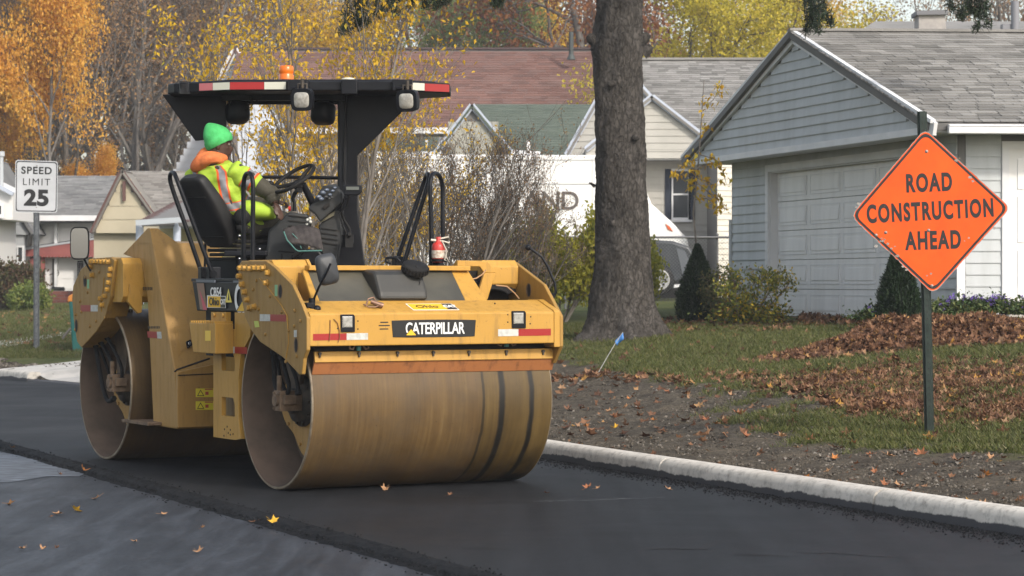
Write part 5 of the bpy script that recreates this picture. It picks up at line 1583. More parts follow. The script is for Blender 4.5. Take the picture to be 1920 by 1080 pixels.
# orange diamond
YS = 20.6
base = GH(1744, 806); 
scs = YS / FPX
gsign = float(gz((1744 - 960) * scs, YS))
ds = thing('road_work_sign', 'chipped orange diamond sign reading ROAD CONSTRUCTION AHEAD on a dark green post', 'road sign', ((1744 - 960) * scs, YS, gsign), math.radians(-2))
def osign():
    m, nt, b = newmat('orange_sheeting')
    co = coords(nt, 'Object')
    n = nnoise(nt, co, 4, 4); c = ramp(nt, n.outputs[0], [(.3, (.74, .070, .002)), (.7, (.82, .095, .003))])
    n2 = nnoise(nt, co, 17, 5, .7); sc_ = ramp(nt, n2.outputs[0], [(.70, 0.0), (.73, 1.0)])
    c1 = mixc(nt, sc_.outputs[0], c.outputs[0], (.22, .12, .07))
    v = nt.nodes.new('ShaderNodeTexVoronoi'); v.feature = 'DISTANCE_TO_EDGE'; v.inputs['Scale'].default_value = 7
    n3 = nnoise(nt, co, 3, 3); mx = mixc(nt, .35, co, n3.outputs[1]); nt.links.new(mx, v.inputs['Vector'])
    cr = ramp(nt, v.outputs[0], [(.0, 1.0), (.006, 0.0)]); msk = ramp(nt, n3.outputs[0], [(.5, 0.0), (.6, .75)])
    mm = nt.nodes.new('ShaderNodeMath'); mm.operation = 'MULTIPLY'; nt.links.new(cr.outputs[0], mm.inputs[0]); nt.links.new(msk.outputs[0], mm.inputs[1])
    c2 = mixc(nt, mm.outputs[0], c1, (.45, .07, .01))
    nt.links.new(c2, b.inputs['Base Color']); b.inputs['Roughness'].default_value = .5; b.inputs['Specular IOR Level'].default_value = .3
    return m
M_osign = osign()
def worn_black():
    m, nt, b = newmat('worn_black_print')
    co = coords(nt, 'Object'); n = nnoise(nt, co, 38, 4, .75)
    r = ramp(nt, n.outputs[0], [(.66, (.008, .007, .007)), (.70, (.30, .10, .04))], 'LINEAR')
    nt.links.new(r.outputs[0], b.inputs['Base Color']); b.inputs['Roughness'].default_value = .6
    return m
M_wb = worn_black()
M_alu = mat('bare_aluminium', (.33, .31, .29), .5, .5, col2=(.2, .17, .14), scale=12)
def SP(px, py): return Vector(((px - 1741) * scs, 0, (HOR - py) * scs + CAM_H - gsign))
top, rgt, bot, lft = SP(1731, 241), SP(1891, 390), SP(1747, 552), SP(1591, 405)
Q = rounded([top, rgt, bot, lft], .07, 6)
rgr = random.Random(4)
Qd = []
for i in range(len(Q)):
    a, c = Vector(Q[i]), Vector(Q[(i + 1) % len(Q)])
    m_ = max(1, int((c - a).length / .02))
    for j in range(m_):
        p = a.lerp(c, j / m_)
        # dents on the lower-left edge
        w_ = .004 if not (p.x < -.05 and p.z < SP(0, 380).z) else .009
        cen = (top + bot) / 2
        Qd.append(p + (cen - p).normalized() * rgr.uniform(0, w_))
b = MB(); b.prism([p + V(0, -.004, 0) for p in Qd], (0, .004, 0)); face = b.build('sign_panel', [M_osign], ds)
cen = (top + bot) / 2; cen.x = (lft.x + rgt.x) / 2
def inset(P, k): return [cen + (Vector(p) - cen) * k for p in P]
def ringp(P, k0, k1, y, m, name, parent):
    b = MB(); A = inset(P, k0); B = inset(P, k1); n = len(P)
    for i in range(n):
        j = (i + 1) % n
        b.add([A[i] + V(0, y, 0), A[j] + V(0, y, 0), B[j] + V(0, y, 0), B[i] + V(0, y, 0)], [(0, 1, 2, 3)])
    return b.build(name, m, parent)
ringp(Q, .972, .930, -.0052, M_wb, 'border_line', face)
ringp(Qd, 1.002, .992, -.0048, M_alu, 'bare_edge', face)
def sign_text(t, px, py, hpx, m, parent, sx, off, space, rot=0.0):
    M_ = basis((math.cos(rot), 0, math.sin(rot)), (-math.sin(rot), 0, math.cos(rot)), (0, -1, 0), SP(px, py) + V(0, -.0052, 0))
    return text_obj(t, hpx * scs / .68, M_, m, parent, 'lettering', off, sx, .0006, space)
tilt = math.radians(3.0)
sign_text('ROAD', 1738.5, 344, 31, M_wb, face, .60, .0085, 1.22, tilt * .8)
sign_text('CONSTRUCTION', 1741, 397, 31, M_wb, face, .575, .0085, 1.22, tilt)
sign_text('AHEAD', 1747, 452, 31, M_wb, face, .60, .0085, 1.22, tilt * .6)
for x, y in ((1734, 284), (1738, 432), (1658, 436), (1744, 536), (1640, 441)):
    b = MB(); p = SP(x, y); b.lathe(p + V(0, -.004, 0), (0, -1, 0), [(0, .014), (.005, .011), (.007, 0)], 10); b.build('sign_bolt', M_alu, ds)
for i, (x, y) in enumerate(((1650, 447), (1653, 452), (1656, 449), (1648, 452), (1662, 457), (1668, 466), (1675, 462), (1679, 480), (1607, 382), (1603, 388), (1789, 301), (1795, 297), (1815, 333), (1805, 452), (1813, 446), (1860, 428), (1640, 462), (1690, 500), (1697, 506), (1820, 340), (1742, 513), (1735, 517))):
    b = MB(); p = SP(x, y); r_ = rgr.uniform(.008, .018); n = 7
    b.prism([p + V(math.cos(k / n * 6.283) * r_ * rgr.uniform(.5, 1.2), -.0062, math.sin(k / n * 6.283) * r_ * rgr.uniform(.4, .9)) for k in range(n)], (0, .0006, 0)); b.build('chip', M_alu, face)
M_post = mat('green_post', (.014, .024, .020), .45, .3, col2=(.028, .040, .034), scale=14)
u_post('post', 2.62, .080, M_post, ds, lean=(-.0235 , 0), d=.035, y=.042)

# speed limit
YL = 45.0
sl = YL / FPX; gl = float(gz((68 - 960) * sl, YL))
ls = thing('speed_limit_sign', 'white SPEED LIMIT 25 sign on a galvanised post at the far left verge', 'traffic sign', ((68 - 960) * sl, YL, gl), math.radians(5))
def LPp(px, py): return Vector(((px - 68) * sl, 0, (HOR - py) * sl + CAM_H - gl))
Qs = rounded([LPp(30, 300), LPp(108.5, 302.5), LPp(107, 399), LPp(29, 398)], .05, 4)
b = MB(); b.prism([Vector(p) + V(0, -.03, 0) for p in Qs], (0, .004, 0)); sf = b.build('sign_panel', mat('sign_white', (.50, .51, .53), .5, col2=(.44, .45, .47), scale=3), ls)
cen = LPp(68.7, 350); ringp(Qs, .965, .925, -.0312, M_decal_k, 'border_line', sf)
def lt(t, px, py, h, sx, off, sp=1.0, rot=-.02):
    M_ = basis((math.cos(rot), 0, math.sin(rot)), (-math.sin(rot), 0, math.cos(rot)), (0, -1, 0), LPp(px, py) + V(0, -.0315, 0))
    return text_obj(t, h * sl / .70, M_, M_decal_k, sf, 'lettering', off, sx, .0006, sp)
lt('SPEED', 69, 320.5, 13, 1.02, .005, 1.15); lt('LIMIT', 68.5, 342, 13, 1.0, .0, 1.22); lt('25', 69, 372.5, 28, 1.12, .018, 1.05)
for x, y in ((69.5, 311), (68.5, 389)):
    b = MB(); b.lathe(LPp(x, y) + V(0, -.03, 0), (0, -1, 0), [(0, .012), (.006, .009), (.006, 0)], 8); b.build('sign_bolt', M_alu, ls)
u_post('post', (HOR - 305) * sl + CAM_H - gl, .105, mat('galvanised_post', (.15, .16, .17), .45, .5, col2=(.08, .085, .095), scale=20), ls, d=.045, y=.03)

# blue marker flag
p0 = GH(1120, 701); Yf = p0.y
fl = thing('marker_flag', 'small blue marker flag on a leaning white wire near the tree', 'marker flag', p0)
P = [U(1120, 702, Yf) - p0, U(1137, 672, Yf) - p0, U(1153, 645, Yf) - p0, U(1168, 623, Yf) - p0]
b = MB(); b.tube(P, .0055, 6); b.build('wire', mat('white_wire', (.35, .35, .33), .6), fl)
b = MB(); A, B_, C_, D_ = [U(x, y, Yf) - p0 for x, y in ((1153, 646), (1169, 622), (1168, 636), (1154, 643))]
n = 8; vs = []
for i in range(n + 1):
    t = i / n
    a = U(1153 + 15 * t, 640 - 17 * t, Yf) - p0; c = U(1157 + 12 * t, 648 - 12 * t, Yf) - p0 + V(0, .03 * math.sin(t * 5), 0)
    vs += [a, a.lerp(c, .5) + V(0, -.012, 0), c]
b.add(vs, [(i * 3 + j, i * 3 + j + 1, i * 3 + j + 4, i * 3 + j + 3) for i in range(n) for j in range(2)], 0, True)
o = b.build('flag', mat('blue_flag', (.07, .24, .60), .5), fl); so = o.modifiers.new('s', 'SOLIDIFY'); so.thickness = .002

# wheeled bin behind the roller
Yb = 43.5; sbn = Yb / FPX; zb = .17
bn = thing('wheeled_bin', 'teal wheeled bin with orange lid standing behind the rear drum of the roller', 'bin', ((146 - 960) * sbn, Yb, zb))
def BP(px, py): return Vector(((px - 146) * sbn, 0, (HOR - py) * sbn + CAM_H - zb))
b = MB(); b.prism([BP(129, 565), BP(163, 565), BP(158, 662), BP(136, 662)], (0, .5, 0)); b.build('bin_body', mat('teal_bin', (.012, .10, .09), .5), bn, bevel=.02)
b = MB(); b.prism([BP(126, 566), BP(127, 556), BP(135, 551), BP(165, 551), BP(167, 566)], (0, .55, 0)); b.build('lid', mat('orange_lid', (.55, .20, .03), .5), bn, bevel=.02)
b = MB(); [b.cyl(BP(x, 658) + V(0, .5, 0), BP(x + 4, 658) + V(0, .5, 0), .09, seg=14) for x in (138, 154)]; b.build('wheel', M_rub, bn)
b = MB(); b.tube([BP(119, 632) + V(0, -.1, -.02), BP(134, 615) + V(0, -.1, 0)], .022, 6); bb_ = b.build('stick', mat('grey_stick', (.12, .11, .10), .8), bn)
# ------------------------------------------------------------------ houses
def unit_board(h, th=.018):
    b = MB()
    # lap board: lower edge stands out
    b.add([(0, 0, 0), (1, 0, 0), (1, 0, h * 1.02), (0, 0, h * 1.02), (0, -th, 0), (1, -th, 0), (1, -th, h * .1), (0, -th, h * .1), (1, -th * .25, h), (0, -th * .25, h)],
          [(4, 5, 6, 7), (7, 6, 8, 9), (9, 8, 2, 3), (0, 1, 5, 4), (0, 4, 7, 9, 3), (1, 2, 8, 6, 5)])
    return b
_bm = {}
def board_mesh(h, m, th=.018):
    k = (round(h, 3), m.name, th)
    if k not in _bm: _bm[k] = unit_board(h, th).mesh('siding_board', m)
    return _bm[k]
def siding(parent, o, u, z0, z1, h, m, clip, th=.018, jig=0.0):
    """boards along u from point o; clip(z) gives (start, end) or a list of spans; outward side is u x up"""
    u = Vector(u).normalized(); me = board_mesh(h, m, th); ang = math.atan2(u.y, u.x)
    z = z0; out_ = []
    while z < z1 - .005:
        sp = clip(z + h * .5)
        if sp is None: z += h; continue
        if not isinstance(sp, list): sp = [sp]
        for a, c in sp:
            if c - a < .03: continue
            p = Vector(o) + u * a
            out_.append(link('siding_board', me, parent, (p.x, p.y, z), (0, 0, ang), (c - a, 1, min(1, (z1 - z) / h))))
        z += h
    return out_
def holes(base, hs):
    """cut window spans out of a clip function"""
    def f(z):
        r = base(z)
        if r is None: return None
        sp = [r] if not isinstance(r, list) else r
        for (a, c, z0, z1) in hs:
            if z0 < z < z1:
                nsp = []
                for s_, e_ in sp:
                    if a <= s_ and c >= e_: continue
                    if a > s_: nsp.append((s_, min(a, e_)))
                    if c < e_: nsp.append((max(c, s_), e_))
                sp = nsp
        return sp
    return f
SHV = [(-.5, 0, 0), (.5, 0, 0), (.5, 0, .011), (-.5, 0, .011), (-.5, 1.04, -.004), (.5, 1.04, -.004), (.5, 1.04, .0), (-.5, 1.04, .0)]
SHF = [(0, 1, 2, 3), (3, 2, 6, 7), (0, 3, 7, 4), (1, 5, 6, 2)]
def shingle_mat(name, stops, rough=.9):
    m, nt, b = newmat(name)
    a = nt.nodes.new('ShaderNodeAttribute'); a.attribute_name = 'rnd'
    oi = nt.nodes.new('ShaderNodeObjectInfo')
    ad = nt.nodes.new('ShaderNodeMath'); ad.operation = 'ADD'; nt.links.new(a.outputs['Fac'], ad.inputs[0])
    nt.links.new(oi.outputs['Random'], ad.inputs[1])
    fr = nt.nodes.new('ShaderNodeMath'); fr.operation = 'FRACT'; nt.links.new(ad.outputs[0], fr.inputs[0])
    r = ramp(nt, fr.outputs[0], stops)
    co = coords(nt, 'World'); n = nnoise(nt, co, .8, 4); k = ramp(nt, n.outputs[0], [(.3, .82), (.7, 1.15)])
    n2 = nnoise(nt, co, 90, 2); k2 = ramp(nt, n2.outputs[0], [(.3, .8), (.7, 1.2)])
    c = mixc(nt, 1.0, mixc(nt, 1.0, r.outputs[0], k.outputs[0], 'MULTIPLY'), k2.outputs[0], 'MULTIPLY')
    nt.links.new(c, b.inputs['Base Color']); b.inputs['Roughness'].default_value = rough; b.inputs['Specular IOR Level'].default_value = .2
    return m
def shingles(parent, o, u, s, L, S, m, step=.145, tab=.30, single=0, prefer=None):
    """shingle courses on the slope starting at eave point o, running along u for L and up s for S"""
    u = Vector(u).normalized(); s = Vector(s).normalized(); n = u.cross(s).normalized()
    if n.z < 0: n = -n
    rg = np.random.default_rng(int(L * 100 + S * 10))
    P = []; W = []
    rows = int(S / step)
    for r in range(rows):
        x = -tab * rg.random()
        while x < L:
            w = tab * (.55 + .8 * rg.random())
            x0 = max(x, 0); x1 = min(x + w, L)
            if x1 - x0 > .03:
                P.append(Vector(o) + u * ((x0 + x1) / 2) + s * (r * step) + n * (.005 + .003 * rg.random()))
                W.append(x1 - x0)
            x += w
    R3 = basis(u, s, n, (0, 0, 0))
    idx = list(range(len(P)))
    if single:
        idx.sort(key=lambda i: prefer(P[i]))
        ind, rest = idx[:single], idx[single:]
        bme = MB(); bme.add(SHV, SHF); me = bme.mesh('shingle', m)
        for i in ind:
            link('shingle', me, parent, M=basis(u * (W[i] * .985), s * step, n, P[i]))
    else: rest = idx
    if rest:
        Rm = np.array(R3.to_3x3())
        me = scatter('shingles', SHV, SHF, np.array([tuple(P[i]) for i in rest]), np.repeat(Rm[None], len(rest), 0), np.array([(W[i] * .985, step, 1) for i in rest]), m, rnd=rg.random(len(rest)))
        link('shingle_courses', me, parent, kind='stuff')
def slab(name, pts, th, m, parent, bevel=0):
    n = (Vector(pts[1]) - Vector(pts[0])).cross(Vector(pts[2]) - Vector(pts[0])).normalized()
    if n.z > 0: n = -n
    b = MB(); b.prism(pts, n * th); return b.build(name, m, parent, bevel=bevel)
def bar(b, p, q, w, h, up=(0, 0, 1), mi=0):
    p, q = Vector(p), Vector(q); d = (q - p); u = d.normalized(); up = Vector(up); s_ = u.cross(up)
    s_ = s_.normalized() if s_.length > 1e-5 else Vector((1, 0, 0)); up = s_.cross(u)
    b.add([p - s_ * w / 2 - up * h / 2, p + s_ * w / 2 - up * h / 2, p + s_ * w / 2 + up * h / 2, p - s_ * w / 2 + up * h / 2,
           q - s_ * w / 2 - up * h / 2, q + s_ * w / 2 - up * h / 2, q + s_ * w / 2 + up * h / 2, q - s_ * w / 2 + up * h / 2],
          [(0, 3, 2, 1), (4, 5, 6, 7), (0, 1, 5, 4), (2, 3, 7, 6), (1, 2, 6, 5), (0, 4, 7, 3)], mi)

M_trim = mat('white_trim', (.68, .68, .69), .55, col2=(.60, .60, .61), scale=2, space='World')
M_sidA = mat('grey_siding', (.45, .47, .48), .6, col2=(.37, .385, .39), scale=1.6, space='World', stretch=(2.5, 2.5, .4), lo=.4, hi=.75)
M_sidB = mat('warm_grey_siding', (.40, .385, .35), .65, col2=(.34, .33, .30), scale=1.3, space='World')
M_garage = mat('garage_white', (.80, .79, .78), .5, col2=(.68, .67, .66), scale=1.6, space='World', stretch=(2.5, 2.5, .4), lo=.42, hi=.8)
M_shA = shingle_mat('grey_shingle', [(0, (.130, .125, .117)), (.35, (.20, .193, .182)), (.7, (.265, .256, .243)), (1, (.165, .158, .148))])
M_core = mat('sheathing', (.16, .155, .15), .9)
M_win = mat('window_glass', (.05, .055, .06), .08, spec=.7)

# --- right-hand house with the garage
UA = Vector((-.262, .965, 0)).normalized(); VA = Vector((.998, .062, 0)).normalized()
E0 = Vector((5.43, 33.0, 3.565)); LEN = 9.42
WF = E0 + VA * .53 + UA * .40; WF.z = 0
WL = 8.6; WB = WF + UA * WL
houseA = thing('garage_house', 'grey clapboard house with a white panelled garage door behind the orange sign', 'house', (WF.x, WF.y, 1.0))
OA = Vector((WF.x, WF.y, 1.0))
def a_(p): return Vector(p) - OA
n_out = -VA
gdir = -UA                        # from back corner to front corner; outward is gdir x up
# check handedness: gdir x up should point to -VA
GD0, GD1, GDT = 1.72, 7.0, 3.26   # garage opening along the wall from the back corner, top height
basez = .92
core = MB(); inn = VA * .10
def wallblock(p, q, z0, z1, thk):
    p = Vector(p); q = Vector(q)
    core.prism([a_((p.x, p.y, z0)), a_((q.x, q.y, z0)), a_((q.x, q.y, z1)), a_((p.x, p.y, z1))], thk)
wB = WB; 
def wp(t): return WB + gdir * t
wallblock(wp(.0), wp(GD0 - .03), .5, 3.50, VA * .12); wallblock(wp(GD1 + .03), wp(WL), .5, 3.50, VA * .12); wallblock(wp(GD0 - .03), wp(GD1 + .03), GDT, 3.50, VA * .12)
FW_L = 9.0
wallblock(WF + VA * .125, WF + VA * FW_L, .5, 3.5, UA * .12)
core.build('wall', M_core, houseA)
siding(houseA, a_(wp(0)) , gdir, .55 - 1.0, 3.50 - 1.0, .148, M_sidA, lambda z: [(.07, GD0 - .14), (GD1 + .14, WL - .02)] if z + 1.0 < GDT + .12 else (.07, WL - .02), .028)
# front wall
dr0, dr1 = .66, 1.60
siding(houseA, a_(WF), VA, 1.16 - 1.0, 3.50 - 1.0, .155, M_sidA, lambda z: [(.10, dr0 - .09), (dr1 + .1, FW_L)])
b = MB(); b.box(a_(WF) + V(.03, -.02, 1.25), (.11, .06, 2.6), Matrix.Rotation(math.atan2(VA.y, VA.x), 3, 'Z')); b.build('corner_trim', M_trim, houseA)
b = MB(); b.box(a_(wp(.03)) + V(-.02, 0, 1.25), (.05, .10, 2.6), Matrix.Rotation(math.atan2(-UA.x, UA.y), 3, 'Z')); b.build('corner_trim', M_sidA, houseA)
b = MB(); b.prism([a_(WF + VA * 0.09 + V(0, 0, 1.10) - UA * .03), a_(WF + VA * FW_L + V(0, 0, 1.10) - UA * .03), a_(WF + VA * FW_L + V(0, 0, 1.17) - UA * .03), a_(WF + VA * .09 + V(0, 0, 1.17) - UA * .03)], UA * .03); b.build('sill_board', M_trim, houseA)
# side door of the house at the right edge
dd = thing('front_door', None, None); dd.parent = houseA
def fp_(x, z, o=0): return a_(WF + VA * x + V(0, 0, z) - UA * o)
b = MB()
for x0, x1, z0, z1 in ((dr0 - .09, dr0, 1.16, 3.38), (dr1, dr1 + .09, 1.16, 3.38), (dr0, dr1, 3.28, 3.38)): b.prism([fp_(x0, z0, .04), fp_(x1, z0, .04), fp_(x1, z1, .04), fp_(x0, z1, .04)], UA * .06)
b.build('door_frame', M_trim, dd)
b = MB(); b.prism([fp_(dr0, 1.20, .015), fp_(dr1, 1.20, .015), fp_(dr1, 3.28, .015), fp_(dr0, 3.28, .015)], UA * .04)
b.build('door_leaf', mat('door_white', (.70, .69, .68), .5), dd)
for z0, z1 in ((1.32, 1.95), (2.05, 2.65), (2.75, 3.15)):
    for x0 in (.12, .52):
        b = MB(); b.prism([fp_(dr0 + x0, z0, .026), fp_(dr0 + x0 + .3, z0, .026), fp_(dr0 + x0 + .3, z1, .026), fp_(dr0 + x0, z1, .026)], UA * .015); b.build('door_panel', M_garage, dd, bevel=.004)
b = MB(); b.prism([fp_(dr0 - .1, 1.06, .25), fp_(dr1 + .2, 1.06, .25), fp_(dr1 + .2, 1.155, .25), fp_(dr0 - .1, 1.155, .25)], UA * .25); b.build('door_step', M_conc, houseA)
# garage door
gd = thing('garage_door', None, None); gd.parent = houseA
b = MB()
fr = .125
def gp(t, z, o=0): return a_(wp(t) + V(0, 0, z) - VA * o)
for t0, t1, z0, z1 in ((GD0 - fr, GD0, basez, GDT + .11), (GD1, GD1 + fr, basez, GDT + .11), (GD0, GD1, GDT, GDT + .11)):
    b.prism([gp(t0, z0, .03), gp(t1, z0, .03), gp(t1, z1, .03), gp(t0, z1, .03)], VA * .04)
b.build('door_frame', M_trim, gd)
b = MB()
for t0, t1, z0, z1 in ((GD0, GD0 + .02, basez, GDT), (GD1 - .02, GD1, basez, GDT), (GD0, GD1, GDT - .02, GDT)):
    b.prism([gp(t0, z0, -.01), gp(t1, z0, -.01), gp(t1, z1, -.01), gp(t0, z1, -.01)], VA * .14)
b.build('door_reveal', M_trim, gd)
rows = 5; gz0 = .965; gz1 = GDT - .02; rh = (gz1 - gz0) / rows
colsN = 4; cw0 = (GD1 - GD0 - .04) / colsN
for r in range(rows):
    b = MB(); z0 = gz0 + r * rh; b.prism([gp(GD0 + .02, z0 + .006, -.12), gp(GD1 - .02, z0 + .006, -.12), gp(GD1 - .02, z0 + rh - .004, -.12), gp(GD0 + .02, z0 + rh - .004, -.12)], VA * .04)
    sec = b.build('door_section', M_garage, gd)
    for c in range(colsN):
        t0 = GD0 + .02 + c * cw0 + .08; t1 = t0 + cw0 - .16; za, zb = z0 + .085, z0 + rh - .085
        b = MB()
        b.prism([gp(t0, za, -.116), gp(t1, za, -.116), gp(t1, zb, -.116), gp(t0, zb, -.116)], VA * .004)
        b.prism([gp(t0 + .05, za + .05, -.106), gp(t1 - .05, za + .05, -.106), gp(t1 - .05, zb - .05, -.112), gp(t0 + .05, zb - .05, -.112)], VA * .004)
        b.build('raised_panel', M_garage, sec, bevel=.006)
        b = MB()
        for (p, q) in (((t0, za), (t1, za)), ((t0, zb), (t1, zb)), ((t0, za), (t0, zb)), ((t1, za), (t1, zb))):
            bar(b, gp(p[0], p[1], -.117), gp(q[0], q[1], -.117), .012, .010)
        b.build('panel_moulding', M_trim, sec)
b = MB(); b.prism([gp(GD0, basez - .02, -.11), gp(GD1, basez - .02, -.11), gp(GD1, gz0 + .004, -.11), gp(GD0, gz0 + .004, -.11)], VA * .05); b.build('door_seal', M_rub, gd)
# gable: pediment standing out over the garage wall
GPd = .035
def pd(t, z, o=0): return a_(E0 + UA * t + V(0, 0, z - E0.z) - VA * o)
rise = 1.56; half = LEN / 2
b = MB(); b.prism([pd(.05, 3.50), pd(LEN - .05, 3.50), pd(half, 3.50 + rise)], VA * .08); b.build('gable_backing', M_core, houseA)
def gclip(z):
    zz = z + 1.0 - 3.52
    if zz < 0 or zz > rise - .05: return None
    k = zz / rise * half
    return (k + .08, LEN - k - .08)
siding(houseA, Vector((pd(LEN, 0).x, pd(LEN, 0).y, 0)), gdir, 3.52 - 1.0, 3.52 + rise - 1.0, .142, M_sidA, gclip, .028)
b = MB(); b.prism([pd(-.05, 3.47, -.0), pd(LEN, 3.47, -.0), pd(LEN, 3.50, 0), pd(-.05, 3.50, 0)], VA * .58); b.build('soffit', M_trim, houseA)
b = MB(); bar(b, pd(-.03, 3.50, .03), pd(LEN + .03, 3.50, .03), .04, .09); b.build('gable_band', M_trim, houseA)
for s_, q0, q1 in ((0, pd(-.22, 3.50, .04), pd(half, 3.50 + rise + .075, .04)), (1, pd(LEN + .22, 3.50, .04), pd(half, 3.50 + rise + .075, .04))):
    b = MB(); bar(b, q0, q1, .05, .17); b.build('rake_board', M_trim, houseA)
    b = MB(); bar(b, q0 + V(0, 0, .10) - VA * .03, q1 + V(0, 0, .10) - VA * .03, .07, .05); b.build('rake_trim', M_trim, houseA)
RL = 9.5
ev = E0 - UA * .12 + V(0, 0, .0); rg_ = E0 + UA * half + V(0, 0, rise + .10); bk = E0 + UA * (LEN + .12)
roofA = slab('roof', [a_(ev - VA * .12 + V(0, 0, .02)), a_(rg_ - VA * .12), a_(rg_ + VA * RL), a_(ev + VA * RL + V(0, 0, .02))], .10, M_core, houseA)
slab('roof', [a_(bk - VA * .12), a_(rg_ - VA * .12), a_(rg_ + VA * RL), a_(bk + VA * RL)], .10, M_core, houseA)
sl_ = (rg_ - ev - V(0, 0, .02)); shingles(roofA, a_(ev - VA * .14 + V(0, 0, .03)), VA, sl_, 6.5, sl_.length, M_shA, single=300, prefer=lambda p: (p - a_(ev)).length)
b = MB(); bar(b, a_(rg_ - VA * .12 + V(0, 0, .02)), a_(rg_ + VA * RL + V(0, 0, .02)), .26, .04); b.build('ridge_cap', M_shA, houseA)
b = MB(); bar(b, a_(ev - UA * .05 + VA * .15 + V(0, 0, -.06)), a_(ev - UA * .05 + VA * RL + V(0, 0, -.06)), .11, .12); bar(b, a_(ev - UA * .10 + VA * .15 + V(0, 0, -.02)), a_(ev - UA * .10 + VA * RL + V(0, 0, -.02)), .03, .02); b.build('gutter', M_trim, houseA, bevel=.01)
b = MB(); b.prism([a_(ev + VA * .2 + V(0, 0, -.10)), a_(ev + VA * RL + V(0, 0, -.10)), a_(ev + VA * RL + UA * .5 + V(0, 0, -.10)), a_(ev + VA * .2 + UA * .5 + V(0, 0, -.10))], (0, 0, .03)); b.build('soffit', M_trim, houseA)
# back of the house so it is closed from the side
b = MB(); b.prism([a_(wp(0) + VA * .12 + V(0, 0, .5)), a_(wp(0) + VA * 9.1 + V(0, 0, .5)), a_(wp(0) + VA * 9.1 + V(0, 0, 3.5)), a_(wp(0) + VA * .12 + V(0, 0, 3.5))], -UA * .1); b.build('wall', M_sidA, houseA)
# chimney of a house farther off, seen above the ridge
ch = thing('chimney_house', 'low pale house with a square grey chimney showing above the right roof ridge', 'house', U(1745, 120, 62))
def rel_(px, py, Y, o): return U(px, py, Y) - o.location
b = MB(); P = [rel_(1723, 26, 62, ch), rel_(1772, 26, 62, ch), rel_(1776, 90, 62, ch), rel_(1722, 90, 62, ch)]; b.prism(P, (0, .7, 0)); chm = b.build('chimney', mat('chimney_brick', (.38, .35, .33), .9, col2=(.3, .28, .27), scale=6, space='World'), ch)
b = MB(); b.prism([rel_(1719, 20, 61.9, ch), rel_(1777, 18, 61.9, ch), rel_(1777, 27, 61.9, ch), rel_(1719, 28, 61.9, ch)], (0, .9, 0)); b.build('chimney_cap', mat('cap_stone', (.16, .16, .17), .8), chm)
b = MB(); b.prism([rel_(1600, 66, 63, ch), rel_(1640, 40, 66, ch), rel_(2050, 40, 66, ch), rel_(2050, 66, 63, ch)], (0, 0, -.1)); b.build('roof', M_shA, ch)
b = MB(); b.prism([rel_(1610, 66, 63, ch), rel_(2050, 66, 63, ch), rel_(2050, 560, 63, ch), rel_(1610, 560, 63, ch)], (0, 4, 0)); b.build('wall', M_sidB, ch)
b = MB(); b.cyl(rel_(1903, 80, 62, ch), rel_(1903, 2, 62, ch), .10, seg=10); b.prism([rel_(1880, 45, 62, ch), rel_(1897, 45, 62, ch), rel_(1897, 75, 62, ch), rel_(1880, 75, 62, ch)], (0, .3, 0)); b.build('vent_pipe', mat('pipe_grey', (.2, .2, .22), .6), ch)

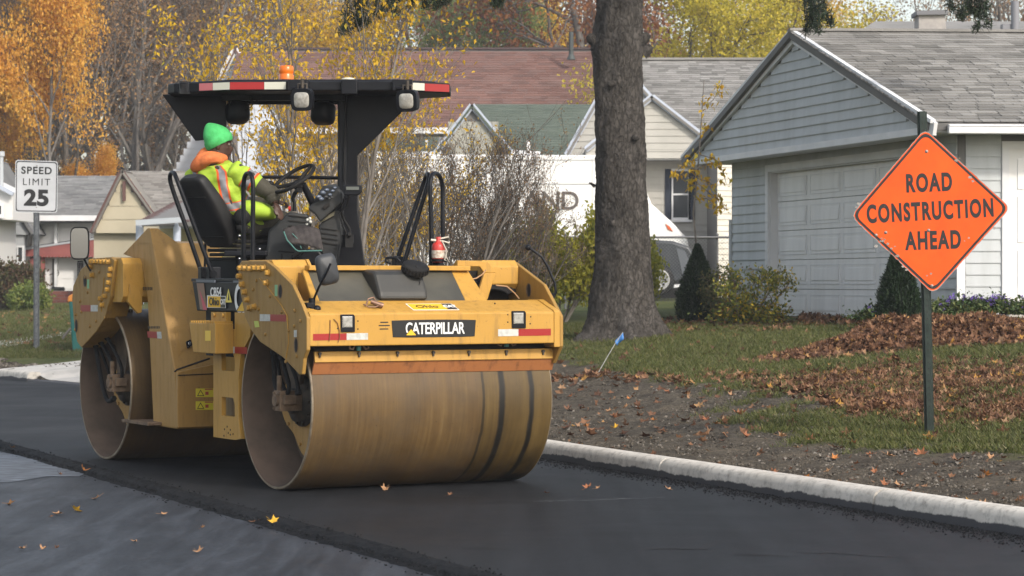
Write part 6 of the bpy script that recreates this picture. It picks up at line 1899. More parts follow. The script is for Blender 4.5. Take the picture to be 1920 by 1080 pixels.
# --- generic pieces for the farther houses, given as picture-plane outlines at a real distance
class House:
    def __init__(s, name, label, px, Y, zg):
        s.Y = Y; s.zg = zg
        s.o = thing(name, label, 'house', ((px - 960) / FPX * Y, Y, zg))
    def P(s, px, py, Y=None):
        return U(px, py, s.Y if Y is None else Y) - s.o.location
    def wall(s, pix, m, Y=None, th=.25, name='wall'):
        b = MB(); b.prism([s.P(x, y, Y) for x, y in pix], (0, th, 0)); return b.build(name, m, s.o)
    def boards(s, x0, x1, ytop, ybot, m, Y=None, h=.16, clip=None, hs=(), th=.02):
        Y = s.Y if Y is None else Y
        k = Y / FPX
        zt = s.P(0, ytop, Y).z; zb = s.P(0, ybot, Y).z; o_ = s.P(x0, 0, Y) + V(0, -.002, 0)
        base = (lambda z: (0, (x1 - x0) * k)) if clip is None else (lambda z: (lambda r: None if r is None else ((r[0] - x0) * k, (r[1] - x0) * k))(clip(HOR - (z + s.zg - CAM_H) / k)))
        H = [((a - x0) * k, (c - x0) * k, s.P(0, yb, Y).z, s.P(0, yt, Y).z) for a, c, yt, yb in hs]
        siding(s.o, o_, (1, 0, 0), zb, zt, h, m, holes(base, H), th)
    def roof(s, e0, e1, Ye, r0, r1, Yr, m, step=.15, tab=.33, th=.12, sh=True, back=None):
        a, c, d, e = s.P(e0[0], e0[1], Ye), s.P(e1[0], e1[1], Ye), s.P(r1[0], r1[1], Yr), s.P(r0[0], r0[1], Yr)
        r = slab('roof', [a, c, d, e], th, M_core, s.o)
        if sh:
            S = (e - a); S = Vector((0, S.y, S.z)); L = max((c - a).length, (d - e).length)
            o_ = a if a.x < e.x else Vector((e.x, a.y, a.z))
            if abs(a.x - e.x) < .4 and abs(c.x - d.x) < .4: shingles(r, o_ + V(0, 0, .005), (1, 0, 0), S, L, S.length, m, step, tab)
            else:
                # skewed roof: rows of tabs clipped to the outline
                rg = np.random.default_rng(int(L * 10)); Sn = S.normalized(); P = []; W = []
                rows = int(S.length / step)
                for i in range(rows):
                    t = i / rows; xa = a.x + (e.x - a.x) * t; xb = c.x + (d.x - c.x) * t; x = xa
                    while x < xb:
                        w = tab * (.55 + .8 * rg.random()); x1 = min(x + w, xb)
                        if x1 - x > .03: P.append((x + (x1 - x) / 2, a.y + S.y * t, a.z + S.z * t + .006 + .005 * rg.random())); W.append((x1 - x) * .985)
                        x += w
                n_ = Vector((1, 0, 0)).cross(Sn); Rm = np.array(basis((1, 0, 0), Sn, n_, (0, 0, 0)).to_3x3())
                me = scatter('shingles', SHV, SHF, np.array(P), np.repeat(Rm[None], len(P), 0), np.array([(w, step, 1) for w in W]), m)
                link('shingle_courses', me, r, kind='stuff')
        if back:
            slab('roof', [e, d, s.P(r1[0], r1[1], Yr) + V(0, back, -abs(e.z - a.z)), s.P(r0[0], r0[1], Yr) + V(0, back, -abs(e.z - a.z))], th, M_core, s.o)
        return r
    def trim(s, pts, w, h, m, Y=None, name='trim', dy=-.06):
        b = MB()
        for (p, q) in zip(pts[:-1], pts[1:]):
            bar(b, s.P(*p, Y) + V(0, dy, 0), s.P(*q, Y) + V(0, dy, 0), w, h, up=(0, 0, 1) if abs(p[0] - q[0]) > 2 else (1, 0, 0))
        return b.build(name, m, s.o)
    def window(s, x0, x1, y0, y1, Y=None, mull=1, rail=True, m=None, shut=None, fw=.055):
        m = m or M_trim
        w = thing('window', None, None); w.parent = s.o
        A, B = s.P(x0, y1, Y), s.P(x1, y0, Y)
        b = MB()
        b.bx(A.x - fw, B.x + fw, A.y - .05, A.y + .04, A.z - fw, A.z); b.bx(A.x - fw, B.x + fw, A.y - .05, A.y + .04, B.z, B.z + fw)
        b.bx(A.x - fw, A.x, A.y - .05, A.y + .04, A.z, B.z); b.bx(B.x, B.x + fw, A.y - .05, A.y + .04, A.z, B.z)
        if rail: b.bx(A.x, B.x, A.y - .035, A.y + .03, (A.z + B.z) / 2 - .02, (A.z + B.z) / 2 + .02)
        for i in range(1, mull): 
            x = A.x + (B.x - A.x) * i / mull; b.bx(x - .02, x + .02, A.y - .037, A.y + .03, A.z, B.z)
        b.build('window_frame', m, w)
        b = MB(); b.bx(A.x, B.x, A.y - .005, A.y + .01, A.z, B.z); b.build('window_pane', M_win, w)
        b = MB(); b.bx(A.x - fw - .04, B.x + fw + .04, A.y - .09, A.y + .02, A.z - fw - .05, A.z - fw); b.build('window_sill', m, w)
        if shut:
            for sx0, sx1 in shut[0]:
                C0, C1 = s.P(sx0, y1, Y), s.P(sx1, y0, Y); b = MB(); b.bx(C0.x, C1.x, A.y - .05, A.y - .022, C0.z - .05, C1.z + .05)
                k = C0.z
                while k < C1.z: b.bx(C0.x + .03, C1.x - .03, A.y - .058, A.y - .05, k, k + .035); k += .07
                b.build('shutter', shut[1], w)
        return w

M_navy = mat('navy_shutter', (.018, .025, .042), .6)
M_blutrim = mat('blue_white_trim', (.42, .46, .54), .6)
# --- neighbour with the dark shutters, behind the tree
HB = House('gabled_house', 'warm grey house with navy shutters and twin front gables behind the big tree', 1250, 60, 1.1)
HB.wall([(1068, 300), (1346, 300), (1346, 580), (1068, 580)], M_core, th=.2)
HB.boards(1068, 1346, 298, 575, M_sidB, h=.16, hs=[(1258, 1294, 314, 414)])
HB.window(1262, 1290, 321, 408, mull=1, shut=([(1246.5, 1259), (1290.5, 1303)], M_navy))
HB.roof((1140, 293), (1480, 293), 59.5, (1140, 112), (1480, 112), 65.5, M_shA, back=6)
HB.trim([(1140, 295), (1480, 295)], .10, .14, M_trim, 59.4)
b = MB(); bar(b, HB.P(1140, 111, 65.5), HB.P(1480, 111, 65.5), .3, .06); b.build('ridge_cap', M_shA, HB.o)
def gable(H, peak, l, r, Y, depth, msid, mtrim, mroof, h=.16, tw=.05, th=.15, over=4.0):
    zt = lambda y: (H.P(0, y, Y)).z
    H.wall([l, (peak[0], peak[1] + 3), r], M_core, Y=Y, th=.1, name='gable_backing')
    def clip(py):
        if py < peak[1] + 3 or py > max(l[1], r[1]) + 2: return None
        return (peak[0] + (l[0] - peak[0]) * (py - peak[1]) / (l[1] - peak[1]) + 2, peak[0] + (r[0] - peak[0]) * (py - peak[1]) / (r[1] - peak[1]) - 2)
    H.boards(l[0], r[0], peak[1], max(l[1], r[1]), msid, Y=Y, h=h, clip=clip)
    for e_ in (l, r):
        b = MB(); bar(b, H.P(*e_, Y) + V(0, -.08, 0), H.P(peak[0], peak[1] - 1, Y) + V(0, -.08, 0), tw, th); b.build('rake_board', mtrim, H.o)
        a, c = H.P(e_[0], e_[1] - 2, Y - .15), H.P(peak[0], peak[1] - 4, Y - .15)
        slab('roof', [a, c, c + V(0, over, 0), a + V(0, over, 0)], .06, mroof, H.o)
gable(HB, (1222, 183), (1098, 281), (1347, 279), 59.2, 1, M_sidB, M_blutrim, M_shA, tw=.06, th=.14, over=2.5)
HB.wall([(1098, 281), (1347, 279), (1347, 297), (1098, 297)], M_core, Y=59.25, th=.4)
HB.boards(1098, 1347, 280, 297, M_sidB, Y=59.2)
gable(HB, (1160, 118), (1062, 291), (1277, 248), 60.2, 1, M_sidB, M_blutrim, M_shA, tw=.06, th=.14, over=3.0)
# sunlit end wall with courses of boards, left of the garage corner
HB.wall([(1345, 296), (1400, 296), (1400, 580), (1345, 580)], M_core, Y=57.0, th=3.2)
M_cream_s = mat('cream_siding', (.70, .66, .58), .6, col2=(.62, .57, .48), scale=3, space='World')
HB.boards(1345, 1400, 300, 575, M_cream_s, Y=57.0, h=.13)

# --- brown roofed house
HC = House('brown_roofed_house', 'pale house with a long red brown shingle roof and white cross gable', 760, 88, 1.1)
M_shC = shingle_mat('brown_shingle', [(0, (.125, .066, .054)), (.5, (.165, .090, .074)), (.8, (.15, .092, .080)), (1, (.11, .062, .052))])
M_shG = shingle_mat('green_shingle', [(0, (.085, .105, .085)), (.5, (.11, .13, .105)), (1, (.095, .115, .09))])
M_shade_white = mat('shaded_blue_white', (.52, .55, .60), .7, col2=(.46, .48, .53), scale=1, space='World')  # white wall in shade: the bluish shade is painted into its colour
M_beige = mat('beige_siding', (.48, .40, .31), .7, col2=(.42, .35, .27), scale=1, space='World')
HC.roof((432, 247), (1180, 247), 87.6, (446, 93), (1180, 93), 93.5, M_shC, step=.2, tab=.45, back=6)
b = MB(); bar(b, HC.P(440, 91.5, 93.5), HC.P(1180, 91.5, 93.5), .3, .08); b.build('ridge_cap', mat('dark_ridge', (.06, .04, .04), .8), HC.o)
HC.wall([(552, 247), (1180, 247), (1180, 580), (552, 580)], M_core, Y=88)
HC.boards(552, 660, 252, 560, M_beige, Y=87.98, h=.2); HC.boards(660, 1000, 252, 560, M_sidB, Y=87.98, h=.2, hs=[(700, 870, 262, 330)])
HC.window(705, 745, 268, 325, Y=87.9, mull=1); HC.window(790, 862, 268, 325, Y=87.9, mull=2)
HC.trim([(540, 245), (940, 245)], .12, .20, M_trim, 87.4)
HC.trim([(555, 250), (555, 500)], .16, .10, M_trim, 87.8)
gable(HC, (441, 94), (408, 158), (600, 330), 93.3, 1, M_shade_white, M_trim, M_shC, th=.22, over=.3, h=.25)
HC.wall([(408, 158), (441, 98), (470, 150), (470, 560), (408, 560)], M_shade_white, Y=93.4, th=.2)
gable(HC, (497, 168), (404, 262), (560, 262), 85.6, 1, M_shade_white, M_shade_white, M_shC, th=.12, over=3.0, h=.25)
HC.wall([(404, 262), (560, 262), (560, 580), (404, 580)], M_shade_white, Y=85.6, th=2.4)
M_taupe = mat('taupe_shutter', (.14, .12, .11), .7)
HC.window(503, 527, 242, 298, Y=85.5, mull=2, rail=False, m=M_shade_white, shut=([(490, 502), (528, 540)], M_taupe))
HC.window(418, 434, 252, 310, Y=85.5, mull=1, rail=True, m=M_shade_white, shut=([(436, 446)], M_taupe))
b = MB(); b.cyl(HC.P(1071, 112, 91.8), HC.P(1071, 60, 91.8), .085, seg=12); b.cyl(HC.P(1071, 112, 91.8), HC.P(1071, 102, 91.8), .16, .09, 12); b.build('vent_pipe', mat('vent_dark', (.05, .06, .06), .6), HC.o)

# --- green roofed house in front of it
HG = House('green_roofed_house', 'beige house with a dark green shingle roof right behind the white truck', 930, 71, 1.1)
HG.roof((958, 292), (1190, 292), 70.6, (885, 196), (1190, 196), 75.0, M_shG, back=5)
gable(HG, (885, 199), (815, 290), (962, 290), 70.7, 1, mat('stone_beige', (.36, .35, .30), .8, col2=(.30, .29, .25), scale=1, space='World'), M_blutrim, M_shG, th=.16, over=.3, h=.9)
HG.wall([(815, 290), (1190, 290), (1190, 580), (815, 580)], M_sidB, Y=71, th=.3)
HG.roof((660, 288), (818, 288), 70.8, (690, 257), (835, 257), 73.5, M_shG)
HG.wall([(660, 290), (815, 290), (815, 580), (660, 580)], M_sidB, Y=71.4, th=.3)
HG.trim([(660, 289), (830, 289)], .1, .14, M_trim, 70.7)
HG.trim([(800, 262), (800, 286)], .1, .06, M_trim, 72.0, name='vent_pipe')

# --- houses at the left
HD = House('white_cottage', 'white clapboard cottage with grey roof and sloping red porch awning at far left', 120, 75, .9)
M_wsid = mat('white_siding', (.76, .75, .74), .6, col2=(.70, .69, .68), scale=1, space='World')
M_gsid = mat('pale_grey_siding', (.36, .37, .38), .7, col2=(.30, .31, .32), scale=1, space='World')
M_shD = shingle_mat('weathered_shingle', [(0, (.135, .135, .135)), (.4, (.19, .19, .188)), (.8, (.24, .238, .232)), (1, (.16, .158, .155))])
HD.roof((66, 411), (260, 411), 74.4, (-80, 330), (250, 330), 79.0, M_shD, back=5)
HD.wall([(60, 408), (240, 408), (240, 585), (60, 585)], M_core, Y=75, th=.25)
HD.boards(60, 240, 410, 580, M_wsid, Y=74.99, h=.30, hs=[(98, 106, 480, 560)])
HD.trim([(74, 409), (255, 409)], .1, .16, M_trim, 74.3)
HD.trim([(106, 414), (106, 560)], .18, .08, M_trim, 74.9)
# dark grey left wing with its own gable
gable(HD, (-25, 300), (-130, 440), (62, 440), 73.0, 1, M_gsid, mat('dark_rake', (.10, .10, .11), .7), M_shD, th=.12, over=3, h=.30)
HD.wall([(-130, 440), (45, 440), (45, 585), (-130, 585)], M_gsid, Y=73.1, th=.25); HD.boards(-60, 45, 440, 580, M_gsid, Y=73.08, h=.30)
HD.wall([(22, 437), (60, 362), (66, 408), (66, 440)], mat('grey_gable', (.22, .22, .21), .8), Y=73.6, th=.4)
HD.window(15, 42, 464, 490, Y=72.95, mull=3, rail=False, m=M_trim)
# red awning porch
M_awn = mat('red_awning', (.28, .085, .075), .7, col2=(.22, .065, .06), scale=2, space='World')
Ya = 74.55
b = MB(); b.prism([HD.P(3, 474, Ya), HD.P(250, 437, Ya), HD.P(262, 432, Ya + .4), HD.P(10, 468, Ya + .4)], (0, 0, -.05)); b.build('awning_top', mat('awning_top_m', (.16, .17, .18), .6), HD.o)
b = MB(); b.prism([HD.P(76, 463, Ya - .02), HD.P(250, 438, Ya - .02), HD.P(250, 480, Ya - .02), HD.P(76, 480, Ya - .02)], (0, .04, 0)); b.prism([HD.P(3, 475, Ya - .02), HD.P(76, 464, Ya - .02), HD.P(76, 480, Ya - .02), HD.P(3, 482, Ya - .02)], (0, .04, 0)); b.build('awning_panel', M_awn, HD.o)
b = MB(); b.prism([HD.P(196, 480, Ya - .04), HD.P(216, 442, Ya - .04), HD.P(250, 437, Ya - .04), HD.P(250, 480, Ya - .04)], (0, .015, 0)); b.build('awning_panel', mat('awning_dark', (.20, .055, .055), .7), HD.o)
b = MB()
for i in range(28):
    x = 76 + i * 6.3; P = [HD.P(x + 6.3 * k / 6, 480 + 3.2 * math.sin(math.pi * k / 6), Ya - .03) for k in range(7)]
    b.prism(P, (0, .03, 0))
b.build('awning_scallops', M_awn, HD.o)
b = MB(); bar(b, HD.P(3, 473.5, Ya), HD.P(250, 436.5, Ya), .08, .06); b.build('awning_rim', mat('rim_grey', (.35, .36, .38), .5), HD.o)
for x in (80, 60): 
    b = MB(); A = HD.P(x - 3.4, 548, Ya + .1); C = HD.P(x + 3.4, 482, Ya + .1); b.bx(A.x, C.x, A.y, A.y + .1, A.z, C.z); b.build('porch_post', M_awn, HD.o)
# brick porch wall, brick by brick
def brickwall(H, x0, x1, y0, y1, Y, name='brick'):
    k = Y / FPX
    bw, bh = .24, .085
    bm = MB(); bm.bx(0, .225, 0, .08, 0, .073); me = bm.mesh('brick', shingle_mat('red_brick', [(0, (.13, .05, .04)), (.5, (.17, .065, .05)), (1, (.10, .045, .04))]))
    A = H.P(x0, y1, Y); C = H.P(x1, y0, Y)
    mm = MB(); mm.bx(A.x, C.x, A.y + .01, A.y + .3, A.z, C.z); w = mm.build('brick_wall', mat('mortar', (.12, .105, .10), .9), H.o)
    r = 0; z = A.z
    while z < C.z - .05:
        x = A.x + (-.12 if r % 2 else 0)
        while x < C.x - .02:
            if x >= A.x: link('brick', me, w, (x, A.y - .004, z + .006))
            x += bw
        z += bh; r += 1
brickwall(HD, 74, 137, 545, 580, 71.3)
b = MB(); A = HD.P(95, 546, 72.6); C = HD.P(118, 538, 72.6); b.bx(A.x, C.x, A.y, A.y + .4, A.z, C.z); b.build('porch_box', M_grey, HD.o, bevel=.05)
b = MB()
for x in (146, 149, 152, 155): b.tube([HD.P(x, 522, 74.8), HD.P(x, 492, 74.8)], .02, 5)
b.tube([HD.P(145, 522, 74.8), HD.P(156, 522, 74.8)], .02, 5); b.tube([HD.P(145, 490, 74.8), HD.P(156, 490, 74.8)], .02, 5); b.build('iron_trellis', M_blk, HD.o)
b = MB(); c_ = HD.P(107, 512, 74.85); b.tube([c_ + V(0, 0, .12), c_ + V(.06, 0, 0), c_ + V(0, 0, -.12), c_ + V(-.06, 0, 0)], .014, 5, closed=True); b.ball(c_, .03); b.build('door_ornament', M_blk, HD.o)
# a sliver of a white gabled house at the picture edge with its vent pipe
HW = House('white_gabled_house', 'sliver of a white gabled house with a small dark window at the left edge', -20, 69, .9)
HW.wall([(-200, 585), (-200, 440), (-95, 305), (24, 362), (24, 412), (-10, 412), (-10, 585)], mat('white_stucco', (.62, .61, .60), .7), th=3)
HW.trim([(-95, 302), (26, 364)], .12, .10, M_blutrim, 68.9)
HW.window(-14, 3, 386, 402, Y=68.9, rail=False, m=M_trim)
b = MB(); b.cyl(HW.P(2, 350, 69), HW.P(2, 292, 69), .065, seg=10); b.cyl(HW.P(2, 293, 69), HW.P(2, 284, 69), .10, seg=10); b.build('vent_pipe', mat('pale_pipe', (.40, .42, .44), .5), HW.o)

# tan gabled house
HE = House('tan_gabled_house', 'tan house whose pointed gable has dark brown rakes and a slit vent', 230, 70, .9)
M_tansid = mat('tan_siding', (.42, .37, .27), .75, col2=(.37, .325, .235), scale=1, space='World')
M_brk = mat('brown_rake', (.10, .048, .040), .7)
M_shE = shingle_mat('tan_grey_shingle', [(0, (.15, .135, .12)), (.4, (.22, .205, .185)), (.8, (.27, .25, .225)), (1, (.17, .16, .145))])
HE.roof((292, 420), (480, 420), 71.2, (231, 321), (480, 321), 76, M_shE, back=5)
gable(HE, (229, 322), (172, 437), (295, 413), 69.8, 1, M_tansid, M_brk, M_shE, th=.12, over=1.6, h=.37, tw=.06)
HE.wall([(176, 437), (178, 425), (295, 413), (300, 500), (300, 585), (176, 585)], M_tansid, Y=70, th=.3)
b = MB(); A = HE.P(230, 377, 69.72); C = HE.P(236, 340, 69.72); b.bx(A.x, C.x, A.y - .04, A.y, A.z, C.z)
vv_ = b.build('slit_vent', M_brk, HE.o)
HP_ = House('yellow_porch_house', 'low yellow house with a maroon hipped porch roof left of the roller hood', 340, 66, .9)
M_shP = shingle_mat('maroon_shingle', [(0, (.10, .06, .058)), (.5, (.135, .085, .08)), (1, (.11, .07, .065))])
HP_.roof((258, 416), (520, 416), 65.5, (330, 377), (520, 365), 69, M_shP, step=.2)
HP_.trim([(256, 418), (345, 412)], .16, .14, mat('fascia_grey', (.38, .41, .44), .5), 65.3)
HP_.wall([(300, 420), (520, 420), (520, 585), (300, 585)], mat('yellow_siding', (.50, .42, .22), .7, col2=(.44, .37, .19), scale=1, space='World'), Y=67.2, th=.3)
HP_.boards(300, 520, 425, 500, mat('yellow_siding_b', (.52, .44, .24), .7), Y=67.18, h=.22)
HP_.trim([(300, 425), (480, 425)], .1, .10, M_trim, 67.0)
for x in (332, 262):
    b = MB(); b.cyl(HP_.P(x, 600, 65.6), HP_.P(x, 418, 65.6), .10, seg=14); b.build('porch_column', M_blutrim, HP_.o)
# ------------------------------------------------------------------ truck, parked vehicle, fence
YT = 58.0
tk = thing('box_truck', 'long white box truck with dark block letters half hidden behind the bare shrubs', 'truck', ((930 - 960) / FPX * YT, YT, 1.0))
def TP(px, py, Y=YT): return U(px, py, Y) - tk.location
M_tw = mat('truck_white', (.80, .79, .77), .45, col2=(.72, .71, .69), scale=.8, space='World')
b = MB(); b.prism([TP(700, 289), TP(1152, 291), TP(1152, 512), TP(700, 512)], (0, 2.3, 0)); bx_ = b.build('cargo_box', M_tw, tk, bevel=.04)
b = MB()
for y in (300, 345, 512): b.prism([TP(700, y - 1.3, YT - .01), TP(1152, y - 1.3, YT - .01), TP(1152, y + 1.3, YT - .01), TP(700, y + 1.3, YT - .01)], (0, .03, 0))
for x in (800, 900, 1003, 1110): b.prism([TP(x, 291, YT - .012), TP(x + 1, 291, YT - .012), TP(x + 1, 512, YT - .012), TP(x, 512, YT - .012)], (0, .02, 0))
b.build('body_rib', mat('truck_grey', (.45, .45, .45), .5), tk)
k = YT / FPX
for i, ch_ in enumerate('LAND'):
    text_obj(ch_, 34 * k / .7, basis((1, 0, 0), (0, 0, 1), (0, -1, 0), TP(962 + i * 35.5, 378, YT - .015)), mat('faded_letter', (.11, .095, .09), .7), bx_, 'lettering', .006, 1.0, .001)
b = MB(); b.prism([TP(960, 281, YT + .5), TP(1013, 284, YT + .5), TP(1013, 290, YT + .5), TP(955, 290, YT + .5)], (0, .8, 0)); b.build('roof_vent', M_trim, tk, bevel=.02)
b = MB(); b.prism([TP(988, 263, YT + .6), TP(994, 263, YT + .6), TP(994, 286, YT + .6), TP(988, 286, YT + .6)], (0, .08, 0)); b.build('roof_pipe', M_tw, tk)
b = MB(); b.prism([TP(1152, 330), TP(1200, 330), TP(1222, 382), TP(1262, 418), TP(1290, 448), TP(1296, 500), TP(1152, 500)], (0, 2.1, 0)); cab = b.build('cab', M_tw, tk, bevel=.08)
b = MB(); b.prism([TP(1176, 342, YT - .02), TP(1197, 342, YT - .02), TP(1216, 386, YT - .02), TP(1176, 390, YT - .02)], (0, .04, 0)); b.build('side_window', M_win, tk)
b = MB(); b.prism([TP(1248, 420, YT - .02), TP(1255, 424, YT - .02), TP(1262, 434, YT - .02), TP(1252, 430, YT - .02)], (0, .04, 0)); b.build('marker_lamp', mat('amber_lens', (.6, .12, .04), .4), tk)
for x in (760, 820, 1180):
    w = MB(); c_ = TP(x, 522, YT + .1); w.lathe(c_, (0, 1, 0), [(0, .30), (0, .48), (.05, .52), (.25, .52), (.25, 0)], 28); ww = w.build('wheel', M_rub, tk)
    w = MB(); w.lathe(c_, (0, -1, 0), [(-.05, 0), (-.03, .12), (.0, .28), (.005, .30)], 20); w.build('wheel_rim', M_tw, ww)
b = MB(); b.prism([TP(700, 512, YT + .3), TP(1290, 505, YT + .3), TP(1290, 530, YT + .3), TP(700, 530, YT + .3)], (0, 1.6, 0)); b.build('chassis', M_dark, tk)

# parked dark vehicle with pale wheel
YV = 54.0
pv = thing('parked_car', 'dark parked car with a silver wheel behind the chain link fence', 'car', ((1225 - 960) / FPX * YV, YV, 1.0))
def VP(px, py, Y=YV): return U(px, py, Y) - pv.location
M_cd = mat('car_dark', (.030, .034, .040), .35, col2=(.045, .05, .057), scale=2)
b = MB(); P = [(1120, 470), (1150, 452), (1215, 449), (1262, 452), (1292, 462), (1303, 478), (1306, 512), (1300, 524), (1262, 530), (1254, 508), (1240, 498), (1226, 503), (1214, 530), (1120, 530)]
b.prism([VP(x, y) for x, y in P], (0, 1.6, 0)); b.build('car_body', M_cd, pv, bevel=.06, seg=3)
b = MB(); b.prism([VP(1268, 465, YV - .01), VP(1284, 470, YV - .01), VP(1297, 500, YV - .01), VP(1280, 515, YV - .01)], (0, .02, 0)); b.build('door_sheen', mat('car_mid', (.10, .11, .125), .4), pv)
c_ = VP(1236, 525, YV - .02); b = MB(); b.lathe(c_, (0, 1, 0), [(0, .20), (0, .30), (.04, .325), (.2, .325), (.2, 0)], 28); wl_ = b.build('wheel', M_rub, pv)
b = MB(); b.lathe(c_, (0, -1, 0), [(-.03, .0), (-.01, .06), (.0, .20), (.012, .215), (.0, .225)], 24); b.build('wheel_rim', mat('rim_silver', (.45, .44, .42), .4, .3), wl_)
for i in range(8):
    t = i * math.pi / 4; b = MB(); b.box(c_ + V(math.cos(t) * .13, -.01, math.sin(t) * .13), (.045, .01, .045)); b.build('rim_slot', M_dark, wl_)
b = MB(); b.prism([VP(1264, 534, YV - .4), VP(1302, 528, YV - .4), VP(1302, 532, YV - .4), VP(1264, 540, YV - .4)], (0, .3, 0)); b.build('running_board', M_trim, pv)

# chain link fence
YFn = 47.0
fn = thing('chain_link_fence', 'grey chain link fence with top rail between the big tree and the garage', 'fence', U(1225, 560, YFn))
def FP(px, py, Y=YFn): return U(px, py, Y) - fn.location
x0 = FP(1040, 0).x; x1 = FP(1376, 0).x; zt = FP(0, 446).z; zb = FP(0, 566).z
M_wire = mat('galvanised_wire', (.16, .16, .16), .5, .4)
wv = []; wf = []; cell = .064
def wire(p, q, r=.0021):
    p, q = Vector(p), Vector(q); d = (q - p).normalized(); s1 = Vector((0, 1, 0)); s2 = d.cross(s1); n = len(wv)
    for c in (p, q):
        for t in (0, 2.09, 4.19): wv.append(c + s1 * math.cos(t) * r + s2 * math.sin(t) * r)
    for i in range(3): wf.append((n + i, n + (i + 1) % 3, n + 3 + (i + 1) % 3, n + 3 + i))
W_ = x1 - x0; H_ = zt - zb
n = int((W_ + H_) / cell)
for i in range(n):
    s_ = i * cell
    a = max(0, s_ - H_); c = min(s_, W_)
    wire((x0 + a, 0, zb + (s_ - a)), (x0 + c, 0, zb + (s_ - c)))
    wire((x0 + a, .006, zt - (s_ - a)), (x0 + c, .006, zt - (s_ - c)))
b = MB(); b.add(wv, wf); b.build('wire_mesh', M_wire, fn, kind='stuff')
b = MB(); b.tube([(x0, -.02, zt + .01), (x1, -.02, zt + .01)], .021, 8); b.build('top_rail', M_wire, fn)
for px in (1345, 1180, 1060):
    b = MB(); x = FP(px, 0).x; b.cyl((x, .03, zb - .3), (x, .03, zt + .05), .024, seg=10); b.ball((x, .03, zt + .06), .03, 10, 6); b.build('fence_post', M_wire, fn)

# ------------------------------------------------------------------ trees
class Tree:
    def __init__(s, seed):
        s.r = random.Random(seed); s.segs = []; s.tips = []
    def grow(s, p, d, L, r, lvl, maxl, kids=(5, 5, 4, 4), wob=.18, up=.10, spread=.85, ratio=.62, tipr=.004, tipfrac=.3, lo=.3):
        rr = s.r; n = 6 if lvl < 2 else 4
        pts = [Vector(p)]; rad = [r]; d = Vector(d).normalized()
        for i in range(n):
            d = (d + Vector((rr.gauss(0, wob), rr.gauss(0, wob), rr.gauss(0, wob) + up))).normalized()
            pts.append(pts[-1] + d * L / n)
            rad.append(max(tipr, r * (1 - (i + 1) / n * .62)))
        s.segs.append((pts, rad, lvl))
        if lvl >= maxl:
            for i in range(1, len(pts)): s.tips.append(pts[i])
            return
        K = kids[min(lvl, len(kids) - 1)]
        for k in range(K):
            f = lo + (1 - lo) * (k + rr.random()) / K
            i = min(int(f * n), n - 1); q = pts[i].lerp(pts[i + 1], f * n - i)
            az = rr.random() * 2 * math.pi; u = d.orthogonal().normalized(); w = d.cross(u)
            sd = (u * math.cos(az) + w * math.sin(az)); sp = spread * rr.uniform(.55, 1.15)
            nd = (d * math.cos(sp) + sd * math.sin(sp)).normalized()
            s.grow(q, nd, L * ratio * rr.uniform(.75, 1.15) * (1.15 - .45 * f), max(tipr, rad[i] * .58), lvl + 1, maxl, kids, wob, up, spread, ratio, tipr, tipfrac, lo)
    def wood(s, name, m, minr=0.0):
        b = MB()
        for pts, rad, lvl in s.segs:
            b.tube(pts, rad, 10 if lvl == 0 else (6 if lvl == 1 else 3 if lvl > 2 else 4), 0, cap=False)
        return b.mesh(name, m)
    def leaves(s, name, m, per, size, spread, shape=(LEAF_V, LEAF_F), keep=None, droop=.3, seed=1, szvar=.5, rndf=None):
        rg = np.random.default_rng(seed)
        T = np.array([tuple(t) for t in s.tips])
        if keep is not None: T = T[np.array([keep(t) for t in T], bool)]
        P = np.repeat(T, per, 0) + rg.normal(size=(len(T) * per, 3)) * spread
        N = len(P)
        R = rotmats(rg.random(N) * 6.283, rg.normal(size=N) * .8 + droop, rg.normal(size=N) * .9)
        clump = np.repeat(rg.random(len(T)), per) * .55 + rg.random(N) * .45
        return scatter(name, shape[0], shape[1], P, R, size * (1 - szvar / 2 + szvar * rg.random(N)), m, rnd=clump)

M_bark = mat('grey_bark', (.085, .076, .068), .95, col2=(.15, .135, .12), scale=5, stretch=(3, 3, .6), bmp=.6, bscale=12)
M_bark2 = mat('pale_bark', (.095, .083, .072), .95, col2=(.15, .135, .12), scale=4, stretch=(3, 3, .6))
M_twig = mat('grey_twig', (.13, .115, .10), .9, col2=(.20, .18, .16), scale=6)
M_lbrown = leafmat('russet_leaves', [(0, (.12, .070, .042)), (.35, (.22, .125, .065)), (.65, (.30, .18, .085)), (1, (.30, .22, .11))])
M_ltan = leafmat('faded_leaves', [(0, (.13, .095, .066)), (.4, (.22, .16, .105)), (.75, (.29, .215, .13)), (1, (.22, .19, .10))])
M_lor = leafmat('orange_leaves', [(0, (.52, .24, .04)), (.4, (.68, .35, .05)), (.8, (.72, .44, .08)), (1, (.60, .45, .12))], trans=.45)
M_lyel = leafmat('yellow_leaves', [(0, (.46, .26, .015)), (.35, (.62, .38, .02)), (.75, (.70, .46, .04)), (1, (.40, .36, .05))], trans=.45)
M_lygr = leafmat('yellow_green_leaves', [(0, (.13, .17, .03)), (.4, (.30, .30, .04)), (.75, (.48, .42, .05)), (1, (.20, .24, .05))], trans=.45)
M_lgr = leafmat('green_leaves', [(0, (.07, .11, .025)), (.5, (.16, .21, .05)), (1, (.30, .29, .08))], trans=.4)
M_loak = leafmat('oak_leaves', [(0, (.09, .025, .012)), (.5, (.23, .08, .022)), (1, (.34, .15, .04))], trans=.35)
CL_V = [(-.5, 0, 0), (-.1, .32, .10), (.5, .05, -.03), (.05, -.34, .08)]
CL_F = [(0, 1, 2, 3)]

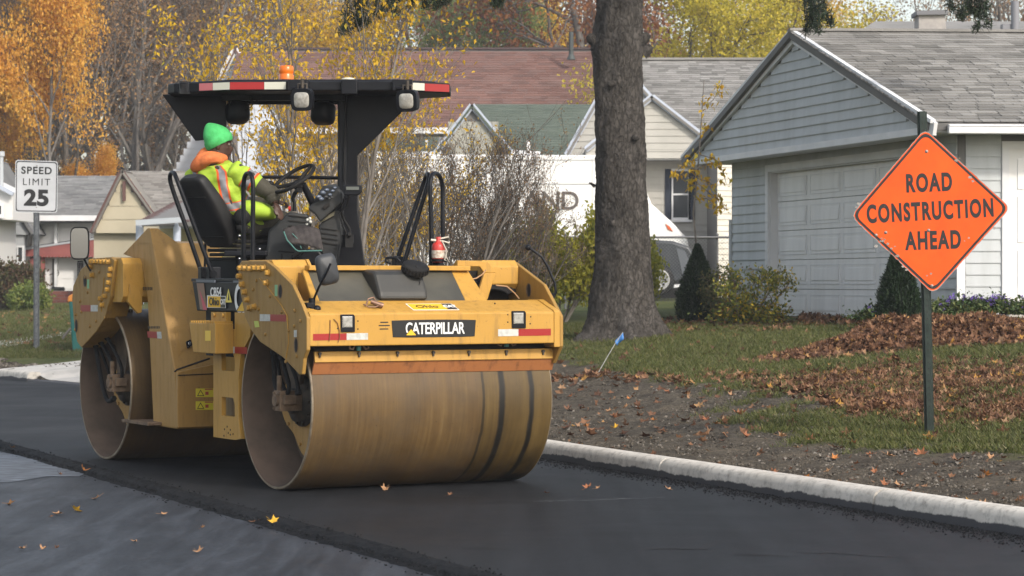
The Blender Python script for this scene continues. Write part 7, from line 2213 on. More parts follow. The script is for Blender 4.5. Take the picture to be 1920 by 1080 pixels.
def proto_tree(seed, H, r0, kids, up, spread, ratio, lo=.3, trunks=1, wob=.14, maxl=3, lean=.0):
    t = Tree(seed)
    for k in range(trunks):
        a = t.r.random() * 6.28
        t.grow((0.15 * math.cos(a) * (trunks > 1), .15 * math.sin(a) * (trunks > 1), -.3), (math.cos(a) * lean, math.sin(a) * lean, 1), H * t.r.uniform(.85, 1.0), r0, 0, maxl, kids, wob, up, spread, ratio, tipr=.010, lo=lo)
    return t
PROT = {}
def tree_proto(key, seed, H, r0, kids, up, spread, ratio, lmat, per, size, spr, barkm, **kw):
    t = proto_tree(seed, H, r0, kids, up, spread, ratio, **kw)
    PROT[key] = (t.wood(key + '_wood', barkm), t.leaves(key + '_leaves', lmat, per, size, spr, (CL_V, CL_F), seed=seed) if per else None)
tree_proto('brown', 3, 15, .26, (9, 6, 4), .06, .75, .52, M_lbrown, 11, .15, .55, M_bark, lo=.28)
tree_proto('brown2', 12, 16, .24, (10, 6, 4), .08, .7, .5, M_ltan, 11, .145, .55, M_bark2, lo=.2)
tree_proto('bare', 21, 14, .18, (8, 5, 4), .10, .6, .55, M_lbrown, 6, .14, .5, M_bark2, lo=.2, trunks=2, lean=.2)
tree_proto('tall', 33, 17, .28, (9, 6, 5), .07, .65, .5, M_lbrown, 10, .15, .55, M_bark, lo=.3)
tree_proto('orange', 40, 11, .13, (12, 7, 4), .05, .8, .46, M_lor, 26, .17, .36, M_bark, lo=.16)
tree_proto('yellow', 52, 14, .25, (10, 7, 4), .04, .85, .52, leafmat('yellow_green_crown', [(0, (.20, .20, .03)), (.35, (.42, .36, .035)), (.75, (.60, .47, .045)), (1, (.32, .32, .05))], trans=.45), 18, .16, .42, M_bark, lo=.2)
tree_proto('gold', 55, 13, .22, (10, 7, 4), .04, .85, .50, M_lyel, 15, .16, .42, M_bark, lo=.2)
tree_proto('green', 61, 13, .22, (10, 7, 4), .04, .85, .5, M_lgr, 15, .16, .40, M_bark, lo=.2)
tree_proto('oak', 70, 16, .34, (8, 6, 5), .02, .95, .55, M_loak, 8, .21, .45, M_bark, lo=.25)
def place_tree(key, px, Y, scale, rz, label, name, group=None, zg=1.0, sink=0.0, sq=1.0):
    w, l = PROT[key]
    t = thing(name, label, 'tree', ((px - 960) / FPX * Y, Y, zg - sink), rz, group)
    link('trunk', w, t, scale=(scale * sq, scale * sq, scale))
    if l: link('crown', l, t, scale=(scale * sq, scale * sq, scale))
    return t
G1 = 'russet trees in the far wood'; L1 = 'tall russet brown tree in the far wood behind the houses'
G2 = 'faded tan trees in the far wood'; L2 = 'tall tan leaved tree in the far wood behind the houses'
G3 = 'nearly bare trees in the far wood'; L3 = 'nearly bare multi-stemmed tree in the far wood behind the houses'
for key, px, Y, s_, rz in (('tall', 20, 120, 1.05, .3), ('brown2', 110, 128, 1.1, 1.2), ('brown', 200, 118, 1.0, 2.2), ('tall', 275, 125, 1.0, 4.0), ('brown', 330, 112, 1.05, .9), ('brown2', 395, 122, 1.1, 3.1), ('tall', 455, 116, 1.0, 5.2),
                          ('brown', 520, 126, 1.1, 1.7), ('brown2', 590, 130, 1.05, .2), ('brown', 60, 112, .9, 5.0), ('brown2', 240, 108, .85, 4.4), ('tall', 160, 135, 1.2, 2.7), ('brown2', 350, 138, 1.25, 1.4), ('brown', 470, 140, 1.25, 3.6), ('tall', 660, 135, 1.1, 2.0), ('brown', 1290, 138, 1.0, .7),
                          ('bare', 250, 97, .95, 1.0), ('bare', 215, 104, 1.05, 2.5), ('bare', 130, 90, .8, 4.1), ('bare', 30, 92, .85, 5.5), ('bare', 1700, 118, .95, .4), ('bare', 420, 104, 1.0, 3.0), ('bare', 1880, 112, 1.0, 4.6), ('tall', 0, 105, .9, 1.1), ('brown2', 300, 102, .9, 5.9), ('brown', 160, 106, .85, .5), ('brown', 1780, 125, .78, 2.0),
                          ('brown2', 30, 142, 1.2, 0.9), ('tall', 400, 145, 1.2, 2.9), ('brown2', 720, 140, 1.1, 1.9)):
    nm, gg, ll = {'tall': ('russet_tree', G1, L1), 'brown': ('russet_tree', G1, L1), 'brown2': ('tan_tree', G2, L2), 'bare': ('bare_tree', G3, L3)}[key]
    place_tree(key, px, Y, s_, rz, ll, nm, gg)
place_tree('orange', 92, 84, .86, 1.0, 'bright orange tree above the speed limit sign', 'orange_tree', sink=-2.2, sq=.62)
place_tree('orange', 10, 88, .52, 2.6, 'smaller orange tree cut by the left edge of the photo', 'orange_tree', sink=-2.0, sq=.8)
place_tree('orange', 185, 90, .34, 4.6, 'low orange tree right of the bright orange one', 'orange_tree', sink=-.8)
place_tree('green', 830, 116, .95, .5, 'pale green tree behind the brown roof, left of the others', 'green_tree')
place_tree('green', 965, 122, 1.0, 3.5, 'pale green tree rising over the middle of the brown roof', 'green_tree')
place_tree('gold', 905, 128, 1.0, 2.5, 'golden tree between the two pale green trees', 'golden_tree')
place_tree('gold', 760, 124, .95, 5.0, 'golden tree behind the left part of the brown roof', 'golden_tree')
place_tree('oak', 1075, 112, .98, 1.1, 'dark rust oak beside the top of the big trunk', 'oak_tree')
place_tree('oak', 1010, 130, 1.0, 4.0, 'dark rust oak farther back, over the roof vent pipe', 'oak_tree')
place_tree('oak', 1235, 118, .85, 2.0, 'rust oak just right of the big trunk', 'oak_tree')
place_tree('yellow', 1320, 92, .88, .3, 'broad yellow green tree left of the garage gable', 'yellow_tree')
place_tree('yellow', 1440, 97, .90, 2.3, 'yellow green tree right above the garage gable peak', 'yellow_tree')
place_tree('gold', 1560, 104, .86, 4.0, 'golden tree behind the ridge right of the gable peak', 'golden_tree')
# thicket at the foot of the wood: a mass nobody could count
rg = np.random.default_rng(77); N = 26000
X = rg.uniform(-34, 34, N); Y = rg.uniform(100, 140, N); Z = 1 + np.abs(rg.normal(size=N)) * 2.4
keep = X < 34
me = scatter('undergrowth', CL_V, CL_F, np.stack([X, Y, Z], 1), rotmats(rg.random(N) * 6.28, rg.normal(size=N), rg.normal(size=N)), .25 + .35 * rg.random(N), leafmat('undergrowth_leaves', [(0, (.05, .045, .025)), (.4, (.11, .085, .04)), (.7, (.16, .11, .05)), (1, (.09, .10, .035))]))
link('undergrowth', me, kind='stuff')

# ---- yellow tree right behind the roller
def small_tree(name, label, px, Y, py, wood_m, leaf_m, stems, H, per, size, spr, seed, kids=(7, 6, 4), maxl=3, lean=.3, r0=.035, keep=None, up=.10, spread=.6, ratio=.5, tipr=.0025, lo=.2, cat='tree', cut=None):
    x = (px - 960) / FPX * Y; z = CAM_H - (py - HOR) / FPX * Y
    z = float(gz(x, Y))
    t = Tree(seed)
    for k in range(stems):
        a = t.r.random() * 6.28; ln = lean * t.r.uniform(.3, 1.2)
        t.grow((.12 * math.cos(a), .12 * math.sin(a), -.1), (math.cos(a) * ln, math.sin(a) * ln, 1), H * t.r.uniform(.7, 1.05), r0 * t.r.uniform(.7, 1.1), 0, maxl, kids, .10, up, spread, ratio, tipr=tipr, lo=lo)
    if cut:
        t.segs = [s_ for s_ in t.segs if cut(s_[0][-1])]; t.tips = [q for q in t.tips if cut(q)]
    o = thing(name, label, cat, (x, Y, z))
    link('branches', t.wood(name + '_wood', wood_m), o)
    if per: link('foliage', t.leaves(name + '_leaves', leaf_m, per, size, spr, keep=keep, seed=seed, droop=.7), o)
    return o
small_tree('yellow_leaved_tree', 'slender yellow leaved tree standing right behind the canopy of the roller', 618, 33, 560, M_twig, M_lyel, 6, 4.5, 2, .066, .10, 5, kids=(9, 6, 4), lean=.28, r0=.04, up=.09, keep=lambda t: t[2] > 3.0 or t[0] < -.15 and t[2] > 1.2)
small_tree('yellow_leaved_tree', 'thinner yellow leaved tree showing behind the steering wheel', 545, 35, 560, M_twig, M_lyel, 5, 2.4, 1, .070, .09, 6, kids=(7, 5, 4), lean=.45, r0=.03)
small_tree('bare_shrub', 'grey bare shrub between the black post and the right handrails', 700, 36, 560, M_bark2, M_lyel, 7, 2.7, 1, .04, .05, 7, kids=(8, 6, 4), lean=.42, r0=.022)
small_tree('bare_shrub', 'dense bare shrub with shrivelled brown leaves behind the two handrail loops', 800, 37, 560, M_bark2, M_lbrown, 10, 3.0, 1, .034, .05, 8, kids=(8, 7, 4), lean=.5, r0=.020)
small_tree('bare_shrub', 'spreading bare shrub in front of the lettered truck', 890, 38, 560, M_bark2, M_lbrown, 9, 2.6, 1, .034, .05, 9, kids=(8, 6, 4), lean=.6, r0=.020)
small_tree('bare_shrub', 'wiry bare shrub just left of the big trunk, before the end of the truck', 975, 39, 560, M_bark2, M_ltan, 7, 2.0, 1, .035, .05, 29, kids=(8, 6, 4), lean=.6, r0=.026)
small_tree('bare_shrub', 'pale stemmed bare shrub behind the water tank cap of the roller', 755, 40, 560, M_bark2, M_lyel, 6, 2.6, 1, .055, .06, 37, kids=(8, 6, 4), lean=.45, r0=.03)
small_tree('young_tree', 'tall whippy young tree crossing in front of the brown roof', 830, 34, 560, M_bark, M_loak, 4, 3.3, 0, .05, .05, 10, kids=(5, 3, 2), lean=.38, r0=.028, maxl=2)
small_tree('green_shrub', 'leafy yellow green shrub left of the big trunk', 1040, 40, 560, M_twig, M_lygr, 9, 1.35, 3, .085, .09, 12, kids=(7, 5, 4), lean=.6, r0=.02, cat='shrub')
small_tree('green_shrub', 'low yellow green shrub behind the right yoke of the roller', 960, 42, 560, M_twig, M_lygr, 9, 1.2, 2, .085, .10, 13, kids=(7, 5, 4), lean=.75, r0=.02, cat='shrub')
small_tree('green_shrub', 'narrow yellow green shrub right of the big trunk by the fence', 1214, 43, 560, M_twig, M_lygr, 5, .95, 2, .075, .07, 14, kids=(6, 5, 3), lean=.2, r0=.015, cat='shrub')
small_tree('dark_shrub', 'dark red brown hedge shrub in front of the cottage porch', 28, 66, 575, M_twig, leafmat('hedge_leaves', [(0, (.05, .035, .02)), (.4, (.10, .055, .03)), (.7, (.07, .085, .03)), (1, (.15, .09, .04))]), 12, .85, 6, .11, .13, 15, kids=(7, 5, 4), lean=.9, r0=.02, cat='shrub')
small_tree('dark_shrub', 'small green shrub beside the post of the speed limit sign', 58, 65, 575, M_twig, M_lgr, 9, .5, 6, .10, .10, 16, kids=(6, 5, 3), lean=.9, r0=.02, cat='shrub')

# ---- the big tree
YB = 35.0
xb = (1166 - 960) / FPX * YB; zg = float(gz(xb, YB)) - .02
big = thing('spruce_tree', 'huge rough barked trunk on the lawn with drooping dark needle boughs above', 'tree', (xb, YB, zg))
def bark_big():
    m, nt, b = newmat('rugged_bark')
    co = coords(nt, 'Object', (1, 1, .42))
    n1 = nnoise(nt, co, 7, 6, .7, .8); n0 = nnoise(nt, co, 1.5, 4)
    v = nt.nodes.new('ShaderNodeTexVoronoi'); v.inputs['Scale'].default_value = 24; v.feature = 'DISTANCE_TO_EDGE'
    nt.links.new(mixc(nt, .12, co, n1.outputs[1]), v.inputs['Vector'])
    c = ramp(nt, n1.outputs[0], [(.28, (.028, .025, .022)), (.5, (.066, .059, .053)), (.72, (.11, .10, .092))])
    k = ramp(nt, v.outputs[0], [(.0, .70), (.12, 1.05)])
    k0 = ramp(nt, n0.outputs[0], [(.3, .75), (.7, 1.15)])
    nt.links.new(mixc(nt, 1.0, mixc(nt, 1.0, c.outputs[0], k.outputs[0], 'MULTIPLY'), k0.outputs[0], 'MULTIPLY'), b.inputs['Base Color'])
    b.inputs['Roughness'].default_value = .95; b.inputs['Specular IOR Level'].default_value = .15
    ad = nt.nodes.new('ShaderNodeMath'); ad.operation = 'ADD'; nt.links.new(n1.outputs[0], ad.inputs[0]); nt.links.new(k.outputs[0], ad.inputs[1])
    bump(nt, b, ad.outputs[0], .9, .03)
    return m
M_bigbark = bark_big()
def bigtrunk():
    kk = YB / FPX
    # (height, centre x, radius) traced from the photo
    tr = [(-.12, 1170, 112), (.0, 1170, 90), (.10, 1170, 77), (.28, 1168, 69), (.5, 1167, 64), (.8, 1168, 59), (1.3, 1168, 54), (1.9, 1165, 51), (2.5, 1163, 49.5), (3.2, 1160, 48), (3.8, 1160, 49), (3.98, 1159, 52), (4.15, 1160, 50), (4.5, 1162, 46), (5.2, 1163, 44), (7, 1163, 38), (10, 1163, 28), (14, 1163, 12), (16, 1163, 3)]
    zs = [t[0] for t in tr]
    Z = np.concatenate([np.arange(-.12, 5.0, .022), np.arange(5.0, 16, .3)]); nA = 180
    cx = np.interp(Z, zs, [(t[1] - 1166) * kk for t in tr]); rad = np.interp(Z, zs, [t[2] * kk for t in tr]) * np.interp(Z, [.2, .8], [1.0, .94])
    A = np.linspace(0, 2 * np.pi, nA, endpoint=False)
    ZZ, AA = np.meshgrid(Z, A, indexing='ij')
    rgx = np.random.default_rng(2)
    # plates of bark: cellular pattern from scattered points
    sp = np.stack([rgx.random(3600) * 5.4 - .2, rgx.random(3600) * 2 * np.pi], 1)
    sub = ZZ < 5.0
    zz = ZZ[sub]; aa = AA[sub]
    d1 = np.full(zz.shape, 9.0); d2 = np.full(zz.shape, 9.0)
    for q in sp:
        dz = (zz - q[0]) * .62; da = (np.abs(((aa - q[1]) + np.pi) % (2 * np.pi) - np.pi)) * .38
        d = np.hypot(dz, da)
        m_ = d < d1
        d2 = np.where(m_, d1, np.minimum(d2, d)); d1 = np.where(m_, d, d1)
    cell = np.zeros_like(ZZ); cell[sub] = np.clip((d2 - d1) / .020, 0, 1)
    ph = rgx.random(6) * 6
    root = np.clip(.55 - ZZ, 0, 1) ** 1.5 * (.20 * np.cos(AA * 5 + ph[0]) + .10 * np.cos(AA * 9 + ph[1]))
    lump = .012 * np.sin(AA * 3 + ZZ * 2.1 + ph[2]) + .010 * np.sin(AA * 7 - ZZ * 3.3 + ph[3]) + .006 * np.sin(ZZ * 11 + AA * 4)
    fine = rgx.normal(size=ZZ.shape) * .0022
    R = rad[:, None] + root * .9 + lump + (cell - .6) * .011 + fine
    X = cx[:, None] + R * np.cos(AA); Y = R * np.sin(AA)
    co = np.stack([X, Y, ZZ], -1).reshape(-1, 3)
    idx = np.arange(len(Z) * nA).reshape(len(Z), nA)
    nx = np.roll(idx, -1, 1)
    f = np.stack([idx[:-1], nx[:-1], nx[1:], idx[1:]], -1).reshape(-1, 4)
    me = bpy.data.meshes.new('trunk')
    me.vertices.add(len(co)); me.vertices.foreach_set('co', co.ravel()); me.loops.add(f.size); me.loops.foreach_set('vertex_index', f.ravel())
    me.polygons.add(len(f)); me.polygons.foreach_set('loop_start', np.arange(len(f)) * 4); me.update(calc_edges=True)
    me.polygons.foreach_set('use_smooth', np.ones(len(f), bool)); me.materials.append(M_bigbark)
    link('trunk', me, big)
bigtrunk()
# knots and broken stubs
kk = YB / FPX
def BT(px, py, y=0): return Vector(((px - 1166) * kk, y, CAM_H - (py - HOR) * kk - zg))
for px, py, s_ in ((1211, 70, 1), (1107, 72, -1), (1216, 92, 1)):
    b = MB(); b.tube([BT(px - 12 * s_, py + 8, -.05), BT(px, py, -.06), BT(px + 5 * s_, py - 5, -.06)], [.10, .075, .04], 10); b.build('knot', M_bigbark, big)
b = MB(); b.tube([BT(1116, 350), BT(1108, 344), BT(1104, 343)], [.03, .018, .01], 6); b.build('broken_twig', M_bigbark, big)
for px, py in ((1145, 160), (1190, 260), (1150, 420), (1196, 470), (1178, 555)):
    b = MB(); b.ball(BT(px, py, -.33), .06, 12, 8, sc=(1, .5, .8)); b.build('knot', M_bigbark, big)

# crown of long boughs with hanging needle sprays, most of it above the picture
def spruce():
    rg = np.random.default_rng(8); b = MB(); P = []; D_ = []
    rr = random.Random(6)
    boughs = []
    for i in range(64):
        z = 6.0 + 9.5 * (i / 64) ** .9; a = rr.random() * 6.283; L = (4.6 - .27 * (z - 6)) * rr.uniform(.7, 1.05)
        boughs.append((z, a, L, .30))
    for z, a, L, sag in boughs:
        pts = []; dx, dy = math.cos(a), math.sin(a)
        for k in range(9):
            t = k / 8; pts.append(Vector((dx * L * t, dy * L * t, z + .25 * t * L * .3 - sag * L * t * t * .9)))
        b.tube(pts, [.05 - .045 * k / 8 for k in range(9)], 5, cap=False)
        for k in range(int(L * 12)):
            t = .2 + .8 * rr.random(); q = pts[min(int(t * 8), 7)].lerp(pts[min(int(t * 8) + 1, 8)], t * 8 % 1)
            ln = rr.uniform(.3, .75); sd = rr.gauss(0, .35)
            e_ = q + Vector((-dy * sd + rr.gauss(0, .08), dx * sd + rr.gauss(0, .08), -ln))
            b.tube([q, q.lerp(e_, .5) + Vector((0, 0, -.03)), e_], [.006, .005, .003], 3, cap=False)
            for j in range(26):
                s_ = rr.random(); P.append(tuple(q.lerp(e_, s_))); D_.append(0)
    N = len(P); P = np.array(P) + rg.normal(size=(N, 3)) * .025
    NV = [(-.5, -.055, 0), (.5, -.03, -.15), (.5, .03, -.15), (-.5, .055, 0)]
    R = rotmats(rg.random(N) * 6.28, .5 + rg.normal(size=N) * .5, rg.normal(size=N) * .8)
    m = leafmat('spruce_needles', [(0, (.012, .022, .012)), (.6, (.022, .038, .018)), (1, (.04, .055, .025))], trans=.1)
    link('boughs', b.mesh('boughs', M_bark), big); link('needles', scatter('needles', NV, CL_F, P, R, .09 + .06 * rg.random(N), m), big)
spruce()
# the bough tips that hang into the top of the view
def hanging(px0, py0, px1, py1, Y, seed, n):
    rr = random.Random(seed); b = MB(); P = []
    for i in range(n):
        t = rr.random(); x = px0 + (px1 - px0) * t; top_ = -70
        L = rr.uniform(.35, 1.0) * (py0 + (py1 - py0) * t)
        q0 = U(x + rr.gauss(0, 6), top_, Y + rr.gauss(0, .3)) - big.location; q1 = U(x + rr.gauss(0, 14), L, Y + rr.gauss(0, .2)) - big.location
        mid = q0.lerp(q1, .5) + Vector((rr.gauss(0, .04), 0, 0)); b.tube([q0, mid, q1], [.012, .008, .004], 4, cap=False)
        for j in range(230):
            s_ = rr.random(); s_ = 1 - s_ * s_ * .9
            c = (q0.lerp(mid, s_ * 2) if s_ < .5 else mid.lerp(q1, s_ * 2 - 1)); P.append(tuple(c))
    rg = np.random.default_rng(seed); N = len(P); P = np.array(P) + rg.normal(size=(N, 3)) * .03
    NV = [(-.5, -.07, 0), (.5, -.04, -.1), (.5, .04, -.1), (-.5, .07, 0)]
    R = rotmats(rg.random(N) * 6.28, .5 + rg.normal(size=N) * .5, rg.normal(size=N) * .8)
    link('bough_tip', b.mesh('bough_tip', M_bark), big)
    link('needles', scatter('needles', NV, CL_F, P, R, .06 + .05 * rg.random(N), bpy.data.materials['spruce_needles']), big)
hanging(660, 70, 735, 25, 33, 1, 9); hanging(735, 20, 810, 12, 33, 2, 5); hanging(928, 14, 935, 10, 33, 3, 2); hanging(812, 8, 825, 8, 33, 4, 2)
hanging(1495, 60, 1560, 72, 33.5, 5, 8); hanging(1770, 22, 1850, 62, 33.5, 6, 8)

# ---- clipped dwarf conifers beside the garage
def conifer(name, label, px, pyb, pyt, wpx, Y, seed):
    x = (px - 960) / FPX * Y; k_ = Y / FPX; z = CAM_H - (pyb - HOR) * k_; H = (pyb - pyt) * k_; Wd = wpx * k_ / 2
    o = thing(name, label, 'conifer', (x, Y, z))
    rg = np.random.default_rng(seed); N = 17000
    t = rg.random(N) ** 1.35; a = rg.random(N) * 6.283
    prof = np.interp(t, [0, .08, .25, .5, .75, .93, 1], [.80, 1.0, .98, .72, .42, .14, .03])
    lump = 1 + .10 * np.sin(a * 5 + t * 9 + seed) + .08 * np.sin(a * 9 - t * 23) + .05 * rg.normal(size=N)
    r = Wd * prof * lump * (1 - .35 * rg.random(N) ** 3)
    P = np.stack([r * np.cos(a), r * np.sin(a), t * H + .02], 1)
    R = rotmats(a, -.7 + rg.normal(size=N) * .5, rg.normal(size=N) * .9)
    m = leafmat('conifer_needles', [(0, (.010, .020, .010)), (.5, (.018, .038, .016)), (1, (.038, .062, .026))], trans=.1)
    NV = [(-.5, -.11, 0), (.5, -.05, 0), (.5, .05, 0), (-.5, .11, 0)]
    link('foliage', scatter('foliage', NV, CL_F, P, R, .045 + .04 * rg.random(N), m), o)
    b = MB(); b.tube([(0, 0, -.1), (0, 0, H * .9)], [.03, .006], 6); b.build('trunk', M_bark, o)
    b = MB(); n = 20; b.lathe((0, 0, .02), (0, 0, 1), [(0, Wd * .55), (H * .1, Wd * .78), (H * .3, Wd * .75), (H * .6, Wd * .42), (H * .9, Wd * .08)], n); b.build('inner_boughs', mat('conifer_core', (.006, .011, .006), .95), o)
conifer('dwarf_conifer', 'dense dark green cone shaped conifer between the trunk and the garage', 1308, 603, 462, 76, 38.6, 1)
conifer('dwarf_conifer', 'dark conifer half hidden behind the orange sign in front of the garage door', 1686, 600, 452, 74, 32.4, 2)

# ---- shrub in front of the garage and the yellow branch hanging at its corner
def shrub():
    Y = 36.6; k_ = Y / FPX; px, pyb = 1400, 612
    o = thing('garden_shrub', 'spreading garden shrub with yellow and green leaves in front of the garage', 'shrub', ((px - 960) * k_, Y, CAM_H - (pyb - HOR) * k_))
    def q(x, y, d=0): return U(x, y, Y + d) - o.location
    t = Tree(19)
    for (x, y, d) in ((1455, 520, .1), (1480, 532, -.2), (1425, 515, .2), (1440, 540, -.3), (1375, 525, .1), (1360, 545, -.2), (1400, 570, 0), (1380, 580, -.3), (1450, 590, 0), (1425, 600, -.2)):
        a = q(1402, 612, 0); c = q(x, y, d); m_ = a.lerp(c, .5) + Vector((.04 * (1 if x > 1400 else -1), 0, .02))
        t.segs.append(([a, m_, c], [.014, .010, .006], 2))
        for k2 in range(7): t.grow(m_.lerp(c, .3 + .1 * k2), (c - m_).normalized() + Vector((t.r.gauss(0, .8), t.r.gauss(0, .8), .2)), .22, .004, 2, 3, (3, 3, 3), .2, .02, .7, .6, tipr=.002)
    link('branches', t.wood('shrub_wood', mat('shrub_stem', (.17, .12, .09), .9)), o)
    m = leafmat('garden_leaves', [(0, (.05, .075, .025)), (.35, (.10, .13, .035)), (.6, (.28, .27, .04)), (.8, (.55, .38, .03)), (1, (.22, .10, .04))], trans=.35)
    link('foliage', t.leaves('shrub_leaves', m, 2, .062, .05, seed=3), o)
    # low rhododendron-like base
    rg = np.random.default_rng(4); N = 1300; P = rg.normal(size=(N, 3)) * np.array([.26, .2, .10]) + np.array([.02, 0, .16])
    link('low_foliage', scatter('low_foliage', LEAF_V, LEAF_F, P, rotmats(rg.random(N) * 6.28, rg.normal(size=N) * .6, rg.normal(size=N) * .6), .05 + .04 * rg.random(N), m), o)
    # a few dry leaf litter reds at the foot
    Yb_ = 38.2
    o2 = thing('garden_shrub', 'dull green shrub with purple bloom at the garage corner behind the yellow one', 'shrub', ((1345 - 960) / FPX * Yb_, Yb_, CAM_H - (608 - HOR) / FPX * Yb_))
    t = Tree(23)
    for k2 in range(9): t.grow((0, 0, 0), (t.r.gauss(0, .35), t.r.gauss(0, .35), 1), .62 * t.r.uniform(.7, 1.1), .010, 1, 3, (4, 5, 4), .15, .05, .6, .5, tipr=.002)
    link('branches', t.wood('shrub_wood_b', bpy.data.materials['shrub_stem']), o2); link('foliage', t.leaves('shrub_leaves_b', leafmat('dull_leaves', [(0, (.06, .075, .035)), (.5, (.12, .13, .05)), (.85, (.22, .17, .07)), (1, (.3, .2, .05))]), 2, .055, .05, seed=6), o2)
    Yc = 38.95
    o3 = thing('yellow_branch_tree', 'young tree whose bright yellow leaves hang before the garage corner', 'tree', ((1290 - 960) / FPX * Yc, Yc, CAM_H - (603 - HOR) / FPX * Yc))
    def q3(x, y, d=0): return U(x, y, Yc + d) - o3.location
    b = MB(); tips = []
    b.tube([q3(1306, 600), q3(1309, 500), q3(1300, 400), q3(1310, 300), q3(1320, 150)], [.022, .018, .016, .012, .006], 6)
    rr = random.Random(3)
    for P in ([(1292, 350), (1310, 345), (1330, 362), (1350, 375), (1362, 395)], [(1310, 300), (1290, 302), (1272, 318), (1268, 330)], [(1312, 290), (1340, 298), (1355, 320), (1362, 345)], [(1300, 375), (1325, 372), (1345, 385), (1350, 400)], [(1290, 330), (1310, 335), (1325, 340), (1345, 350)], [(1300, 320), (1320, 308), (1345, 305)], [(1316, 200), (1335, 190), (1352, 165), (1355, 150)], [(1318, 240), (1325, 228)]):
        pts = [q3(x, y, rr.gauss(0, .1)) for x, y in P]; b.tube(pts, [.008 - .005 * i / len(pts) for i in range(len(pts))], 4, cap=False)
        for i in range(len(pts) - 1):
            for j in range(7): tips.append(pts[i].lerp(pts[i + 1], rr.random()) + Vector((rr.gauss(0, .04), rr.gauss(0, .05), rr.gauss(-.02, .04))))
    b.build('branches', M_twig, o3)
    rg = np.random.default_rng(5); P = np.repeat(np.array([tuple(p) for p in tips]), 2, 0); N = len(P); P = P + rg.normal(size=(N, 3)) * .03
    link('foliage', scatter('foliage', LEAF_V, LEAF_F, P, rotmats(rg.random(N) * 6.28, .8 + rg.normal(size=N) * .4, rg.normal(size=N) * .7), .07 + .05 * rg.random(N), M_lyel), o3)
shrub()
# ---- flower bed with purple asters along the front wall
def flowers(px, py, label, w, h, seed, nf):
    Y = 32.6; k_ = Y / FPX
    o = thing('aster_plant', label, 'flowers', ((px - 960) * k_, Y, CAM_H - (py - HOR) * k_))
    rg = np.random.default_rng(seed); N = 1500
    P = np.stack([rg.normal(size=N) * w * k_ * .42, rg.normal(size=N) * .15, np.abs(rg.normal(size=N)) * h * k_ * .38], 1)
    m = leafmat('bed_leaves', [(0, (.025, .045, .015)), (.5, (.05, .085, .025)), (1, (.12, .13, .04))], trans=.2)
    link('foliage', scatter('foliage', LEAF_V, LEAF_F, P, rotmats(rg.random(N) * 6.28, rg.normal(size=N) * .7, rg.normal(size=N) * .7), .04 + .04 * rg.random(N), m), o)
    M2 = nf * 9; C = np.stack([rg.normal(size=nf) * w * k_ * .40, -.1 + rg.normal(size=nf) * .1, h * k_ * (.35 + .65 * rg.random(nf))], 1)
    P = np.repeat(C, 9, 0) + rg.normal(size=(M2, 3)) * .013
    link('blooms', scatter('blooms', LEAF_V, LEAF_F, P, rotmats(rg.random(M2) * 6.28, rg.normal(size=M2) * .6, rg.normal(size=M2) * .6), .030 + .02 * rg.random(M2), leafmat('aster_purple', [(0, (.12, .06, .32)), (1, (.24, .16, .52))], trans=.3)), o)
    b = MB()
    for c in C[::2]: b.tube([(c[0] * .8, 0, 0), tuple(c)], .003, 3, cap=False)
    b.build('stems', mat('green_stem', (.05, .08, .03), .8), o)
flowers(1655, 598, 'low green clump with a few purple asters left of the sign post', 60, 26, 1, 9)
flowers(1765, 592, 'dark green clump just right of the sign post', 60, 28, 2, 6)
flowers(1812, 587, 'purple asters in the middle of the bed under the clapboards', 60, 34, 3, 22)
flowers(1868, 585, 'purple asters at the foot of the house side door', 56, 30, 4, 20)
flowers(1915, 588, 'purple asters cut by the right edge of the photo', 50, 26, 5, 14)
# ------------------------------------------------------------------ grass, fallen leaves, pile
M_fall = leafmat('fallen_leaves', [(0, (.060, .030, .018)), (.3, (.108, .052, .029)), (.55, (.160, .078, .042)), (.8, (.225, .118, .064)), (.93, (.29, .175, .10)), (1, (.38, .20, .04))], rough=.7, trans=.15)
def fall_one(name, c, c2=None): return mat(name, c, .7, col2=c2 or tuple(x * .7 for x in c), scale=9)
M_f = [fall_one('leaf_rust', (.27, .10, .04)), fall_one('leaf_brown', (.17, .08, .04)), fall_one('leaf_orange', (.45, .17, .04)), fall_one('leaf_tan', (.36, .20, .10)), fall_one('leaf_yellow', (.62, .36, .03))]
def leaf_me(i, fold, seed):
    rr = random.Random(seed); b = MB()
    vs = [(x * rr.uniform(.88, 1.1), y * rr.uniform(.88, 1.1), z + fold * y * y * 2.2 + .08 * x * abs(x)) for x, y, z in MAPLE_V]
    b.add(vs, MAPLE_F, 0, False)
    b.tube([(-.12, 0, 0), (-.40, .03, .02), (-.62, .08, .05)], .012, 4)
    return b.mesh('fallen_leaf', M_f[i])
LM = {i: [leaf_me(i, f, 10 * i + k) for k, f in enumerate((.1, .5, .9))] for i in range(5)}
rr = random.Random(31)
def drop(px, py, ci, size, label, group, flat=.3):
    p = GH(px, py)
    v = float(kv(p.x, p.y))
    if v < 0: 
        z = -.034 if p.x < seamx(p.y) - .2 else .003
        Y = FPX * (CAM_H - z) / (py - HOR); p = Vector(((px - 960) / FPX * Y, Y, z))
    link('fallen_leaf', rr.choice(LM[ci]), None, (p.x, p.y, p.z + .012), (rr.gauss(0, flat), rr.gauss(0, flat), rr.random() * 6.28), (size * .78,) * 3, label=label, cat='leaf', group=group)
ROADG = 'dry leaves on the old asphalt lane'; RL_ = 'dry brown maple leaf lying on the old asphalt lane'
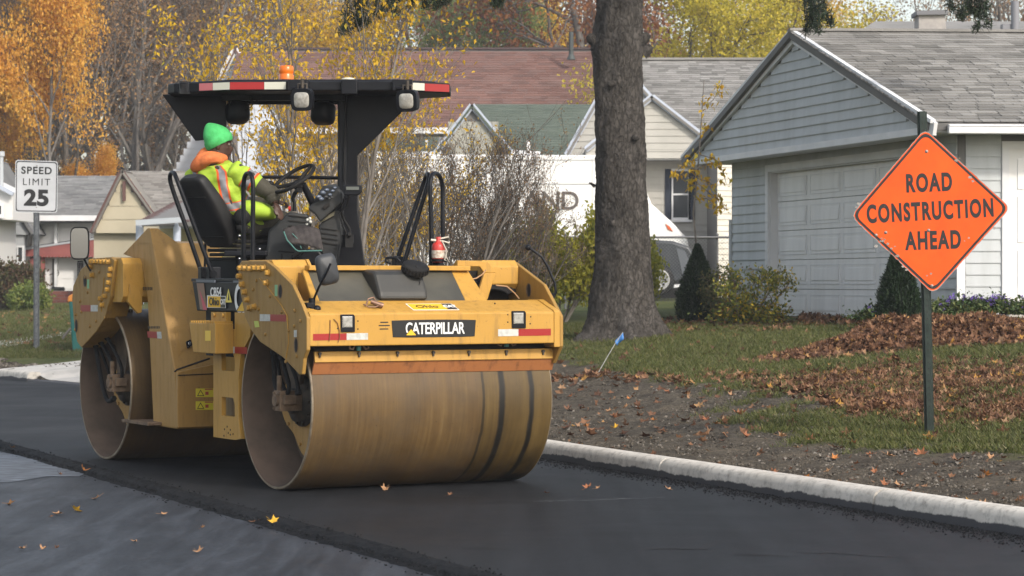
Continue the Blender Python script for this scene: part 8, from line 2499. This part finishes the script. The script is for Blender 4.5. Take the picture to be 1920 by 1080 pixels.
for x, y, c, s_ in ((18, 947, 3, .13), (106, 966, 3, .14), (98, 971, 1, .08), (181, 936, 3, .12), (306, 967, 3, .10), (43, 1032, 3, .09), (80, 1033, 3, .09), (106, 1031, 1, .06), (251, 1018, 3, .08), (372, 1037, 3, .10), (113, 892, 1, .07), (22, 841, 3, .10), (476, 981, 1, .10), (380, 992, 3, .06)):
    drop(x, y, c, s_, RL_, ROADG)
drop(157, 884, 2, .14, 'orange brown leaf on the seam edge beside the pale concrete patch', None)
drop(142, 959, 4, .14, 'bright yellow leaf alone on the old lane at lower left', None)
drop(511, 980, 4, .12, 'yellow leaf standing on the edge of the black seam', None, .9)
drop(722, 919, 3, .11, 'tan leaf on the new asphalt in front of the near drum end', None)
drop(843, 931, 1, .08, 'small brown leaf on the new asphalt left of the crack', None)
drop(1025, 927, 0, .08, 'small rust leaf just above the chalk line on the asphalt', None)
drop(1101, 917, 0, .12, 'rust leaf of the close pair on the asphalt near the kerb', None)
drop(1120, 918, 3, .09, 'pale leaf of the close pair on the asphalt near the kerb', None)
drop(1253, 919, 3, .11, 'tan leaf on the asphalt closest to the kerb', None)
drop(1181, 884, 2, .10, 'upright yellow straw leaf against the foot of the kerb', None, 1.2)
drop(1748, 827, 4, .16, 'bright yellow leaf in the grass right below the orange sign post', None)
drop(1848, 823, 4, .09, 'small yellow leaf in the grass right of the sign post', None)
drop(1533, 910, 4, .14, 'yellow and orange leaf on the soil just behind the kerb', None)
drop(1548, 909, 2, .12, 'orange leaf touching the yellow leaf behind the kerb', None)
drop(1153, 804, 4, .12, 'small amber leaf on the soil nearest the drum', None)
SG = 'dry leaves on the bare soil strip'; SL_ = 'dry orange brown maple leaf lying on the bare soil strip behind the kerb'
pts = [(1388, 779, .2), (1173, 765, .12), (1181, 749, .10), (1065, 769, .15), (1197, 769, .12), (1143, 773, .13), (1152, 784, .10), (1060, 794, .09), (1100, 802, .11), (1200, 780, .13), (1324, 788, .12), (1356, 789, .14), (1405, 797, .12), (1443, 791, .10), (1318, 815, .12), (1420, 808, .15), (1398, 821, .13), (1465, 821, .14), (1518, 827, .16), (1530, 793, .12), (1342, 797, .11), (1445, 766, .12), (1600, 835, .14), (1564, 841, .12), (1514, 849, .10), (1494, 842, .09), (1563, 862, .12), (1593, 862, .12), (1632, 855, .11), (1667, 857, .13), (1605, 872, .10), (1553, 886, .10), (1515, 898, .11), (1443, 893, .14), (1450, 888, .10), (1578, 907, .12), (1660, 910, .11), (1684, 911, .10), (1705, 937, .14), (1735, 938, .12), (1780, 941, .12), (1843, 949, .12), (1838, 959, .11), (1842, 900, .12), (1850, 893, .12), (1795, 867, .16), (1727, 856, .16), (1753, 874, .12), (1794, 842, .10), (1858, 862, .12), (1613, 814, .12), (1322, 756, .10), (1070, 745, .12), (1290, 742, .1), (1250, 735, .1), (1372, 743, .12), (1226, 790, .09), (1480, 804, .09), (1640, 888, .09), (1900, 905, .10), (1688, 893, .09), (1815, 958, .09), (1500, 905, .08), (1270, 800, .09)]
for i, (x, y, s_) in enumerate(pts): drop(x, y, (0, 3, 2, 1, 0, 3)[i % 6], s_, SL_, SG, .35)

def inb(a, lo_, hi): return (a > lo_) & (a < hi)
def ray_cells(N, px0, px1, py0, py1, seed):
    """ground points spread evenly over a patch of the photograph, then kept as world positions"""
    rg = np.random.default_rng(seed)
    px = rg.uniform(px0, px1, N); py = rg.uniform(py0, py1, N)
    Y = np.full(N, 14.0); g = np.zeros(N)
    lo_ = np.full(N, 13.5); hi = np.full(N, 110.0)
    # march coarse then refine
    Ys = np.arange(13.5, 110, .25); found = np.zeros(N, bool); Yf_ = np.full(N, 110.0)
    for y in Ys:
        X = (px - 960) / FPX * y; z = CAM_H - (py - HOR) / FPX * y
        hit = (z <= gz(X, y)) & ~found
        Yf_[hit] = y; found |= hit
    Yf_ -= rg.random(N) * .25
    X = (px - 960) / FPX * Yf_
    return X, Yf_, gz(X, Yf_), px, py, found
# litter drifts: a dense band from the sign to the right, patches, thin scatter
def litter():
    P = []; S = []
    rg = np.random.default_rng(21)
    def add(X, Y, Z, k, s0=.085, s1=.06, lift=.02):
        P.append(np.stack([X[k], Y[k], Z[k] + lift * rg.random(k.sum())], 1)); S.append(s0 + s1 * rg.random(k.sum()))
    X, Y, Z, px, py, f = ray_cells(21000, 1380, 1990, 668, 808, 1)
    top_ = np.interp(px, [1380, 1480, 1600, 1750, 1990], [708, 694, 682, 674, 668]); bot_ = np.interp(px, [1380, 1500, 1600, 1740, 1990], [716, 738, 772, 798, 790])
    wv_ = 5 * np.sin(px * .045) + 4 * np.sin(px * .11 + 1)
    d = np.clip(np.minimum(py - top_ - wv_ * .6 + 4, bot_ + wv_ + 14 - py) / 30, 0, 1) ** 1.5
    add(X, Y, Z, f & (rg.random(len(X)) < d * (.68 + .25 * np.sin(px * .02 + py * .09))), lift=.03)
    # leaf fringe along the soil edge at the left
    X, Y, Z, px, py, f = ray_cells(1500, 1036, 1420, 694, 735, 2)
    cen = np.interp(px, [1036, 1100, 1200, 1300, 1420], [714, 706, 708, 712, 706]); d = np.exp(-((py - cen - 6 * np.sin(px * .06)) / 7.5) ** 2) * (.45 + .55 * (np.sin(px * .09 + 1) > -.2))
    add(X, Y, Z, f & (rg.random(len(X)) < d * .75))
    # thin scatter on all lawns
    X, Y, Z, px, py, f = ray_cells(900, 1036, 1990, 610, 830, 3); add(X, Y, Z, f & (rg.random(len(X)) < .42))
    X, Y, Z, px, py, f = ray_cells(420, -40, 160, 580, 660, 4); add(X, Y, Z, f & (rg.random(len(X)) < .9), .10, .08)
    X, Y, Z, px, py, f = ray_cells(2600, 1500, 1990, 582, 612, 5); add(X, Y, Z, f & (rg.random(len(X)) < .75), lift=.06)
    X, Y, Z, px, py, f = ray_cells(500, 1225, 1500, 596, 622, 6); add(X, Y, Z, f & (rg.random(len(X)) < .6))
    # small crumbs of leaf on the soil
    X, Y, Z, px, py, f = ray_cells(1300, 1036, 1990, 725, 965, 7); s_ok = f & (kv(X, Y) > .2) & (soilness(X, Y) > .5) & (rg.random(len(X)) < .32); add(X, Y, Z, s_ok, .03, .045)
    P_ = np.concatenate(P); S_ = np.concatenate(S); N = len(P_)
    me = scatter('leaf_litter', MAPLE_V, MAPLE_F, P_, rotmats(rg.random(N) * 6.28, rg.normal(size=N) * .5, rg.normal(size=N) * .5), S_ * 1.02, M_fall)
    link('leaf_litter', me, kind='stuff', label='drifts of rust brown leaves scattered over the lawn round the sign post')
litter()
def pile():
    rg = np.random.default_rng(14)
    c = GH(1740, 655); c2 = GH(1700, 664)
    # a long low heap
    k_ = c.y / FPX
    cx, cy = c.x - .10, c.y + .7
    def hgt(x, y):
        u = (x - cx); w = (y - cy)
        left = np.where(u < 0, np.exp(-(u / .95) ** 2), np.exp(-(u / 1.9) ** 4) * (.72 + .28 * np.exp(-(u / .8) ** 2)))
        return .32 * left * np.exp(-(w / .62) ** 2) * (1 + .10 * np.sin(x * 5) + .08 * np.sin(x * 11 + y * 7))
    xs = np.linspace(cx - 2.3, cx + 3.4, 90); ys = np.linspace(cy - 1.8, cy + 1.8, 50)
    XX, YY = np.meshgrid(xs, ys); ZZ = gz(XX, YY) + hgt(XX, YY) - .03
    o = thing('leaf_pile', 'big raked heap of rust brown leaves on the lawn behind the orange sign', 'leaf pile', (cx, cy, float(gz(cx, cy))))
    idx = np.arange(XX.size).reshape(XX.shape); f = np.stack([idx[:-1, :-1], idx[:-1, 1:], idx[1:, 1:], idx[1:, :-1]], -1).reshape(-1, 4)
    b = MB(); b.add([(x - o.location.x, y - o.location.y, z - o.location.z) for x, y, z in zip(XX.ravel(), YY.ravel(), ZZ.ravel())], [tuple(q) for q in f], 0, True)
    b.build('heap_core', mat('leaf_mould', (.045, .02, .012), .95, col2=(.10, .045, .022), scale=12), o)
    N = 15000; X = rg.uniform(cx - 2.2, cx + 3.3, N); Y = cy + rg.normal(size=N) * .62
    H = hgt(X, Y); k = (H > .004 + .10 * rg.random(N)); X, Y, H = X[k], Y[k], H[k]; N = len(X)
    P = np.stack([X - o.location.x, Y - o.location.y, gz(X, Y) + H + .03 * rg.random(N) - .01 - o.location.z], 1)
    me = scatter('heap_leaves', MAPLE_V, MAPLE_F, P, rotmats(rg.random(N) * 6.28, rg.normal(size=N) * .8, rg.normal(size=N) * .8), .06 + .08 * rg.random(N), M_fall)
    link('heap_leaves', me, o, kind='stuff')
pile()
def grass():
    rg = np.random.default_rng(5)
    TV = [(-.5, 0, 0), (.5, 0, 0), (.12, .25, .62), (0, .62, 1.0)]; TF = [(0, 1, 2), (0, 2, 3)]
    m = leafmat('grass_blades', [(0, (.050, .064, .016)), (.4, (.085, .10, .026)), (.75, (.125, .125, .038)), (.93, (.12, .115, .05)), (1, (.17, .15, .075))], trans=.25)
    P = []; Hh = []
    def field(N, a, b_, c, d, seed, h0, h1, thin=1.0):
        X, Y, Z, px, py, f = ray_cells(N, a, b_, c, d, seed)
        s_ = soilness(X, Y); k = f & (rg.random(N) > s_ * 1.05 - .01) & (kv(X, Y) > .3) & (rg.random(N) < thin)
        tuft = .6 + .5 * np.sin(X * 3.1 + 1) * np.sin(Y * 2.3) + .3 * np.sin(X * 9 + Y * 7)
        P.append(np.stack([X[k], Y[k], Z[k] - .004], 1)); Hh.append((h0 + h1 * rg.random(k.sum())) * np.clip(.8 + .35 * tuft[k], .5, 1.5))
    field(150000, 1025, 1990, 608, 850, 1, .025, .045)
    field(26000, -40, 165, 574, 672, 2, .035, .05)
    field(5000, 1036, 1990, 720, 860, 3, .02, .03)
    field(9000, 1800, 1990, 604, 642, 4, .05, .07)
    P_ = np.concatenate(P); H_ = np.concatenate(Hh); N = len(P_)
    lean_ = rg.normal(size=N) * .35
    me = scatter('grass', TV, TF, P_, rotmats(rg.random(N) * 6.28, lean_, rg.normal(size=N) * .3), np.stack([.006 + .006 * rg.random(N), H_, H_], 1), m)
    link('grass', me, kind='stuff')
grass()
def pebbles():
    rg = np.random.default_rng(6)
    X, Y, Z, px, py, f = ray_cells(22000, 1030, 1990, 700, 975, 8)
    k = f & (rg.random(len(X)) < soilness(X, Y)) & (kv(X, Y) > .22); X, Y, Z = X[k], Y[k], Z[k]; N = len(X)
    tv = [(-.5, -.4, -.1), (.5, -.5, -.1), (.45, .5, -.1), (-.4, .4, -.1), (.05, .05, .5)]; tf = [(0, 1, 4), (1, 2, 4), (2, 3, 4), (3, 0, 4)]
    m = leafmat('soil_clods', [(0, (.034, .028, .021)), (.5, (.076, .064, .051)), (.85, (.125, .108, .088)), (1, (.2, .18, .155))], trans=0, rough=.95)
    me = scatter('soil_clods', tv, tf, np.stack([X, Y, Z], 1), rotmats(rg.random(N) * 6.28, rg.normal(size=N) * .3, rg.normal(size=N) * .3), .008 + .026 * rg.random(N) ** 3, m)
    link('soil_clods', me, kind='stuff')
    X, Y, Z, px, py, f = ray_cells(2500, -40, 165, 655, 690, 9); k = f & (soilness(X, Y) > .3); X, Y, Z = X[k], Y[k], Z[k]; N = len(X)
    me = scatter('soil_clods', tv, tf, np.stack([X, Y, Z], 1), rotmats(rg.random(N) * 6.28, rg.normal(size=N) * .3, rg.normal(size=N) * .3), .03 + .06 * rg.random(N) ** 2.5, m)
    link('soil_clods', me, kind='stuff')
pebbles()
# ------------------------------------------------------------------ thin autumn haze in the air
hz = MB(); hz.bx(-60, 60, -20, 165, -1.3, 24)
mh = bpy.data.materials.new('haze'); mh.use_nodes = True; nh = mh.node_tree
for n_ in list(nh.nodes):
    if n_.type == 'BSDF_PRINCIPLED': nh.nodes.remove(n_)
pv_ = nh.nodes.new('ShaderNodeVolumePrincipled'); pv_.inputs['Density'].default_value = .0006; pv_.inputs['Color'].default_value = (.90, .93, 1.0, 1)
nh.links.new(pv_.outputs[0], nh.nodes['Material Output'].inputs['Volume'])
hz.build('haze', mh, kind='stuff')
